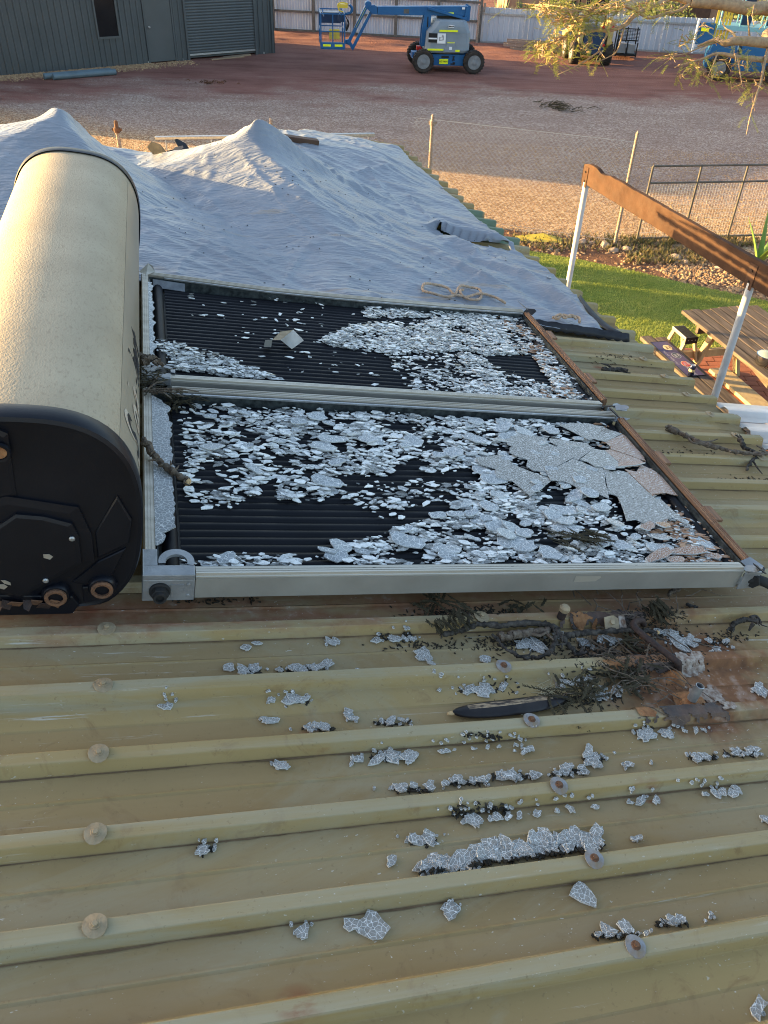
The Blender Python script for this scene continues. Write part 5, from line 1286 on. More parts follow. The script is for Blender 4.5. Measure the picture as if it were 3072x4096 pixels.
s, t = b22(385, 290, KT); mb = MB(); mb.prism([(-.028, -.02), (.02, -.024), (.026, .012), (.012, .024), (-.022, .018)], 0, .003, T(s, t - .004, KT + .006) @ RX(.45)); mb.lathe([(.008, .003), (.008, .009)], 6, T(s, t - .004, KT + .006) @ RX(.45)); tag(mb.build('metal_bracket', MT['washer'], None, ROOF), 'bent zinc bracket plate with screw on the rib below the collector', 'bracket')
s, t = b22(470, 290, KT); mb = MB(); mb.prism([(-.012, -.02), (.014, -.022), (.012, .02), (-.008, .024)], 0, .003, T(s, t, KT + .006) @ RX(.6)); mb.prism([(-.002, -.006), (.010, -.007), (.010, .005), (0, .006)], .004, .006, T(s, t, KT + .006) @ RX(.6)); tag(mb.build('white_clip', MT['white_old'], None, ROOF), 'small chipped white clip beside the zinc bracket plate', 'clip')
# folded white offcut on the far collector
oc = thing('folded_offcut', 'folded white metal offcut standing tent like on the far collector', 'metal offcut', ROOF)
def op(x, y, k): s, t = on_roof(x / 1.58 + 550, y / 1.58 + 1050, k); return (s, t, k)
k0 = KA + .006
mb = MB(); mb.add([op(985, 425, .030), op(1052, 492, k0 + .01), op(975, 548, k0), op(905, 490, .022)], [(0, 3, 2, 1), (0, 1, 2, 3)], 0)
mb.add([op(985, 425, .030), op(905, 490, .022), op(850, 490, .012), op(905, 437, .026)], [(0, 1, 2, 3), (3, 2, 1, 0)], 1); mb.add([op(852, 490, .012), op(845, 535, k0), op(797, 535, k0), op(808, 490, .010)], [(0, 1, 2, 3), (3, 2, 1, 0)], 0)
mb.add([op(905, 490, .022), op(945, 462, .02), op(965, 495, k0 + .012), op(930, 520, k0 + .004)], [(0, 1, 2, 3), (3, 2, 1, 0)], 2)
mb.build('sheet', [MT['white'], MT['washer'], MT['alu_brown']], oc, ROOF)
# ------------------------------------------------------------------ dark steel shed
MT['shed'] = simple('dark_grey_steel_sheet', (.058, .066, .069), (.068, .077, .081), 1.2, .45, .0, 0)
MT['shed_door'] = simple('dark_grey_door_paint', (.066, .073, .075), (.075, .083, .085), 2, .4)
MT['dark_glass'] = simple('dark_window_glass', (.006, .007, .009), (.010, .011, .013), 2, .08)
SHX = ug; SHN = ng
SM = Mx((SHX, -SHN, V((0, 0, 1)))).transposed().to_4x4(); SM.translation = SH0     # x: leftwards along the wall, y: into the shed (left handed safe: prisms only)
shed = thing('steel_shed', 'dark grey ribbed steel shed with roller door at the far left', 'shed', SM)
HS = 3.3; SL = 15.6; SDP = 3.4
def wall_sheet(x0, x1, z0, z1, nm='wall_sheet'):
    """trapezoidal ribs standing proud of the wall (towards -y)"""
    mb = MB(); P = []; x = x0; pitch = .19
    while x < x1 - 1e-4:
        for dx, y in ((0, 0), (.12, 0), (.135, -.028), (.165, -.028), (.18, 0)):
            if x + dx <= x1: P.append((x + dx, y))
        x += pitch
    P.append((x1, 0)); n = len(P)
    mb.add([(a, y, z0) for a, y in P] + [(a, y, z1) for a, y in P], [(i, i + 1, n + i + 1, n + i) for i in range(n - 1)])
    return mb.build(nm, MT['shed'], shed, SM)
BAYS = [(0, .70, 0, HS), (3.24, 3.62, 0, HS), (4.60, 5.40, 0, HS), (5.40, 6.12, 0, .74), (6.12, 6.88, 0, HS)]
x = 6.88
while x < SL - .01: BAYS.append((x, min(SL, x + .76), 0, HS)); x += .76
for b_ in BAYS: wall_sheet(*b_)
wall_sheet(3.62, 4.60, 2.15, HS); wall_sheet(5.40, 6.12, 2.1, HS); wall_sheet(.70, 3.24, 2.75, HS)
mb = MB(); mb.bb(0, SL, .03, SDP, .05, HS - .02); mb.build('shed_body', MT['shed'], shed, SM)
mb = MB(); mb.add([(-.15, -.2, HS - .02), (SL + .15, -.2, HS - .02), (SL + .15, SDP + .2, HS + .25), (-.15, SDP + .2, HS + .25)], [(0, 1, 2, 3)]); mb.build('shed_roof', MT['shed'], shed, SM)
mb = MB(); mb.bb(-.03, .07, -.04, .02, .0, HS); mb.bb(-.03, .0, -.04, .12, 0, HS); mb.build('corner_trim', MT['shed'], shed, SM)
dr_ = MB(); dr_.bb(3.67, 4.53, -.02, .02, .03, 2.1); door = dr_.build('door', MT['shed_door'], shed, SM, bevel=.004)
mb = MB(); mb.bb(3.61, 3.665, -.035, .025, .0, 2.15); mb.bb(4.535, 4.59, -.035, .025, .0, 2.15); mb.bb(3.61, 4.59, -.035, .025, 2.105, 2.15); mb.build('door_frame', MT['shed'], shed, SM)
mb = MB(); mb.lathe([(.03, 0), (.03, .008), (.012, .012), (.012, .035), (.026, .045), (.028, .058), (.018, .068)], 18, T(4.45, -.02, .98) @ RX(pi / 2)); mb.build('door_knob', MT['galv'], door, SM, smooth=40)
mb = MB(); mb.bb(5.40, 5.45, -.05, .02, .74, 2.1); mb.bb(6.07, 6.12, -.05, .02, .74, 2.1); mb.bb(5.45, 6.07, -.05, .02, .74, .80); mb.bb(5.45, 6.07, -.05, .02, 2.05, 2.1); wnd = mb.build('window', MT['shed_door'], shed, SM)
mb = MB(); mb.bb(5.45, 6.07, -.015, .005, .80, 2.05); mb.build('pane', MT['dark_glass'], wnd, SM)
# roller door: each slat its own curved lath
rd_ = MB(); rd_.bb(.73, 3.17, -.03, .01, .12, .17); roller = rd_.build('roller_door', MT['galv'], shed, SM)
for xa in (.66, 3.17): mb = MB(); mb.bb(xa, xa + .07, -.05, .03, 0, 2.8); mb.build('guide', MT['shed'], roller, SM)
sl_ = MB(); P = [(0, 0), (-.014, .02), (-.018, .04), (-.014, .06), (0, .078)]; n = len(P)
sl_.add([(.73, y, z) for y, z in P] + [(3.17, y, z) for y, z in P], [(i, n + i, n + i + 1, i + 1) for i in range(n - 1)]); slm = sl_.mesh('slat', MT['shed_door'], 180)
for i in range(33): put('slat', slm, roller, SM @ T(0, 0, .17 + i * .08))
mb = MB()
for xx in (.4, 3.2, 3.4, 3.62, 4.6): mb.bb(xx - .02, xx + .02, -.02, .03, 0, .06)
mb.build('base_bracket', MT['galv'], shed, SM)
MT['plank'] = simple('weathered_plank', (.30, .215, .14), (.20, .14, .09), 6, .85, 0, .3, 40, (.2, 2, 2))
for (a, lb, w_, y) in ((1.0, 'upper timber plank lying under the gap of the roller door', 1.0, -.12), (1.35, 'lower timber plank propped in front of the roller door', 1.2, -.28)):
    mb = MB(); mb.box((a + w_ / 2, y, .05), (w_, .14, .045), RY(.02)); tag(mb.build('timber_plank', MT['plank'], None, SM, bevel=.004), lb, 'plank', 'planks by the roller door')
MT['pvc'] = simple('blue_grey_pvc', (.10, .145, .17), (.08, .115, .135), 3, .4)
pa, pb_ = on_ground(205, 308, .08), on_ground(462, 287, .08)
for i, (off, lb) in enumerate(((0, 'front blue grey plastic pipe lying by the shed wall'), (.17, 'rear blue grey plastic pipe lying by the shed wall'))):
    dd = (pb_ - pa).normalized(); nn = V((-dd.y, dd.x, 0)); a = pa + nn * off + dd * (.05 - .2 * i); b_ = pb_ + nn * off - dd * .08 * i
    mb = MB(); M = frame_m(a, (0, 0, 1), None, b_ - a) if False else None
    mb.tube([a, b_], .082, 18, cap=False); mb.tube([b_, a], .074, 18, cap=False)
    for e in (a, b_): mb.lathe([(.074, 0), (.082, .001)], 18, T(*e) @ dd.to_track_quat('Z', 'Y').to_matrix().to_4x4())
    tag(mb.build('plastic_pipe', MT['pvc'], None, None, smooth=40), lb, 'pipe', 'pipes by the shed')

# ------------------------------------------------------------------ far fences
MT['corr'] = simple('zinc_corrugated_sheet', (.52, .545, .61), (.42, .44, .50), 3, .45, .1, 0, 60, (3, 3, .4))
MT['zinc'] = simple('old_zinc_panel', (.50, .525, .58), (.40, .42, .47), 1.6, .5, .1, 0, 60, (3, 3, .3))
MT['post'] = simple('dark_steel_post', (.095, .09, .085), (.14, .13, .12), 10, .6, .2)
def vplane(a, b_):
    a = V((a[0], a[1], 0)); b_ = V((b_[0], b_[1], 0)); u = (b_ - a).normalized(); n = V((-u.y, u.x, 0)); M = Mx((u, n, V((0, 0, 1)))).transposed().to_4x4(); M.translation = a; return M, (b_ - a).length
FM, FL = vplane((-7.6, 37.05), (2.89, 35.72))
fen = thing('corrugated_fence', 'corrugated zinc fence on dark posts behind the blue boom lift', 'fence', FM)
cm = MB(); n = 64; P = [(1.76 * i / n, .018 * sin(2 * pi * (1.76 * i / n) / .11)) for i in range(n + 1)]; k = n + 1
cm.add([(a, y, 0) for a, y in P] + [(a, y, 1.75) for a, y in P], [(i, i + 1, k + i + 1, k + i) for i in range(n)]); cme = cm.mesh('fence_sheet', MT['corr'], 180)
x = 0
while x < FL - .3: put('fence_sheet', cme, fen, FM @ T(x, .05 + .004 * (int(x) % 2), .03)); x += 1.748
for z in (.02, .66, 1.27): mb = MB(); mb.bb(0, FL, -.06, -.01, z, z + .07); mb.build('rail', MT['post'], fen, FM)
x = .9
while x < FL + .1: mb = MB(); mb.bb(x - .055, x + .055, -.13, -.062, 0, 1.85); mb.build('post', MT['post'], fen, FM); x += 1.62
GM, GL = vplane((2.92, 35.72), (16.0, 34.4))
fe2 = thing('panel_fence', 'pale grey trapezoid panel fence along the right rear of the yard', 'fence', GM)
pm2 = MB(); P = []; x = 0
for i in range(9):
    for dx, y in ((0, 0), (.13, 0), (.145, -.025), (.175, -.025)): P.append((x + dx, y))
    x += .19
P.append((1.71, 0)); k = len(P); pm2.add([(a, y, 0) for a, y in P] + [(a, y, 1.16) for a, y in P], [(i, i + 1, k + i + 1, k + i) for i in range(k - 1)]); pme2 = pm2.mesh('fence_panel', MT['zinc'])
x = 0; rr = random.Random(2)
while x < GL - 1: put('fence_panel', pme2, fe2, GM @ T(x, .03, .0 + rr.uniform(-.015, .01))); x += 1.72; mb = MB(); mb.bb(x - .035, x + .005, -.05, .02, 0, 1.2); mb.build('post', MT['zinc'], fe2, GM)
mb = MB(); mb.bb(0, GL, -.035, .0, .93, .99); mb.build('rail', MT['galv'], fe2, GM); mb = MB(); mb.bb(0, GL, -.045, .0, .0, .06); mb.build('rail', MT['galv'], fe2, GM)
gp = thing('gate_post', 'white capped post with bracket where the two far fences meet', 'post', GM)
mb = MB(); mb.bb(-.09, -.01, -.16, -.06, 0, 1.24); mb.build('post', MT['white_old'], gp, GM); mb = MB(); mb.bb(.02, .16, -.12, -.06, 1.02, 1.08); mb.bb(.10, .17, -.12, -.06, 1.02, 1.30); mb.build('bracket', MT['white_old'], gp, GM)

# ------------------------------------------------------------------ blue boom lift
MT['blue'] = simple('faded_blue_paint', (.012, .085, .22), (.018, .105, .25), 3, .4, 0, 0)
MT['blue_dk'] = simple('dark_blue_panel', (.012, .03, .07), (.016, .038, .085), 3, .5)
MT['liftgrey'] = simple('grey_fibreglass_cowl', (.20, .235, .27), (.16, .19, .22), 2, .5)
MT['hivis'] = simple('yellow_reflective_tape', (.75, .80, .02), (.68, .74, .02), 8, .4)
MT['yellow'] = simple('yellow_paint', (.62, .47, .05), (.52, .38, .05), 5, .5)
MT['tyre'] = simple('dusty_tyre_rubber', (.020, .019, .018), (.045, .034, .028), 9, .85, 0, .3, 30)
MT['rim'] = simple('pale_grey_rim', (.20, .21, .22), (.14, .145, .15), 8, .55)
MT['ink'] = simple('black_print', (.01, .01, .01), (.015, .015, .015), 8, .5)
MT['paper'] = simple('white_sticker', (.70, .71, .72), (.62, .63, .64), 8, .5)
MT['redp'] = simple('red_lens', (.42, .02, .02), (.34, .015, .015), 8, .4)
MT['silver'] = simple('grey_print', (.33, .33, .33), (.28, .28, .28), 8, .5)
def wheel(parent, M, rad, wd, rim_r, group_name='wheel'):
    h = MB(); h.lathe([(rim_r * .55, wd * .18), (rim_r * .62, wd * .36), (rim_r * .92, wd * .34), (rim_r, wd * .48), (rim_r * 1.05, wd * .48)], 24, M, 0); wo_ = h.build('wheel', MT['rim'], parent, WMX[parent.name], smooth=35)
    t_ = MB(); t_.lathe([(rim_r, -wd * .45), (rim_r * 1.05, wd * .48), (rad * .86, wd * .5), (rad * .97, wd * .40), (rad * .97, -wd * .40), (rad * .86, -wd * .5)], 36, M, 0, True)
    for i in range(22):
        a = 2 * pi * i / 22
        for sg in (-1, 1):
            t_.box((0, 0, 0), (rad * .09, rad * .10, wd * .46), M @ RZ(a + sg * .07) @ T(rad * .965, 0, sg * wd * .25) @ RX(sg * .35))
    t_.build('tyre', MT['tyre'], wo_, WMX[parent.name], smooth=35)
    c = MB(); c.lathe([(rim_r * .5, wd * .2), (rim_r * .42, wd * .5), (rim_r * .2, wd * .56)], 16, M)
    for i in range(8): a = 2 * pi * i / 8; c.lathe([(.016, wd * .35), (.014, wd * .40)], 6, M @ T(rim_r * .75 * cos(a), rim_r * .75 * sin(a), 0))
    c.build('hub', MT['rim'], wo_, WMX[parent.name], smooth=35)
w0 = on_ground(1690, 296); LM = T(w0.x, w0.y + .2, 0) @ RZ(radians(7))
LMS = LM @ Mx.Diagonal((1, 1, .825, 1))
lift = thing('boom_lift', 'blue articulated boom lift with grey cowl and yellow tape, left of centre', 'boom lift', LM)
def bl(name, fn, mat, **k):
    mb = MB(); fn(mb); return mb.build(name, MT[mat] if isinstance(mat, str) else [MT[q] for q in mat], k.get('parent', lift), LMS, smooth=k.get('smooth'), bevel=k.get('bevel', 0))
for x, y in ((0, 0), (1.62, 0), (0, 1.45), (1.62, 1.45)): wheel(lift, T(x, y, .33) @ RX(pi / 2) @ (RZ(0) if y < .5 else RX(pi)), .33, .27, .195)
def chassis(mb):
    mb.bb(.30, 1.36, .10, 1.35, .24, .62); mb.bb(.2, 1.5, .3, 1.15, .40, .66); mb.bb(-.1, .1, .15, 1.3, .30, .46); mb.bb(1.55, 1.7, .15, 1.3, .30, .46)
ch = bl('chassis', chassis, 'blue', bevel=.012)
bl('chassis_slot', lambda mb: (mb.prism([(.60, .50), (.82, .50), (.84, .53), (.82, .57), (.60, .57), (.58, .53)], 0, .01, T(0, .096, 0) @ RX(pi / 2)), mb.prism([(.94, .42), (1.03, .42), (1.0, .50), (1.02, .57), (.95, .57), (.96, .5)], 0, .01, T(0, .096, 0) @ RX(pi / 2)), mb.prism([(.90, .28), (1.03, .28), (1.05, .36), (.97, .37), (.96, .32), (.90, .33)], 0, .01, T(0, .096, 0) @ RX(pi / 2))), 'ink', parent=ch)
npl = bl('number_plate', lambda mb: mb.bb(.53, .81, .075, .094, .30, .465), 'hivis', parent=ch)
text_mesh('AE 1005G', .085, LMS @ T(.67, .073, .382) @ RX(pi / 2), MT['ink'], 'lettering', npl, 0, .002, .0005, 'CENTER', .78)
# grey cowl: lofted rounded block
def cowl(mb):
    secs = [(.68, .10, 1.40, .02, 1.42), (.78, .08, 1.46, -.02, 1.46), (1.35, .12, 1.46, .02, 1.44), (1.55, .28, 1.40, .06, 1.40), (1.70, .36, 1.34, .12, 1.30), (1.74, .44, 1.28, .2, 1.2)]
    n = 8; vs = []
    for (z, x0, x1, y0, y1) in secs:
        c = .12; vs += [(x0 + c, y0, z), (x1 - c, y0, z), (x1, y0 + c, z), (x1, y1 - c, z), (x1 - c, y1, z), (x0 + c, y1, z), (x0, y1 - c, z), (x0, y0 + c, z)]
    mb.add(vs, [(i * n + j, i * n + (j + 1) % n, (i + 1) * n + (j + 1) % n, (i + 1) * n + j) for i in range(len(secs) - 1) for j in range(n)] + [tuple((len(secs) - 1) * n + j for j in range(n)), tuple(reversed(range(n)))])
cw = bl('cowl', cowl, 'liftgrey', bevel=.01)
bl('cowl_panel', lambda mb: mb.prism([(.62, .72), (.72, 1.02), (.98, 1.02), (1.06, .72)], 0, .012, T(0, -.018, 0) @ RX(pi / 2)), 'liftgrey', parent=cw, bevel=.004)
for (x0, x1, z0, z1) in ((.46, 1.04, 1.385, 1.445), (.73, .96, .985, 1.045), (.12, .62, .765, .825), (1.0, 1.14, .735, .80)): bl('reflective_tape', lambda mb: mb.bb(x0, x1, -.0295 - (.005 if z0 < .8 else 0), -.012, z0, z1), 'hivis', parent=cw)
bl('reflective_tape', lambda mb: mb.bb(1.462, 1.468, .15, .5, 1.13, 1.19), 'hivis', parent=cw)
sg_ = bl('sticker', lambda mb: mb.bb(.13, .40, -.03, -.018, 1.03, 1.33), 'ink', parent=cw); bl('sticker_band', lambda mb: mb.bb(.13, .39, -.032, -.030, 1.135, 1.185), 'paper', parent=sg_)
sg2 = bl('sticker', lambda mb: mb.bb(.41, .67, -.03, -.018, 1.0, 1.33), 'paper', parent=cw)
bl('logo', lambda mb: (mb.prism([(.46, 1.08), (.61, 1.11), (.61, 1.23), (.58, 1.30), (.54, 1.26), (.54, 1.20), (.46, 1.22)], 0, .002, T(0, -.030, 0) @ RX(pi / 2))), 'silver', parent=sg2)
bl('logo_window', lambda mb: mb.prism([(.50, 1.12), (.57, 1.135), (.57, 1.20), (.50, 1.19)], 0, .002, T(0, -.0325, 0) @ RX(pi / 2)), 'paper', parent=sg2)
tg = bl('fleet_tag', lambda mb: mb.bb(.745, .915, .0, .035, 1.52, 1.60), 'paper', parent=cw); text_mesh('BM-09', .06, LMS @ T(.83, -.002, 1.56) @ RX(pi / 2), MT['ink'], 'lettering', tg, 0, .003)
bl('decal', lambda mb: mb.bb(.80, .89, -.034, -.02, .80, .90), 'paper', parent=cw)
bl('turntable', lambda mb: mb.lathe([(.55, .62), (.55, .69)], 28, T(.75, .72, 0)), 'post')
# riser, boom, links
def riser(mb): mb.prism([(-.03, .82), (.10, .82), (.24, 1.5), (.26, 2.02), (.14, 2.10), (.05, 2.02), (-.02, 1.4)], -.06, .0, T(0, .45, 0) @ RX(pi / 2)); mb.prism([(-.03, .82), (.10, .82), (.24, 1.5), (.26, 2.02), (.14, 2.10), (.05, 2.02), (-.02, 1.4)], -.06, .0, T(0, .75, 0) @ RX(pi / 2))
bl('riser', riser, 'blue', bevel=.006); bl('riser_slot', lambda mb: mb.prism([(.13, 1.45), (.17, 1.45), (.16, 1.8), (.13, 1.8)], 0, .004, T(0, .448, 0) @ RX(pi / 2)), 'ink')
boom = bl('boom', lambda mb: mb.prism([(-1.43, 1.82), (1.40, 1.84), (1.40, 2.16), (-1.43, 2.08)], -.24, 0, T(0, .46, 0) @ RX(pi / 2)), 'blue', bevel=.012)
bl('boom_cover', lambda mb: mb.prism([(-.62, 1.88), (-.45, 1.88), (-.45, 2.02), (-.62, 2.02)], 0, .003, T(0, .458, 0) @ RX(pi / 2)), 'post', parent=boom)
bl('reflective_tape', lambda mb: mb.bb(.73, .95, .44, .456, 1.90, 1.95), 'hivis', parent=boom)
for x, z in ((1.20, 2.06), (1.38, 1.93)): bl('decal', lambda mb: mb.bb(x, x + .09, .43, .455, z, z + .07), 'paper', parent=boom)
bl('link_arm', lambda mb: mb.bar((.14, .40, 2.07), (1.36, .40, 1.76), .08, .09, (0, 1, 0)), 'blue', bevel=.008); bl('link_arm', lambda mb: mb.bar((.2, .82, 2.0), (1.36, .82, 1.76), .08, .09, (0, 1, 0)), 'blue', bevel=.008)
bl('end_bracket', lambda mb: (mb.prism([(1.28, 1.68), (1.46, 1.68), (1.47, 2.16), (1.40, 2.20), (1.34, 2.14)], -.03, 0, T(0, .42, 0) @ RX(pi / 2)), mb.prism([(1.28, 1.68), (1.46, 1.68), (1.47, 2.16), (1.40, 2.20), (1.34, 2.14)], -.03, 0, T(0, .80, 0) @ RX(pi / 2))), 'blue', bevel=.006)
bl('boom_well', lambda mb: mb.bb(.45, 1.30, .50, .70, 1.70, 1.86), 'ink')
# jib and knuckle
kn = bl('knuckle', lambda mb: (mb.prism([(-1.44, 1.83), (-1.44, 2.07), (-1.53, 2.12), (-1.72, 2.10), (-1.78, 2.02), (-1.60, 1.84)], -.2, 0, T(0, .48, 0) @ RX(pi / 2)), mb.lathe([(.10, -.12), (.10, .12)], 18, T(-1.72, .58, 2.14) @ RX(pi / 2))), 'blue', bevel=.008)
def jib(mb): mb.bar((-1.70, .52, 2.22), (-2.34, .52, .86), .10, .13, (0, 1, 0)); mb.bar((-1.55, .58, 2.05), (-2.20, .58, .66), .09, .10, (0, 1, 0))
jb = bl('jib', jib, 'blue', bevel=.008); bl('reflective_tape', lambda mb: mb.bar((-1.83, .464, 2.0), (-2.12, .464, 1.38), .055, .006, (0, 1, 0)) if False else mb.bar((-1.80, .466, 2.02), (-2.10, .466, 1.38), .004, .055, (0, 1, 0)), 'hivis', parent=jb)
bl('jib_foot', lambda mb: (mb.prism([(-2.20, .62), (-2.14, .72), (-2.28, .98), (-2.46, .96), (-2.44, .84), (-2.30, .80)], -.16, 0, T(0, .50, 0) @ RX(pi / 2))), 'blue', bevel=.006)
# basket
def cage(mb):
    X0, X1, Y0, Y1, Z0, Z1 = -3.20, -2.47, .05, 1.35, .74, 1.86
    for x in (X0, X1):
        for y in (Y0, Y1): mb.tube([(x, y, Z0), (x, y, Z1)], .020, 8)
    mb.tube([((X0 + X1) / 2, Y0, Z0), ((X0 + X1) / 2, Y0, Z1)], .018, 8)
    for z in (Z1, 1.30):
        mb.tube([(X0, Y0, z), (X1, Y0, z), (X1, Y1, z), (X0, Y1, z), (X0, Y0, z)], .019, 8)
    for x in (X0 + .1, X1 - .1): mb.tube([(x, Y0, Z1), (x, Y0 + .1, Z1 - .1), (x, Y1 - .1, Z1 - .1), (x, Y1, Z1)], .014, 6)
bk = bl('basket_frame', cage, 'blue', smooth=40); bl('basket_floor', lambda mb: mb.bb(-3.2, -2.47, .05, 1.35, .72, .76), 'blue', parent=bk); bl('toe_board', lambda mb: (mb.bb(-3.2, -2.47, .03, .05, .76, .95), mb.bb(-3.21, -3.19, .05, 1.35, .76, .95)), 'blue', parent=bk)
for a, b_ in ((-3.14, -2.90), (-2.78, -2.54)): bl('reflective_tape', lambda mb: mb.bb(a, b_, .02, .03, .82, .89), 'hivis', parent=bk)
def wires(mb):
    for i in range(19): x = -3.18 + .7 * i / 18; mb.bar((x, .05, .95), (x, .05, 1.30), .004, .004)
    for i in range(9): z = .96 + .34 * i / 8; mb.bar((-3.2, .05, z), (-2.47, .05, z), .004, .004)
bl('basket_mesh', wires, 'post', parent=bk); bl('back_panel', lambda mb: mb.bb(-3.18, -2.52, 1.30, 1.33, 1.40, 1.75), 'blue_dk', parent=bk); bl('panel_edge', lambda mb: mb.bb(-3.2, -2.5, 1.27, 1.36, 1.75, 1.79), 'paper', parent=bk)
bl('tool_box', lambda mb: mb.bb(-2.92, -2.60, .5, .62, .98, 1.30), 'yellow', parent=bk, bevel=.01); bl('control_box', lambda mb: mb.bb(-2.66, -2.45, .15, .40, 1.60, 1.82), 'blue_dk', parent=bk, bevel=.01)
bl('control_console', lambda mb: (mb.bb(-2.66, -2.36, .3, .6, 2.02, 2.14), mb.tube(crv([(-2.50, .3, 1.90), (-2.62, .3, 1.95), (-2.66, .3, 2.12), (-2.55, .3, 2.2), (-2.36, .3, 2.16)], 5), .022, 8)), 'yellow', parent=bk, bevel=.006)
bl('console_guard', lambda mb: mb.tube(crv([(-2.45, .45, 1.82), (-2.28, .45, 1.86), (-2.22, .45, 2.0), (-2.30, .45, 2.12)], 6), .045, 10), 'blue', parent=bk, smooth=50)
bl('hoses', lambda mb: [mb.tube(crv([(-2.42, .5, 1.75), (-2.34 + .02 * i, .52, 1.5), (-2.40, .5, 1.25), (-2.42 + .05 * i, .55, 1.6)], 6), .010, 6) for i in range(3)], 'rubber', parent=bk, smooth=60)
bl('tail_lamp', lambda mb: (mb.bb(-.14, -.02, .55, .75, .66, .80), mb.lathe([(.05, 0), (.04, .03)], 12, T(-.02, .54, .72) @ RX(pi / 2))), 'redp')
bl('steering_link', lambda mb: (mb.bb(-.28, .02, .55, .95, .38, .60), mb.tube([(-.25, .2, .42), (-.25, 1.3, .42)], .03, 8)), 'blue', bevel=.01)

# ------------------------------------------------------------------ second blue machine, skid loader, odds by the fence
m0 = on_ground(2830, 318); M2L = T(m0.x - .2, m0.y, 0) @ RZ(radians(-14))
l2 = thing('boom_lift', 'blue lift with tall basket half hidden by branches at right edge', 'boom lift', M2L)
def b2(name, fn, mat, **k): mb = MB(); fn(mb); return mb.build(name, MT[mat], k.get('parent', l2), M2L, smooth=k.get('smooth'), bevel=k.get('bevel', 0))
for x, y in ((.45, 0), (2.2, 0), (.45, 1.4), (2.2, 1.4)): wheel(l2, T(x, y, .36) @ RX(pi / 2) @ (RZ(0) if y < .5 else RX(pi)), .36, .27, .20)
b2('chassis', lambda mb: (mb.bb(.0, 2.6, .12, 1.3, .30, .75), mb.prism([(0, .55), (.9, .55), (.85, 1.05), (.1, 1.1)], -1.1, 0, T(0, .08, 0) @ RX(pi / 2)), mb.bb(1.0, 2.7, .1, 1.3, .72, 1.0)), 'blue', bevel=.02)
b2('side_panel', lambda mb: (mb.bb(-.45, .05, .15, .5, .95, 1.55)), 'blue', bevel=.01); b2('panel_edge', lambda mb: mb.bb(-.50, -.45, .13, .52, .70, 1.62), 'paper'); b2('reflective_tape', lambda mb: mb.bb(-.36, -.12, .13, .15, 1.32, 1.42), 'hivis')
b2('orange_board', lambda mb: [mb.bb(.02 + .1 * i, .09 + .1 * i, .20, .24, 1.0, 2.35) for i in range(5)], 'yellow')
def cage2(mb):
    for x in (.15, .75, 1.5, 2.2):
        for y in (.1, 1.1): mb.tube([(x, y, 1.45), (x, y, 2.5)], .028, 8)
    for z in (1.48, 1.98, 2.5): mb.tube([(.15, .1, z), (2.2, .1, z), (2.2, 1.1, z), (.15, 1.1, z), (.15, .1, z)], .030, 8)
MT['skyblue'] = simple('pale_blue_paint', (.16, .36, .44), (.12, .30, .38), 4, .4)
bk2 = b2('basket_frame', cage2, 'skyblue', smooth=40); b2('basket_floor', lambda mb: mb.bb(.1, 2.25, .06, 1.14, 1.40, 1.52), 'skyblue', parent=bk2); b2('seat_panel', lambda mb: (mb.bb(.8, 1.1, .5, .6, 1.5, 2.3), mb.bb(1.55, 1.9, .4, .5, 1.55, 2.2)), 'blue_dk', parent=bk2)
b2('boom', lambda mb: mb.bar((1.2, .6, 1.05), (3.6, .6, 1.2), .22, .26), 'blue', bevel=.01)
s0 = on_ground(2285, 263); SKM = T(s0.x, s0.y + .15, 0) @ RZ(radians(3))
sk = thing('skid_loader', 'tan and black skid loader behind the branches near the far fence', 'loader', SKM)
MT['tan'] = simple('tan_machine_paint', (.42, .31, .14), (.34, .25, .11), 4, .5)
def bs(name, fn, mat, **k): mb = MB(); fn(mb); return mb.build(name, MT[mat], k.get('parent', sk), SKM, smooth=k.get('smooth'), bevel=k.get('bevel', 0))
for x, y in ((.12, .2), (1.22, .2), (.12, 1.3), (1.22, 1.3)): wheel(sk, T(x, y, .36) @ RY(pi / 2) @ (RZ(0) if x > .5 else RX(pi)), .36, .28, .2)
bs('body', lambda mb: mb.bb(.25, 1.10, 0.0, 1.7, .30, 1.05), 'ink', bevel=.02); bs('rear_door', lambda mb: mb.prism([(.28, .35), (1.06, .35), (1.02, 1.05), (.34, 1.05)], 0, .05, T(0, .0, 0) @ RX(pi / 2)), 'blue_dk', bevel=.01)
for x0 in (.13, 1.10): bs('rear_post', lambda mb: mb.prism([(x0, .30), (x0 + .16, .30), (x0 + .20 - .05 * (x0 < .5), 1.35), (x0 + .04, 1.35)], -.22, 0, T(0, -.02, 0) @ RX(pi / 2)), 'tan', bevel=.01)
cab = bs('cab', lambda mb: (mb.bb(.30, .36, .35, .41, 1.0, 1.95), mb.bb(1.0, 1.06, .35, .41, 1.0, 1.95), mb.bb(.30, .36, 1.4, 1.46, 1.0, 1.95), mb.bb(1.0, 1.06, 1.4, 1.46, 1.0, 1.95), mb.bb(.28, 1.08, .3, 1.5, 1.93, 2.02)), 'ink', bevel=.01)
bs('cab_roof', lambda mb: mb.bb(.25, 1.10, .28, 1.52, 2.02, 2.08), 'white_old', parent=cab); bs('window', lambda mb: mb.bb(.38, .98, .36, .38, 1.45, 1.88), 'dark_glass', parent=cab)
bs('lift_arm', lambda mb: mb.bar((.15, .2, 1.35), (.15, 2.4, .6), .12, .18), 'tan', bevel=.01); bs('lift_arm', lambda mb: mb.bar((1.2, .2, 1.35), (1.2, 2.4, .6), .12, .18), 'tan', bevel=.01)
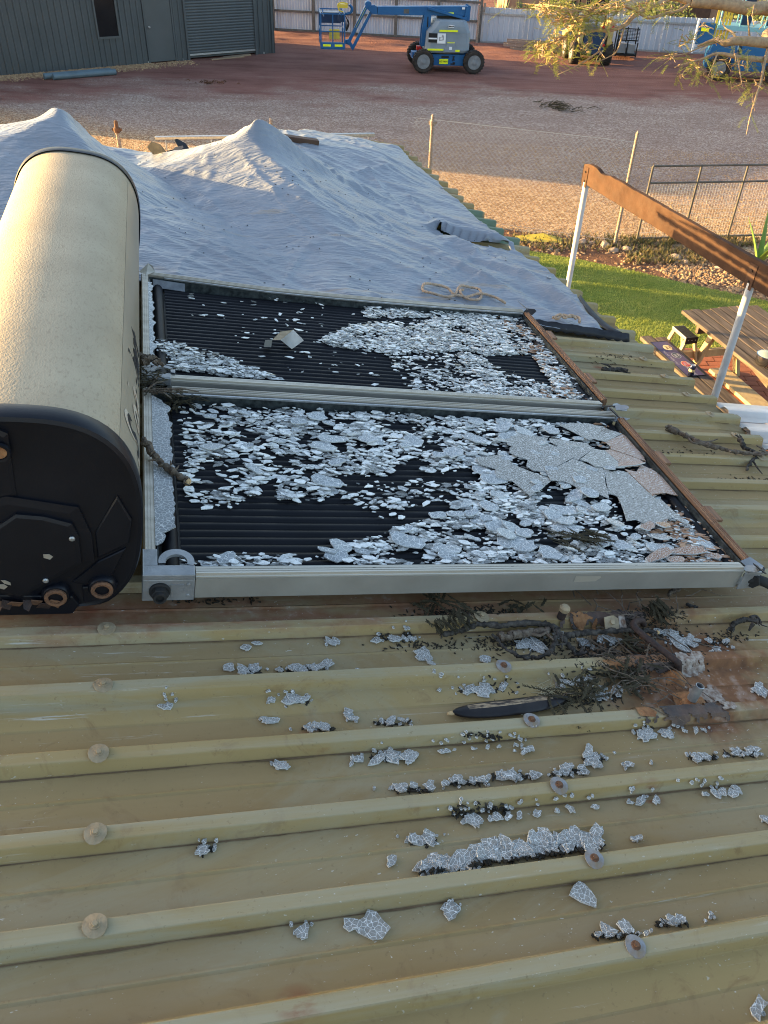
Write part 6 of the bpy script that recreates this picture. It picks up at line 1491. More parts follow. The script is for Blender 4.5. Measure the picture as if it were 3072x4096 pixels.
for x, z in ((.17, 1.15), (1.24, 1.15), (1.0, .62), (.9, 1.15)): bs('lamp', lambda mb: mb.lathe([(.05, 0), (.04, .015)], 12, T(x, -.025 if abs(x - .6) > .45 else -.052, z) @ RX(pi / 2)), 'redp')
c0_ = on_ground(2490, 238); CM = T(c0_.x - .3, c0_.y, 0) @ RZ(radians(-6)); cg = thing('mesh_cage', 'black mesh cage standing by the far fence right of the loader', 'cage', CM)
mb = MB(); mb.bb(0, .75, 0, .6, .12, .18); mb.bb(0, .05, 0, .05, .1, .9)
for x in (0, .37, .72): mb.bar((x, 0, .1), (x, 0, .62 if x < .5 else .55), .04, .04); mb.bar((x, .6, .1), (x, .6, .95), .04, .04)
for z in (.6, .95): mb.bar((0, 0 if z < .7 else .1, z), (.72, 0 if z < .7 else .1, z), .04, .03)
mb.build('frame', MT['ink'], cg, CM); mb = MB()
for i in range(9): z = .62 + .33 * i / 8; mb.bar((0, .1 * i / 8, z), (.72, .1 * i / 8, z), .012, .012)
for i in range(10): x = .72 * i / 9; mb.bar((x, 0, .62), (x, .1, .95), .012, .012)
mb.build('bars', MT['ink'], cg, CM); mb = MB(); mb.bb(.05, .34, .05, .4, .2, .5); mb.bb(.42, .66, .05, .4, .2, .48); mb.build('boxes', MT['silver'], cg, CM)
cr_ = on_ground(2512, 212); mb = MB(); mb.bb(-.14, .14, -.12, .12, 0, .16); mb.tube([(-.06, 0, .16), (-.05, 0, .2), (.05, 0, .2), (.06, 0, .16)], .012, 6); tag(mb.build('tool_case', MT['ink'], None, T(*cr_), bevel=.012), 'small black handled case on the ground by the far fence', 'case')
la, lb_ = on_ground(2000, 200), on_ground(2290, 216); LDM, LDL = vplane((la.x, la.y), (lb_.x, lb_.y))
for j, (z, x0, lab) in enumerate(((.02, .35, 'lowest aluminium ladder of the pile by the far fence'), (.13, .1, 'middle aluminium ladder of the pile by the far fence'), (.24, .22, 'top aluminium ladder of the pile by the far fence'))):
    ld = thing('ladder', lab, 'ladder', LDM @ T(x0, 0, z), 'ladders piled by the far fence')
    for y in (0, .42): mb = MB(); mb.bb(0, 2.6, y - .015, y + .015, 0, .085); mb.build('stile', MT['white_old'], ld, LDM @ T(x0, 0, z))
    for i in range(9): mb = MB(); mb.tube([(.15 + .29 * i, -.02, .042), (.15 + .29 * i, .44, .042)], .014, 8); mb.build('rung', MT['galv'], ld, LDM @ T(x0, 0, z))
bp = on_ground(2220, 428); r = random.Random(5); mb = MB()
for i in range(34):
    a = r.gauss(-.6, .5); ln = r.uniform(.15, .5); x, y = r.gauss(0, .35), r.gauss(0, .30); mb.tube([(x, y, .02), (x + cos(a) * ln * .5, y + sin(a) * ln * .5, .05 + .08 * r.random()), (x + cos(a) * ln, y + sin(a) * ln, .02 + .05 * r.random())], [.012, .008, .003], 4)
    frond(mb, (x, y, .03), (cos(a), sin(a), .1), ln, (0, 0, 1), r, .03)
tag(mb.build('brush_heap', MT['dryleaf'], None, T(*bp)), 'dark brushwood heap on the gravel in the middle of the yard', 'brushwood')
bp = on_ground(848, 332); mb = MB()
for i in range(26):
    a = r.uniform(0, 6.3); x, y = r.gauss(0, .35), r.gauss(0, .18); ln = r.uniform(.1, .3); mb.tube([(x, y, .01), (x + cos(a) * ln * .5, y + sin(a) * ln * .5, .05), (x + cos(a) * ln, y + sin(a) * ln, .01)], [.014, .01, .004], 4)
tag(mb.build('brush_heap', MT['mulch'], None, T(*bp)), 'small reddish brown twig heap on red soil before the shed door', 'brushwood')

# ------------------------------------------------------------------ beyond the fence: neighbour house, wall, palms
MT['brickw'] = simple('tan_brick_wall', (.34, .21, .13), (.27, .16, .10), 5, .9, 0, .3, 40)
nb = thing('neighbour_house', 'tan walled neighbour house beyond the far fence', 'house', T(8, 43, 0)); mb = MB(); mb.bb(4.5, 8.0, 41.5, 46, 0, 2.6); mb.build('wall', MT['brickw'], nb, Mx.Identity(4)); mb = MB(); mb.bb(8.05, 10.8, 41.0, 45, 0, 2.5); mb.build('wall', MT['render'], nb, Mx.Identity(4)); mb = MB(); mb.bb(11, 22, 40.2, 46, 0, 2.6); mb.build('wall', MT['brickw'], nb, Mx.Identity(4))
mb = MB(); mb.add([(4.0, 41.0, 2.6), (22.4, 39.8, 2.6), (22.4, 43, 4.2), (4.0, 43.5, 4.2)], [(0, 1, 2, 3)]); mb.add([(4.0, 46.6, 2.6), (22.4, 46.6, 2.6), (22.4, 43, 4.2), (4.0, 43.5, 4.2)], [(3, 2, 1, 0)]); mb.build('roof', MT['shed'], nb, Mx.Identity(4))
mb = MB(); mb.bb(7.0, 7.5, 41.46, 41.5, .8, 2.2); mb.build('window', MT['dark_glass'], nb, Mx.Identity(4)); mb = MB(); mb.bb(12, 13, 40.15, 40.19, 0.3, 2.1); mb.build('door', MT['fascia'], nb, Mx.Identity(4))
MT['palm'] = simple('green_strap_leaves', (.05, .085, .035), (.08, .12, .05), 6, .6); MT['bush'] = simple('grey_green_bush_leaves', (.07, .10, .035), (.12, .14, .05), 6, .7)
def strap_plant(name, loc, n, ln, wd, mat, label, cat, up=.75, seed=1):
    r = random.Random(seed); mb = MB()
    for i in range(n):
        a = r.uniform(0, 2 * pi); e = r.uniform(.25, 1.35); l_ = ln * r.uniform(.7, 1.1); d = V((cos(a) * cos(e), sin(a) * cos(e), sin(e))); sd = V((-sin(a), cos(a), 0)); o = len(mb.v); K = 5
        for k in range(K + 1):
            u = k / K; p = d * l_ * u + V((0, 0, -.35 * l_ * u * u * cos(e))); w_ = wd * (1 - u ** 2.2) * (.5 + min(.5, u * 2)); mb.v += [tuple(p - sd * w_), tuple(p + V((0, 0, -.2 * w_))), tuple(p + sd * w_)]
        for k in range(K):
            for j in range(2): q = o + 3 * k + j; mb.f.append((q, q + 1, q + 4, q + 3)); mb.m.append(0)
    root = thing(name, label, cat, T(*loc)); mb.build('leaves', MT[mat], root, T(*loc), smooth=60)
    mb = MB(); mb.lathe([(wd * 2, -.02), (wd * 1.5, .08), (wd * .8, .15)], 10); mb.build('stem', MT['bark'], root, T(*loc)); return root
for (x, y, lab, sd) in ((3.9, 37.6, 'spiky strap leaved plant behind the fence corner', 1), (4.8, 37.8, 'second spiky plant right of the fence corner', 2)): strap_plant('yucca', (x, y, .2), 70, 1.35, .035, 'palm', lab, 'plant', .7, sd)
def leaf_bush(name, loc, rad, h, n, lf, mat, label, seed):
    r = random.Random(seed); mb = MB(); st_ = MB()
    for i in range(9): a = r.uniform(0, 6.3); q = rad * .5; st_.tube([(0, 0, 0), (cos(a) * q * .5, sin(a) * q * .5, h * .4), (cos(a) * q, sin(a) * q, h * .75)], [.03, .02, .008], 5)
    for i in range(n):
        a = r.uniform(0, 6.3); q = rad * sqrt(r.random()); z = h * (.1 + .9 * r.random()) * (1 - .4 * (q / rad) ** 2); p = V((cos(a) * q, sin(a) * q, z)); d = V((r.gauss(0, 1), r.gauss(0, 1), r.gauss(.6, 1))).normalized(); s2 = d.cross(V((r.random(), r.random(), r.random()))).normalized() * lf * .3; o = len(mb.v)
        mb.v += [tuple(p), tuple(p + d * lf * .5 + s2), tuple(p + d * lf), tuple(p + d * lf * .5 - s2)]; mb.f.append((o, o + 1, o + 2, o + 3)); mb.m.append(0)
    root = thing(name, label, 'bush', T(*loc)); mb.build('foliage', MT[mat], root, T(*loc)); st_.build('stems', MT['bark'], root, T(*loc)); return root
leaf_bush('bush', (13.6, 36.2, 0), 1.2, 1.9, 2600, .12, 'bush', 'upright green bush behind the far fence at right', 3); leaf_bush('bush', (10.2, 37.5, 0), 1.4, 1.6, 2200, .12, 'bush', 'dark bush behind the far fence above the loader', 4)
leaf_bush('bush', (6.3, 38.6, 0), 1.0, 1.4, 1500, .12, 'bush', 'low bush against the neighbour wall beyond the fence', 5)
# ------------------------------------------------------------------ chain link fence and gate
CL0, CL1 = on_ground(2457, 984), on_ground(1900, 905)
CLM, CLL = vplane((CL0.x, CL0.y), (CL1.x, CL1.y))
clf = thing('chain_link_fence', 'chain link fence between the garden bed and the gravel yard', 'fence', CLM)
HC = 1.62
for x in (0,): mb = MB(); mb.tube([(x, 0, 0), (x, 0, HC + .1)], .026, 12); mb.lathe([(.030, 0), (.028, .03), (.008, .06)], 12, T(x, 0, HC + .1)); mb.build('post', MT['white_old'], clf, CLM, smooth=40)
mb = MB(); p = .055; x = -HC
while x < 3.6:
    for sg in (1, -1):
        a, b_ = (x, 0), (x + HC, HC)
        if sg < 0: a, b_ = (x, HC), (x + HC, 0)
        # clip to the panel 0..3.6
        (xa, za), (xb, zb) = a, b_; k = (zb - za) / (xb - xa)
        if xa < 0: za += k * (0 - xa); xa = 0
        if xb > 3.6: zb -= k * (xb - 3.6); xb = 3.6
        if xb > xa: mb.bar((xa, .003 * sg, za), (xb, .003 * sg, zb), .0022, .0022, (0, 1, 0))
    x += p * 1.4142
mb.build('wire_mesh', MT['galv'], clf, CLM)
mb = MB(); mb.bar((0, 0, HC), (3.6, 0, HC), .005, .005); mb.bar((0, 0, .1), (3.6, 0, .1), .005, .005); mb.build('line_wire', MT['galv'], clf, CLM)
GT0, GT1 = on_ground(2545, 968), on_ground(2900, 958)
GTM, GTL = vplane((GT0.x, GT0.y), (GT1.x, GT1.y))
MT['gate'] = simple('weathered_gate_pipe', (.14, .125, .105), (.09, .08, .07), 14, .6, .3)
gt = thing('pipe_gate', 'wide pipe framed gate with vertical wires behind the pergola beam', 'gate', GTM)
HG = 1.22
for x in (0, .84, 1.66, 2.5, 3.3): mb = MB(); mb.tube([(x, 0, .03), (x, 0, HG)], .018, 10); mb.build('upright', MT['gate'], gt, GTM, smooth=40)
for z in (HG, HG - .26, .06): mb = MB(); mb.tube([(0, 0, z), (3.3, 0, z)], .016, 10); mb.build('rail', MT['gate'], gt, GTM, smooth=40)
mb = MB()
for i in range(67): mb.bar((.05 * i, 0, .06), (.05 * i, 0, HG - .26), .0035, .0035)
for i in range(12): mb.bar((0, .004, .08 + .075 * i), (3.3, .004, .08 + .075 * i), .003, .003)
mb.build('wire_mesh', MT['galv'], gt, GTM)
# scrap of green netting on the gate's right part and weeds along its foot
mb = MB(); r = random.Random(4)
for i in range(140):
    x = 2.35 + abs(r.gauss(0, .35)); z = r.uniform(.1, 1.25); a = r.uniform(0, 6.3); mb.bar((x, .01, z), (x + .12 * cos(a), .01 + .02 * r.random(), z + .12 * sin(a)), .003, .003)
MT['net'] = simple('pale_green_netting', (.20, .27, .20), (.15, .21, .15), 9, .7); mb.build('netting', MT['net'], gt, GTM)
MT['weed'] = simple('sparse_dry_weeds', (.085, .09, .03), (.17, .13, .06), 5, .8)
def weeds(x0, x1, y0, y1, n, label, seed):
    r = random.Random(seed); mb = MB()
    for i in range(n):
        q = on_ground(r.uniform(x0, x1), r.uniform(y0, y1))
        for k in range(7):
            a = r.uniform(0, 6.3); h = r.uniform(.03, .12); w_ = .006; lx, ly = cos(a) * h * .7, sin(a) * h * .7; o = len(mb.v)
            mb.v += [(q.x - sin(a) * w_, q.y + cos(a) * w_, .008), (q.x + sin(a) * w_, q.y - cos(a) * w_, .008), (q.x + lx * .6 + sin(a) * w_, q.y + ly * .6 - cos(a) * w_, h * .7), (q.x + lx, q.y + ly, h)]; mb.f.append((o, o + 1, o + 2, o + 3)); mb.m.append(0)
    o = struct(mb.build('weeds', MT['weed']), 'stuff'); o['label'] = label
weeds(2500, 2950, 965, 1060, 420, 'sparse weeds in the garden bed under the beam', 1); weeds(2480, 3072, 955, 990, 260, 'weeds along the foot of the gate', 2); weeds(2050, 2480, 945, 1010, 160, 'weeds along the chain link fence foot', 3)
a0 = on_ground(3030, 1055); MT['aloe'] = simple('fleshy_green_leaf', (.10, .19, .035), (.15, .24, .06), 5, .45)
al = thing('agave', 'bright green fleshy plant at the right edge beside the beam', 'plant', T(a0.x, a0.y, 0))
for i, (a, e, ln, wd) in enumerate(((2.9, 1.25, .75, .05), (.6, 1.15, .72, .055), (4.6, .9, .6, .05), (1.6, 1.45, .8, .045), (5.6, 1.0, .65, .05), (3.6, .7, .5, .04))):
    mb = MB(); K = 8; d = V((cos(a) * cos(e), sin(a) * cos(e), sin(e))); sd = V((-sin(a), cos(a), 0)); up = d.cross(sd)
    for k in range(K + 1):
        u = k / K; c = d * ln * u + V((cos(a), sin(a), 0)) * .12 * u * u; w_ = wd * (1 - u ** 2) + .004
        mb.v += [tuple(c - sd * w_), tuple(c - up * w_ * -.35), tuple(c + sd * w_), tuple(c + up * w_ * -.5)]
    for k in range(K):
        for j in range(4): q = 4 * k; mb.f.append((q + j, q + (j + 1) % 4, q + 4 + (j + 1) % 4, q + 4 + j)); mb.m.append(0)
    mb.build('leaf', MT['aloe'], al, T(a0.x, a0.y, 0), smooth=60)
yl = on_ground(3062, 1128); mb = MB(); rr = random.Random(3)
for i in range(5): mb.prism(shard_poly(rr, .16, .09, 8), 0, .004, T(.1 * rr.gauss(0, 1), .08 * rr.gauss(0, 1), .1 + .05 * i) @ RX(rr.gauss(0, .4)) @ RY(rr.gauss(0, .4)))
for i in range(5): mb.tube([(0, 0, 0), (.03 * i - .06, .02, .12 + .04 * i)], .006, 5)
MT['yleaf'] = simple('yellow_leaf', (.50, .44, .05), (.42, .36, .05), 5, .6); tag(mb.build('leaf_clump', MT['yleaf'], None, T(yl.x, yl.y, 0)), 'yellow leaf clump at the right edge under the agave', 'plant')
yb = on_ground(2150, 962); mb = MB(); mb.add([(-.4, -.1, .02), (.4, -.12, .02), (.42, .08, .03), (.1, .14, .08), (-.38, .06, .04)], [(0, 1, 2, 3, 4)]); mb.add([(-.4, -.1, .0), (.4, -.12, .0), (.42, .08, .0), (-.38, .06, .0)], [(3, 2, 1, 0)]); tag(mb.build('yellow_scrap', MT['yellow'], None, T(*yb)), 'flat yellow scrap on the garden bed behind the roof edge', 'scrap')

# ------------------------------------------------------------------ pergola frame left standing
PT = 2.2
p1, p2_ = on_ground(2345, 735, PT), on_ground(3003, 1140, PT)
pg = thing('pergola_frame', 'brown pergola beam carried on two pale steel posts', 'pergola', T(p1.x, p1.y, 0))
MT['beam'] = simple('sunbleached_brown_beam_paint', (.064, .032, .0185), (.042, .021, .013), 6, .9, 0, .25, 40, (1, 1, 1))
MT['postw'] = simple('pale_grey_steel_post', (.55, .56, .57), (.44, .45, .46), 8, .45)
MT['bracket_br'] = simple('dark_brown_plate', (.075, .035, .022), (.05, .025, .018), 10, .6)
ax = (p2_ - p1).normalized(); pn = V((-ax.y, ax.x, 0))
PM = Mx((ax, pn, V((0, 0, 1)))).transposed().to_4x4(); PM.translation = V((p1.x, p1.y, 0)); PL = (p2_ - p1).length
for x in (0, PL): mb = MB(); mb.tube([(x, 0, 0), (x, 0, PT + .02)], .032, 18); mb.build('post', MT['postw'], pg, PM, smooth=40)
mb = MB(); n = 60; rr = random.Random(2)
for i in range(n + 1):
    x = -.07 + (PL + 2.6) * i / n; b_ = .0
    top = .205 + (.010 * NZ.noise(V((x * 5, 0, 0))) if x < 1.0 else .003 * NZ.noise(V((x * 3, 0, 0)))) - (.02 if x < -.03 else 0) - (.018 if .28 < x < .40 else 0)
    mb.v += [(x, -.024, PT + b_), (x, .024, PT + b_), (x, .024, PT + top), (x, -.024, PT + top + .004 * NZ.noise(V((x * 9, 2, 0))))]
for i in range(n):
    for j in range(4): q = 4 * i; mb.f.append((q + j, q + 4 + j, q + 4 + (j + 1) % 4, q + (j + 1) % 4)[::-1]); mb.m.append(0)
mb.f += [(0, 1, 2, 3), (4 * n + 3, 4 * n + 2, 4 * n + 1, 4 * n)]; mb.m += [0, 0]
bo = mb.build('beam', MT['beam'], pg, PM @ T(0, .0, .0), bevel=.003)
for x, m_ in ((0, 'beam'), (PL, 'bracket_br')):
    for sd in (-1, 1):
        mb = MB(); mb.bb(x - .045, x + .045, sd * .026 - .002 + (.002 if sd > 0 else -.002), sd * .026 + .002 + (.002 if sd > 0 else -.002), PT - .03, PT + .17); b_ = mb.build('bracket', MT[m_], pg, PM)
        for z in (.03, .12): mb = MB(); mb.lathe([(.010, 0), (.010, .010)], 6, T(x, sd * .031, PT + z) @ RX(pi / 2 if sd < 0 else -pi / 2)); mb.build('bolt', MT['rust_dark'], b_, PM)

# ------------------------------------------------------------------ picnic table and things on it
MT['timber'] = simple('grey_weathered_timber', (.135, .105, .082), (.055, .042, .034), 11, .9, 0, .5, 30, (2.5, .25, 2.5))
MT['timber_raw'] = simple('pale_treated_timber', (.46, .36, .21), (.36, .27, .15), 7, .8, 0, .3, 30, (2, 2, .3))
hx = V((RD.x, RD.y, 0)).normalized(); TM = Mx((hx, RH, V((0, 0, 1)))).transposed().to_4x4(); c_ = on_ground(2724, 1240, .75); TM.translation = V((c_.x, c_.y, 0))
pt = thing('picnic_table', 'weathered slatted timber picnic table beside the house', 'table', TM); rr = random.Random(12)
for i in range(6):
    x0 = .006 + .124 * i; e = rr.uniform(-.03, .02); mb = MB(); mb.bb(x0, x0 + .112, -2.2, e, .71, .75 + rr.uniform(-.003, .003)); mb.build('top_plank', MT['timber'], pt, TM, bevel=.006)
for i in range(2):
    x0 = -.46 + .155 * i; mb = MB(); mb.bb(x0, x0 + .142, -2.3 + .05 * i, .0 - .06 * i, .405, .45); mb.build('seat_plank', MT['timber'], pt, TM, bevel=.006)
for y in (-.42, -1.85):
    for sx in (-1, 1): mb = MB(); mb.bar((.37 + sx * .12, y, .71), (.37 + sx * .36, y, .0), .045, .09, (0, 1, 0)); mb.build('leg', MT['timber_raw'], pt, TM, bevel=.004)
    mb = MB(); mb.bb(.02, .72, y + .03, y + .075, .62, .71); mb.build('top_bearer', MT['timber'], pt, TM); mb = MB(); mb.bb(-.50, 1.2, y + .03, y + .075, .31, .40); mb.build('seat_bearer', MT['timber_raw'], pt, TM)
mb = MB(); mb.bar((.37, -.42, .66), (.37, -1.85, .36), .04, .09); mb.build('brace', MT['timber'], pt, TM)
bq = on_ground(2945, 1222, .47); BMx = TM.copy(); BMx.translation = V((bq.x, bq.y, 0)); bn = thing('bench', 'weathered timber bench beyond the picnic table', 'bench', BMx)
for i in range(2): mb = MB(); mb.bb(.15 * i, .14 + .15 * i, -2.0, -.03 * i, .425, .47); mb.build('seat_plank', MT['timber'], bn, BMx, bevel=.006)
for y in (-.3, -1.7):
    for x in (.03, .22): mb = MB(); mb.bb(x, x + .045, y, y + .08, 0, .425); mb.build('leg', MT['timber_raw'], bn, BMx)
pq = on_ground(2960, 1560, .05); mb = MB(); mb.bb(-.12, .12, -.5, .5, .0, .05); tag(mb.build('timber_plank', MT['timber_raw'], None, T(pq.x, pq.y, .035) @ RZ(.25), bevel=.004), 'pale timber plank lying on the patio pavers under the table', 'plank')
MT['matp'] = simple('purple_bar_mat', (.050, .040, .095), (.075, .062, .12), 3, .55); MT['matlogo'] = simple('cream_logo_print', (.58, .45, .26), (.52, .40, .22), 9, .6); MT['matred'] = simple('red_logo_print', (.36, .03, .035), (.30, .03, .03), 9, .6); MT['matgrey'] = simple('grey_logo_print', (.33, .33, .38), (.27, .27, .32), 9, .6); MT['matdark'] = simple('dark_logo_print', (.035, .05, .07), (.03, .045, .06), 9, .6)
mA, mB_, mC = [on_ground(*p, .456) for p in ((2602, 1370), (2750, 1506), (2664, 1366))]
mx_ = (mB_ - mA).normalized(); my_ = V((0, 0, 1)).cross(mx_); ML_ = (mB_ - mA).length; MWd = .215
MMX = Mx((mx_, my_, V((0, 0, 1)))).transposed().to_4x4(); MMX.translation = V((mA.x, mA.y, .4515))
mt = thing('bar_mat', 'purple rubber bar mat with three oval logos on the bench', 'mat', MMX)
mb = MB(); mb.bb(0, ML_, 0, MWd, 0, .006); mb.build('mat_sheet', MT['matp'], mt, MMX, bevel=.003); mb = MB(); mb.bb(-.006, ML_ + .006, -.006, 0, -.001, .008); mb.bb(-.006, ML_ + .006, MWd, MWd + .006, -.001, .008); mb.bb(-.006, 0, 0, MWd, -.001, .008); mb.bb(ML_, ML_ + .006, 0, MWd, -.001, .008); mb.build('mat_border', MT['black'], mt, MMX)
for i, (a, rim_, fill) in enumerate(((.16, 'matlogo', 'matlogo'), (.36, 'matgrey', 'matdark'), (.57, 'matlogo', 'matred'))):
    def ell(f): return [(a * ML_ / .84 + .062 * f * cos(2 * pi * k / 24), .135 + .045 * f * sin(2 * pi * k / 24)) for k in range(24)]
    mb = MB(); mb.prism(ell(1.12), .0062, .0068, None, 0); lg = mb.build('logo_rim', MT[rim_], mt, MMX); mb = MB(); mb.prism(ell(1.0), .0068, .0074, None, 0); mb.build('logo', MT[fill], lg, MMX)
    text_mesh('FAT\nYAK', .042, MMX @ T(a * ML_ / .84, .142, .0076), MT['matgrey' if i else 'beam'], 'lettering', lg, .1, .001, .0002)
text_mesh('FAT YAK', .055, MMX @ T(.72 * ML_ / .84, .11, .0066) , MT['matgrey'], 'lettering', mt, .1, .001, .0002)
text_mesh('PALE ALE  TASTES  WILD', .032, MMX @ T(.40 * ML_ / .84, .045, .0066), MT['matgrey'], 'lettering', mt, 0, 0, .0002)
cq = on_ground(2772, 1506, .458); CMx = T(cq.x - .02, cq.y + .03, .4585); cn = thing('drink_can', 'dark blue drink can standing on the bar mat', 'can', CMx)
MT['canb'] = simple('dark_blue_can_print', (.012, .018, .05), (.03, .04, .09), 30, .25, .6); mb = MB(); mb.lathe([(.026, 0), (.032, .008), (.033, .02), (.033, .105), (.027, .118), (.026, .12)], 24); mb.build('body', MT['canb'], cn, CMx, smooth=40); mb = MB(); mb.lathe([(.026, .1205), (.027, .123), (.024, .122), (.022, .118), (.0, .118)], 24); mb.build('lid', MT['galv'], cn, CMx, smooth=40); mb = MB(); mb.lathe([(.0333, .05), (.0334, .08)], 24); mb.build('label_band', MT['matlogo'], cn, CMx, smooth=40)
oq = on_ground(3062, 1452, .755); OM = T(oq.x, oq.y, .752); pot = thing('saucepan', 'steel saucepan with glass lid on the picnic table', 'saucepan', OM)
MT['chrome'] = simple('polished_steel', (.55, .55, .54), (.45, .45, .45), 5, .15, 1); MT['lidglass'] = simple('tinted_glass_lid', (.22, .27, .26), (.28, .33, .32), 5, .08)
mb = MB(); mb.lathe([(.0, 0), (.105, 0), (.110, .01), (.110, .095), (.113, .097), (.108, .097), (.106, .02)], 36); mb.build('body', MT['chrome'], pot, OM, smooth=40); mb = MB(); mb.lathe([(.112, .098), (.09, .112), (.05, .122), (.0, .125)], 36); mb.build('glass_lid', MT['lidglass'], pot, OM, smooth=60); mb = MB(); mb.lathe([(.115, .096), (.116, .101), (.110, .102)], 36); mb.build('lid_rim', MT['chrome'], pot, OM, smooth=60)
mb = MB(); mb.lathe([(.008, .122), (.010, .135), (.020, .142), (.020, .155), (.012, .160)], 20); mb.build('lid_knob', MT['black'], pot, OM, smooth=40); mb = MB(); mb.tube(crv([(-.02, -.108, .08), (-.02, -.135, .075), (-.015, -.155, .06), (-.01, -.16, .045)], 5), [.016] * 11 + [.012] * 5, 8); mb.build('handle', MT['black'], pot, OM, smooth=40)
mb = MB(); mb.tube([(0, 0, 0), (.015, .01, .14), (.03, .02, .30)], [.007, .007, .008], 8); mb.lathe([(.018, -.004), (.022, 0), (.018, .004)], 12); tag(mb.build('wooden_spoon', MT['timber_raw'], None, OM @ T(.0, .02, .164) @ RY(.10), smooth=40), 'wooden spoon sticking up behind the saucepan lid knob', 'spoon')
# step stool
sA, sB, sC, sD = [on_ground(*p, .60) for p in ((2690, 1304), (2745, 1352), (2782, 1342), (2718, 1298))]
sx_ = (sB - sA).normalized(); sy_ = V((0, 0, 1)).cross(sx_); STM = Mx((sx_, sy_, V((0, 0, 1)))).transposed().to_4x4(); STM.translation = V((sA.x, sA.y, 0)); SLn = (sB - sA).length
sto = thing('step_stool', 'pale timber and aluminium step stool standing behind the bar mat', 'step stool', STM)
mb = MB(); mb.bb(0, SLn, 0, .15, .56, .60); mb.build('top_step', MT['alu'], sto, STM, bevel=.006); mb = MB()
for i in range(16): mb.bb(.012, SLn - .012, .008 + .0088 * i, .012 + .0088 * i, .6, .6035)
mb.build('tread_ribs', MT['black'], sto, STM); mb = MB(); mb.bb(SLn, SLn + .012, -.004, .154, .525, .606); mb.build('end_cap', MT['black'], sto, STM, bevel=.004)
for k in range(3): mb = MB(); mb.lathe([(.006, 0), (.004, .003)], 8, T(SLn + .012, .03 + .045 * k, .57) @ RY(pi / 2)); mb.build('rivet', MT['galv'], sto, STM)
for x in (.03, SLn - .02):
    for y0, y1 in ((.02, -.16), (.13, .30)): mb = MB(); mb.bar((x, y0, .56), (x + (.03 if x > .1 else -.03), y1, .0), .055, .025, (0, 1, 0)); mb.build('leg', MT['timber_raw'], sto, STM, bevel=.003)
mb = MB(); mb.bb(-.0, SLn, -.10, -.02, .27, .295); mb.build('lower_step', MT['alu'], sto, STM)

# ------------------------------------------------------------------ posts, gutter and lit awning beyond the far end of the house
def yard_post(px, py, z, label, r0=.026):
    q = on_ground(px, py, z); M = T(q.x, q.y, 0); o = thing('steel_post', label, 'post', M, 'pale posts beyond the house'); mb = MB(); mb.tube([(0, 0, 0), (0, 0, z - .12)], r0, 12); mb.build('shaft', MT['white_old'], o, M, smooth=40)
    mb = MB(); mb.lathe([(r0 * 1.05, z - .13), (r0 * 1.7, z - .12), (r0 * 1.7, z - .07), (r0, z - .06), (r0, z), (r0 * .5, z + .02)], 12); mb.bar((-r0 * 2.4, 0, z - .09), (r0 * 2.4, 0, z - .09), .02, .03); mb.build('clamp', MT['rust'] if 'leftmost' in label else MT['white_old'], o, M, smooth=40); return q
yard_post(1732, 463, 2.0, 'rightmost pale clamp topped post beyond the roof edge'); yard_post(1084, 478, 2.1, 'middle pale post rising behind the right tarpaulin peak'); yard_post(463, 488, 2.1, 'leftmost pale post with rusty clamp between the tarpaulin peaks')
ga, gb_ = on_ground(620, 552, 1.85), on_ground(1498, 538, 1.85)
gu = thing('gutter', 'white gutter length running behind the tarpaulin peaks', 'gutter', T(*ga)); mb = MB(); mb.bar(ga, gb_, .06, .040); mb.build('trough', MT['galv'], gu, Mx.Identity(4), bevel=.006)
gd = (gb_ - ga).normalized()
for u in (.05, .25, .45, .62, .8, .97): p = ga.lerp(gb_, u); mb = MB(); mb.bar(p + V((0, -.05, -.02)), p + V((0, -.07, -.14)), .012, .02); mb.build('hanger', MT['galv'], gu, Mx.Identity(4))
aw = thing('awning', 'sunlit tan ribbed awning sheet below the white gutter', 'awning', Mx.Identity(4))
A_ = [on_ground(*p, 1.72) for p in ((1130, 556), (1420, 548), (1440, 600), (1150, 606))]
mb = MB(); nn = 24
for i in range(nn + 1):
    u = i / nn; z = .03 * (1 if (i % 4) in (1, 2) else 0); mb.v += [tuple(A_[0].lerp(A_[1], u) + V((0, 0, z))), tuple(A_[3].lerp(A_[2], u) + V((0, 0, z + .02)))]
for i in range(nn): mb.f.append((2 * i, 2 * i + 2, 2 * i + 3, 2 * i + 1)); mb.m.append(0)
MT['tan_sheet'] = simple('tan_ribbed_sheet', (.46, .36, .17), (.38, .29, .13), 4, .6); mb.build('sheet', MT['tan_sheet'], aw, Mx.Identity(4)); mb = MB(); mb.bar(A_[3] + V((0, 0, -.06)), A_[3].lerp(A_[2], .45) + V((0, 0, -.06)), .06, .10); mb.build('rafter', MT['fascia'], aw, Mx.Identity(4))
for p in (A_[0], A_[1]): mb = MB(); mb.tube([(p.x, p.y, 0), (p.x, p.y, 1.72)], .03, 8); mb.build('prop', MT['post'], aw, Mx.Identity(4))
s_, t_ = st(1210, 590, -.02); mb = MB(); mb.bar(R3(s_ - .22, t_, .0), R3(s_ + .12, t_ + .02, .0), .08, .10); tag(mb.build('dark_timber', MT['fascia'], None, None, bevel=.004), 'dark timber offcut lying behind the right tarpaulin peak', 'timber')

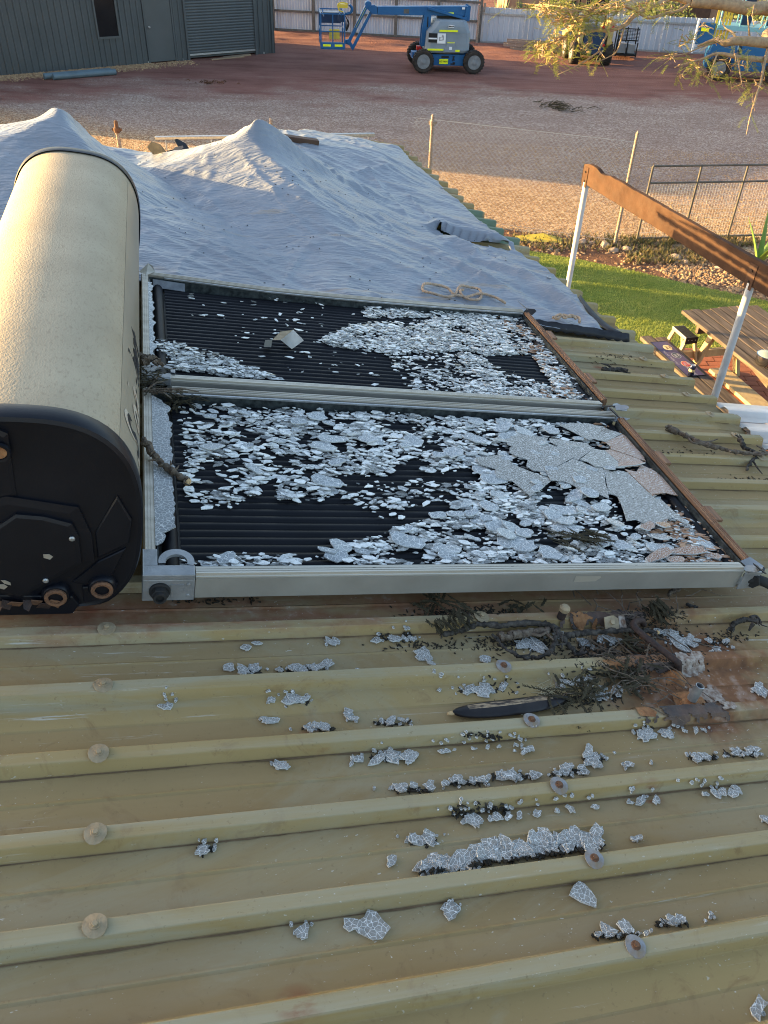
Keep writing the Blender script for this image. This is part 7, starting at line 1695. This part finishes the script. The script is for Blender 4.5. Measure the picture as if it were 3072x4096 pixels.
# ------------------------------------------------------------------ tree reaching in from the right
MT['limb'] = simple('tan_tree_bark', (.40, .28, .16), (.26, .17, .10), 22, .85, 0, .5, 60)
def mk_leaf():
    b = NB('feathery_green_leaves'); co = b.coord(); c = b.ramp(b.noise(3, co, 4), [(.3, (.15, .19, .03)), (.55, (.25, .26, .045)), (.75, (.36, .31, .07))])
    b.set(color=c, rough=.55, spec=.3); tr = b.n.new('ShaderNodeBsdfTranslucent'); b.l.new(c, tr.inputs[0]); mx = b.n.new('ShaderNodeMixShader'); mx.inputs[0].default_value = .35; b.l.new(b.p.outputs[0], mx.inputs[1]); b.l.new(tr.outputs[0], mx.inputs[2]); b.l.new(mx.outputs[0], b.out.inputs[0]); return b.mat
MT['leaf'] = mk_leaf()
def dp(x, y, d): return EYE + ray(x, y) * d
trunk_b = V((6.6, 8.6, 0)); tree = thing('feathery_tree', 'feathery leaved tree reaching in from the upper right', 'tree', T(*trunk_b))
mb = MB(); tt = crv([trunk_b, trunk_b + V((-.1, .1, 1.2)), trunk_b + V((-.4, .2, 2.4)), trunk_b + V((-.9, .1, 3.4))], 6); mb.tube(tt, [.16 - .09 * i / (len(tt) - 1) for i in range(len(tt))], 12); mb.build('trunk', MT['limb'], tree, Mx.Identity(4), smooth=60)
TOP = tt[-1]; TOP2 = tt[12]
LIMBS = [([TOP2, dp(3150, 178, 8.6), dp(3072, 172, 8.2), dp(2951, 163, 8.0), dp(2900, 172, 8.0), dp(2860, 160, 8.1), dp(2790, 185, 8.2)], .075, .010),
         ([TOP, dp(3150, 50, 9.0), dp(3000, 35, 8.9), dp(2880, 15, 8.8), dp(2760, 8, 8.7)], .085, .05), ([dp(2760, 8, 8.7), dp(2690, -10, 8.7), dp(2626, 18, 8.6), dp(2538, 62, 8.5), dp(2500, 100, 8.5), dp(2437, 122, 8.4), dp(2380, 122, 8.4), dp(2315, 143, 8.3), dp(2280, 200, 8.2)], .035, .008),
         ([dp(2437, 122, 8.4), dp(2400, 190, 8.3), dp(2390, 210, 8.3), dp(2330, 250, 8.2), dp(2285, 275, 8.1), dp(2232, 298, 8.1)], .012, .004), ([dp(2560, 55, 8.5), dp(2600, 72, 8.6), dp(2660, 55, 8.7), dp(2720, 40, 8.7), dp(2770, 5, 8.7)], .014, .018), ([dp(2315, 143, 8.3), dp(2260, 150, 8.2), dp(2200, 175, 8.1), dp(2140, 195, 8.0)], .010, .004),
         ([dp(3072, 240, 8.2), dp(3020, 236, 8.1), dp(2950, 228, 8.0), dp(2870, 215, 8.0), dp(2800, 240, 8.0), dp(2700, 268, 7.9)], .030, .006), ([dp(3090, 130, 8.3), dp(3060, 240, 8.1), dp(3045, 320, 8.0), dp(3020, 400, 7.9), dp(3000, 470, 7.9), dp(2985, 540, 7.9)], .018, .003), ([dp(2500, 100, 8.5), dp(2470, 200, 8.4), dp(2430, 230, 8.4), dp(2380, 250, 8.3)], .010, .003),
         ([dp(2950, 163, 8.0), dp(2930, 130, 8.0), dp(2900, 110, 8.1), dp(2880, 60, 8.1)], .014, .004), ([dp(3000, 168, 8.1), dp(2995, 110, 8.0), dp(2990, 60, 8.0)], .012, .004), ([dp(2560, 50, 8.5), dp(2510, 30, 8.4), dp(2440, 25, 8.3), dp(2350, 40, 8.2), dp(2250, 60, 8.1)], .014, .004), ([dp(2690, -10, 8.7), dp(2600, -20, 8.6), dp(2450, -20, 8.4), dp(2300, 0, 8.2), dp(2180, 25, 8.1)], .016, .004), ([dp(2860, 170, 8.1), dp(2800, 190, 8.0), dp(2740, 215, 8.0), dp(2660, 225, 7.9)], .010, .003), ([dp(2870, 215, 8.0), dp(2850, 265, 7.9), dp(2830, 310, 7.9)], .008, .003), ([dp(2950, 228, 8.0), dp(2960, 290, 7.9), dp(2970, 350, 7.9)], .010, .003)]
for P, r0, r1 in LIMBS: path = crv(P, 6); mb = MB(); mb.tube(path, [r0 + (r1 - r0) * i / (len(path) - 1) for i in range(len(path))], 8); mb.build('branch', MT['limb'], tree, Mx.Identity(4), smooth=60)
lf = MB(); tw = MB(); r = random.Random(31); KEEP = .62
def leafy(p, n, ln, leaf, droop=.5):
    for i in range(n):
        a = r.uniform(0, 2 * pi); d = V((cos(a), sin(a) * .7, r.gauss(-.15, .5))); frond(lf, p + V((r.gauss(0, .02), r.gauss(0, .02), r.gauss(0, .02))), d, ln * r.uniform(.6, 1.2), (0, 0, 1), r, leaf, 12, .13)
CLU = [(2180, 30, 90, 30, 95), (2270, 60, 80, 55, 170), (2380, 40, 70, 40, 120), (2170, 190, 60, 40, 70), (2240, 165, 60, 40, 55), (2300, 110, 60, 40, 60), (2210, 235, 45, 25, 28), (2340, 190, 50, 30, 30), (2480, 20, 70, 25, 55), (2580, 15, 60, 25, 40), (2660, 30, 50, 25, 22), (2430, 100, 50, 30, 26), (2400, 225, 30, 25, 14),
       (2750, 170, 55, 45, 26), (2690, 225, 40, 25, 20), (2780, 260, 55, 35, 34), (2850, 300, 50, 30, 28), (2930, 240, 60, 40, 30), (2990, 250, 50, 40, 26), (2880, 150, 50, 40, 16), (2960, 330, 50, 25, 24), (3030, 330, 40, 40, 20), (3020, 70, 50, 50, 10), (2820, 110, 60, 40, 14), (2720, 300, 40, 20, 12), (3010, 420, 20, 50, 8)]
for (x, y, sx, sy, n) in CLU:
    for i in range(int(n * KEEP)):
        p = dp(x + r.gauss(0, sx * .55), y + r.gauss(0, sy * .55), 8.2 + r.gauss(0, .3)); leafy(p, 1, .17, .026)
        if i % 2 == 0: q = dp(x + r.gauss(0, sx * .4), y + r.gauss(0, sy * .4), 8.2 + r.gauss(0, .2)); m_ = (p + q) / 2 + V((r.gauss(0, .03), 0, r.gauss(0, .03))); tw.tube([q, m_, p], [.005, .004, .002], 4)
lf.build('foliage', MT['leaf'], tree, Mx.Identity(4)); tw.build('twigs', MT['limb'], tree, Mx.Identity(4))

# slender trees left of the view, between the shed and the house; their trunks shade the lawn
def gum(x, y, h, rad, label, seed):
    r = random.Random(seed); o = thing('gum_tree', label, 'tree', T(x, y, 0), 'trees left of the yard'); mb = MB()
    mb.tube(crv([(x, y, 0), (x + .1, y + .05, h * .4), (x - .05, y - .05, h * .75), (x, y, h)], 6), [rad * (1 - .5 * i / 18) for i in range(19)], 10); mb.build('trunk', MT['limb'], o, Mx.Identity(4), smooth=60)
    fl = MB()
    for i in range(700):
        a = r.uniform(0, 6.3); q = 1.5 * sqrt(r.random()); p = V((x + cos(a) * q, y + sin(a) * q, h + r.uniform(-.6, 1.6))); d = V((r.gauss(0, 1), r.gauss(0, 1), r.gauss(-.5, 1))).normalized(); w_ = d.cross(V((r.random(), r.random(), r.random()))).normalized() * .03; k = len(fl.v)
        fl.v += [tuple(p), tuple(p + d * .07 + w_), tuple(p + d * .16), tuple(p + d * .07 - w_)]; fl.f.append((k, k + 1, k + 2, k + 3)); fl.m.append(0)
    fl.build('crown', MT['leaf'], o, Mx.Identity(4))
gum(-11.0, 15.15, 5.2, .36, 'slender gum tree farthest from the house, left of the view', 1); gum(-9.0, 14.05, 5.0, .30, 'slender gum tree in the middle of three, left of the view', 2); gum(-12.0, 14.25, 5.4, .32, 'slender gum tree nearest the house, left of the view', 3)
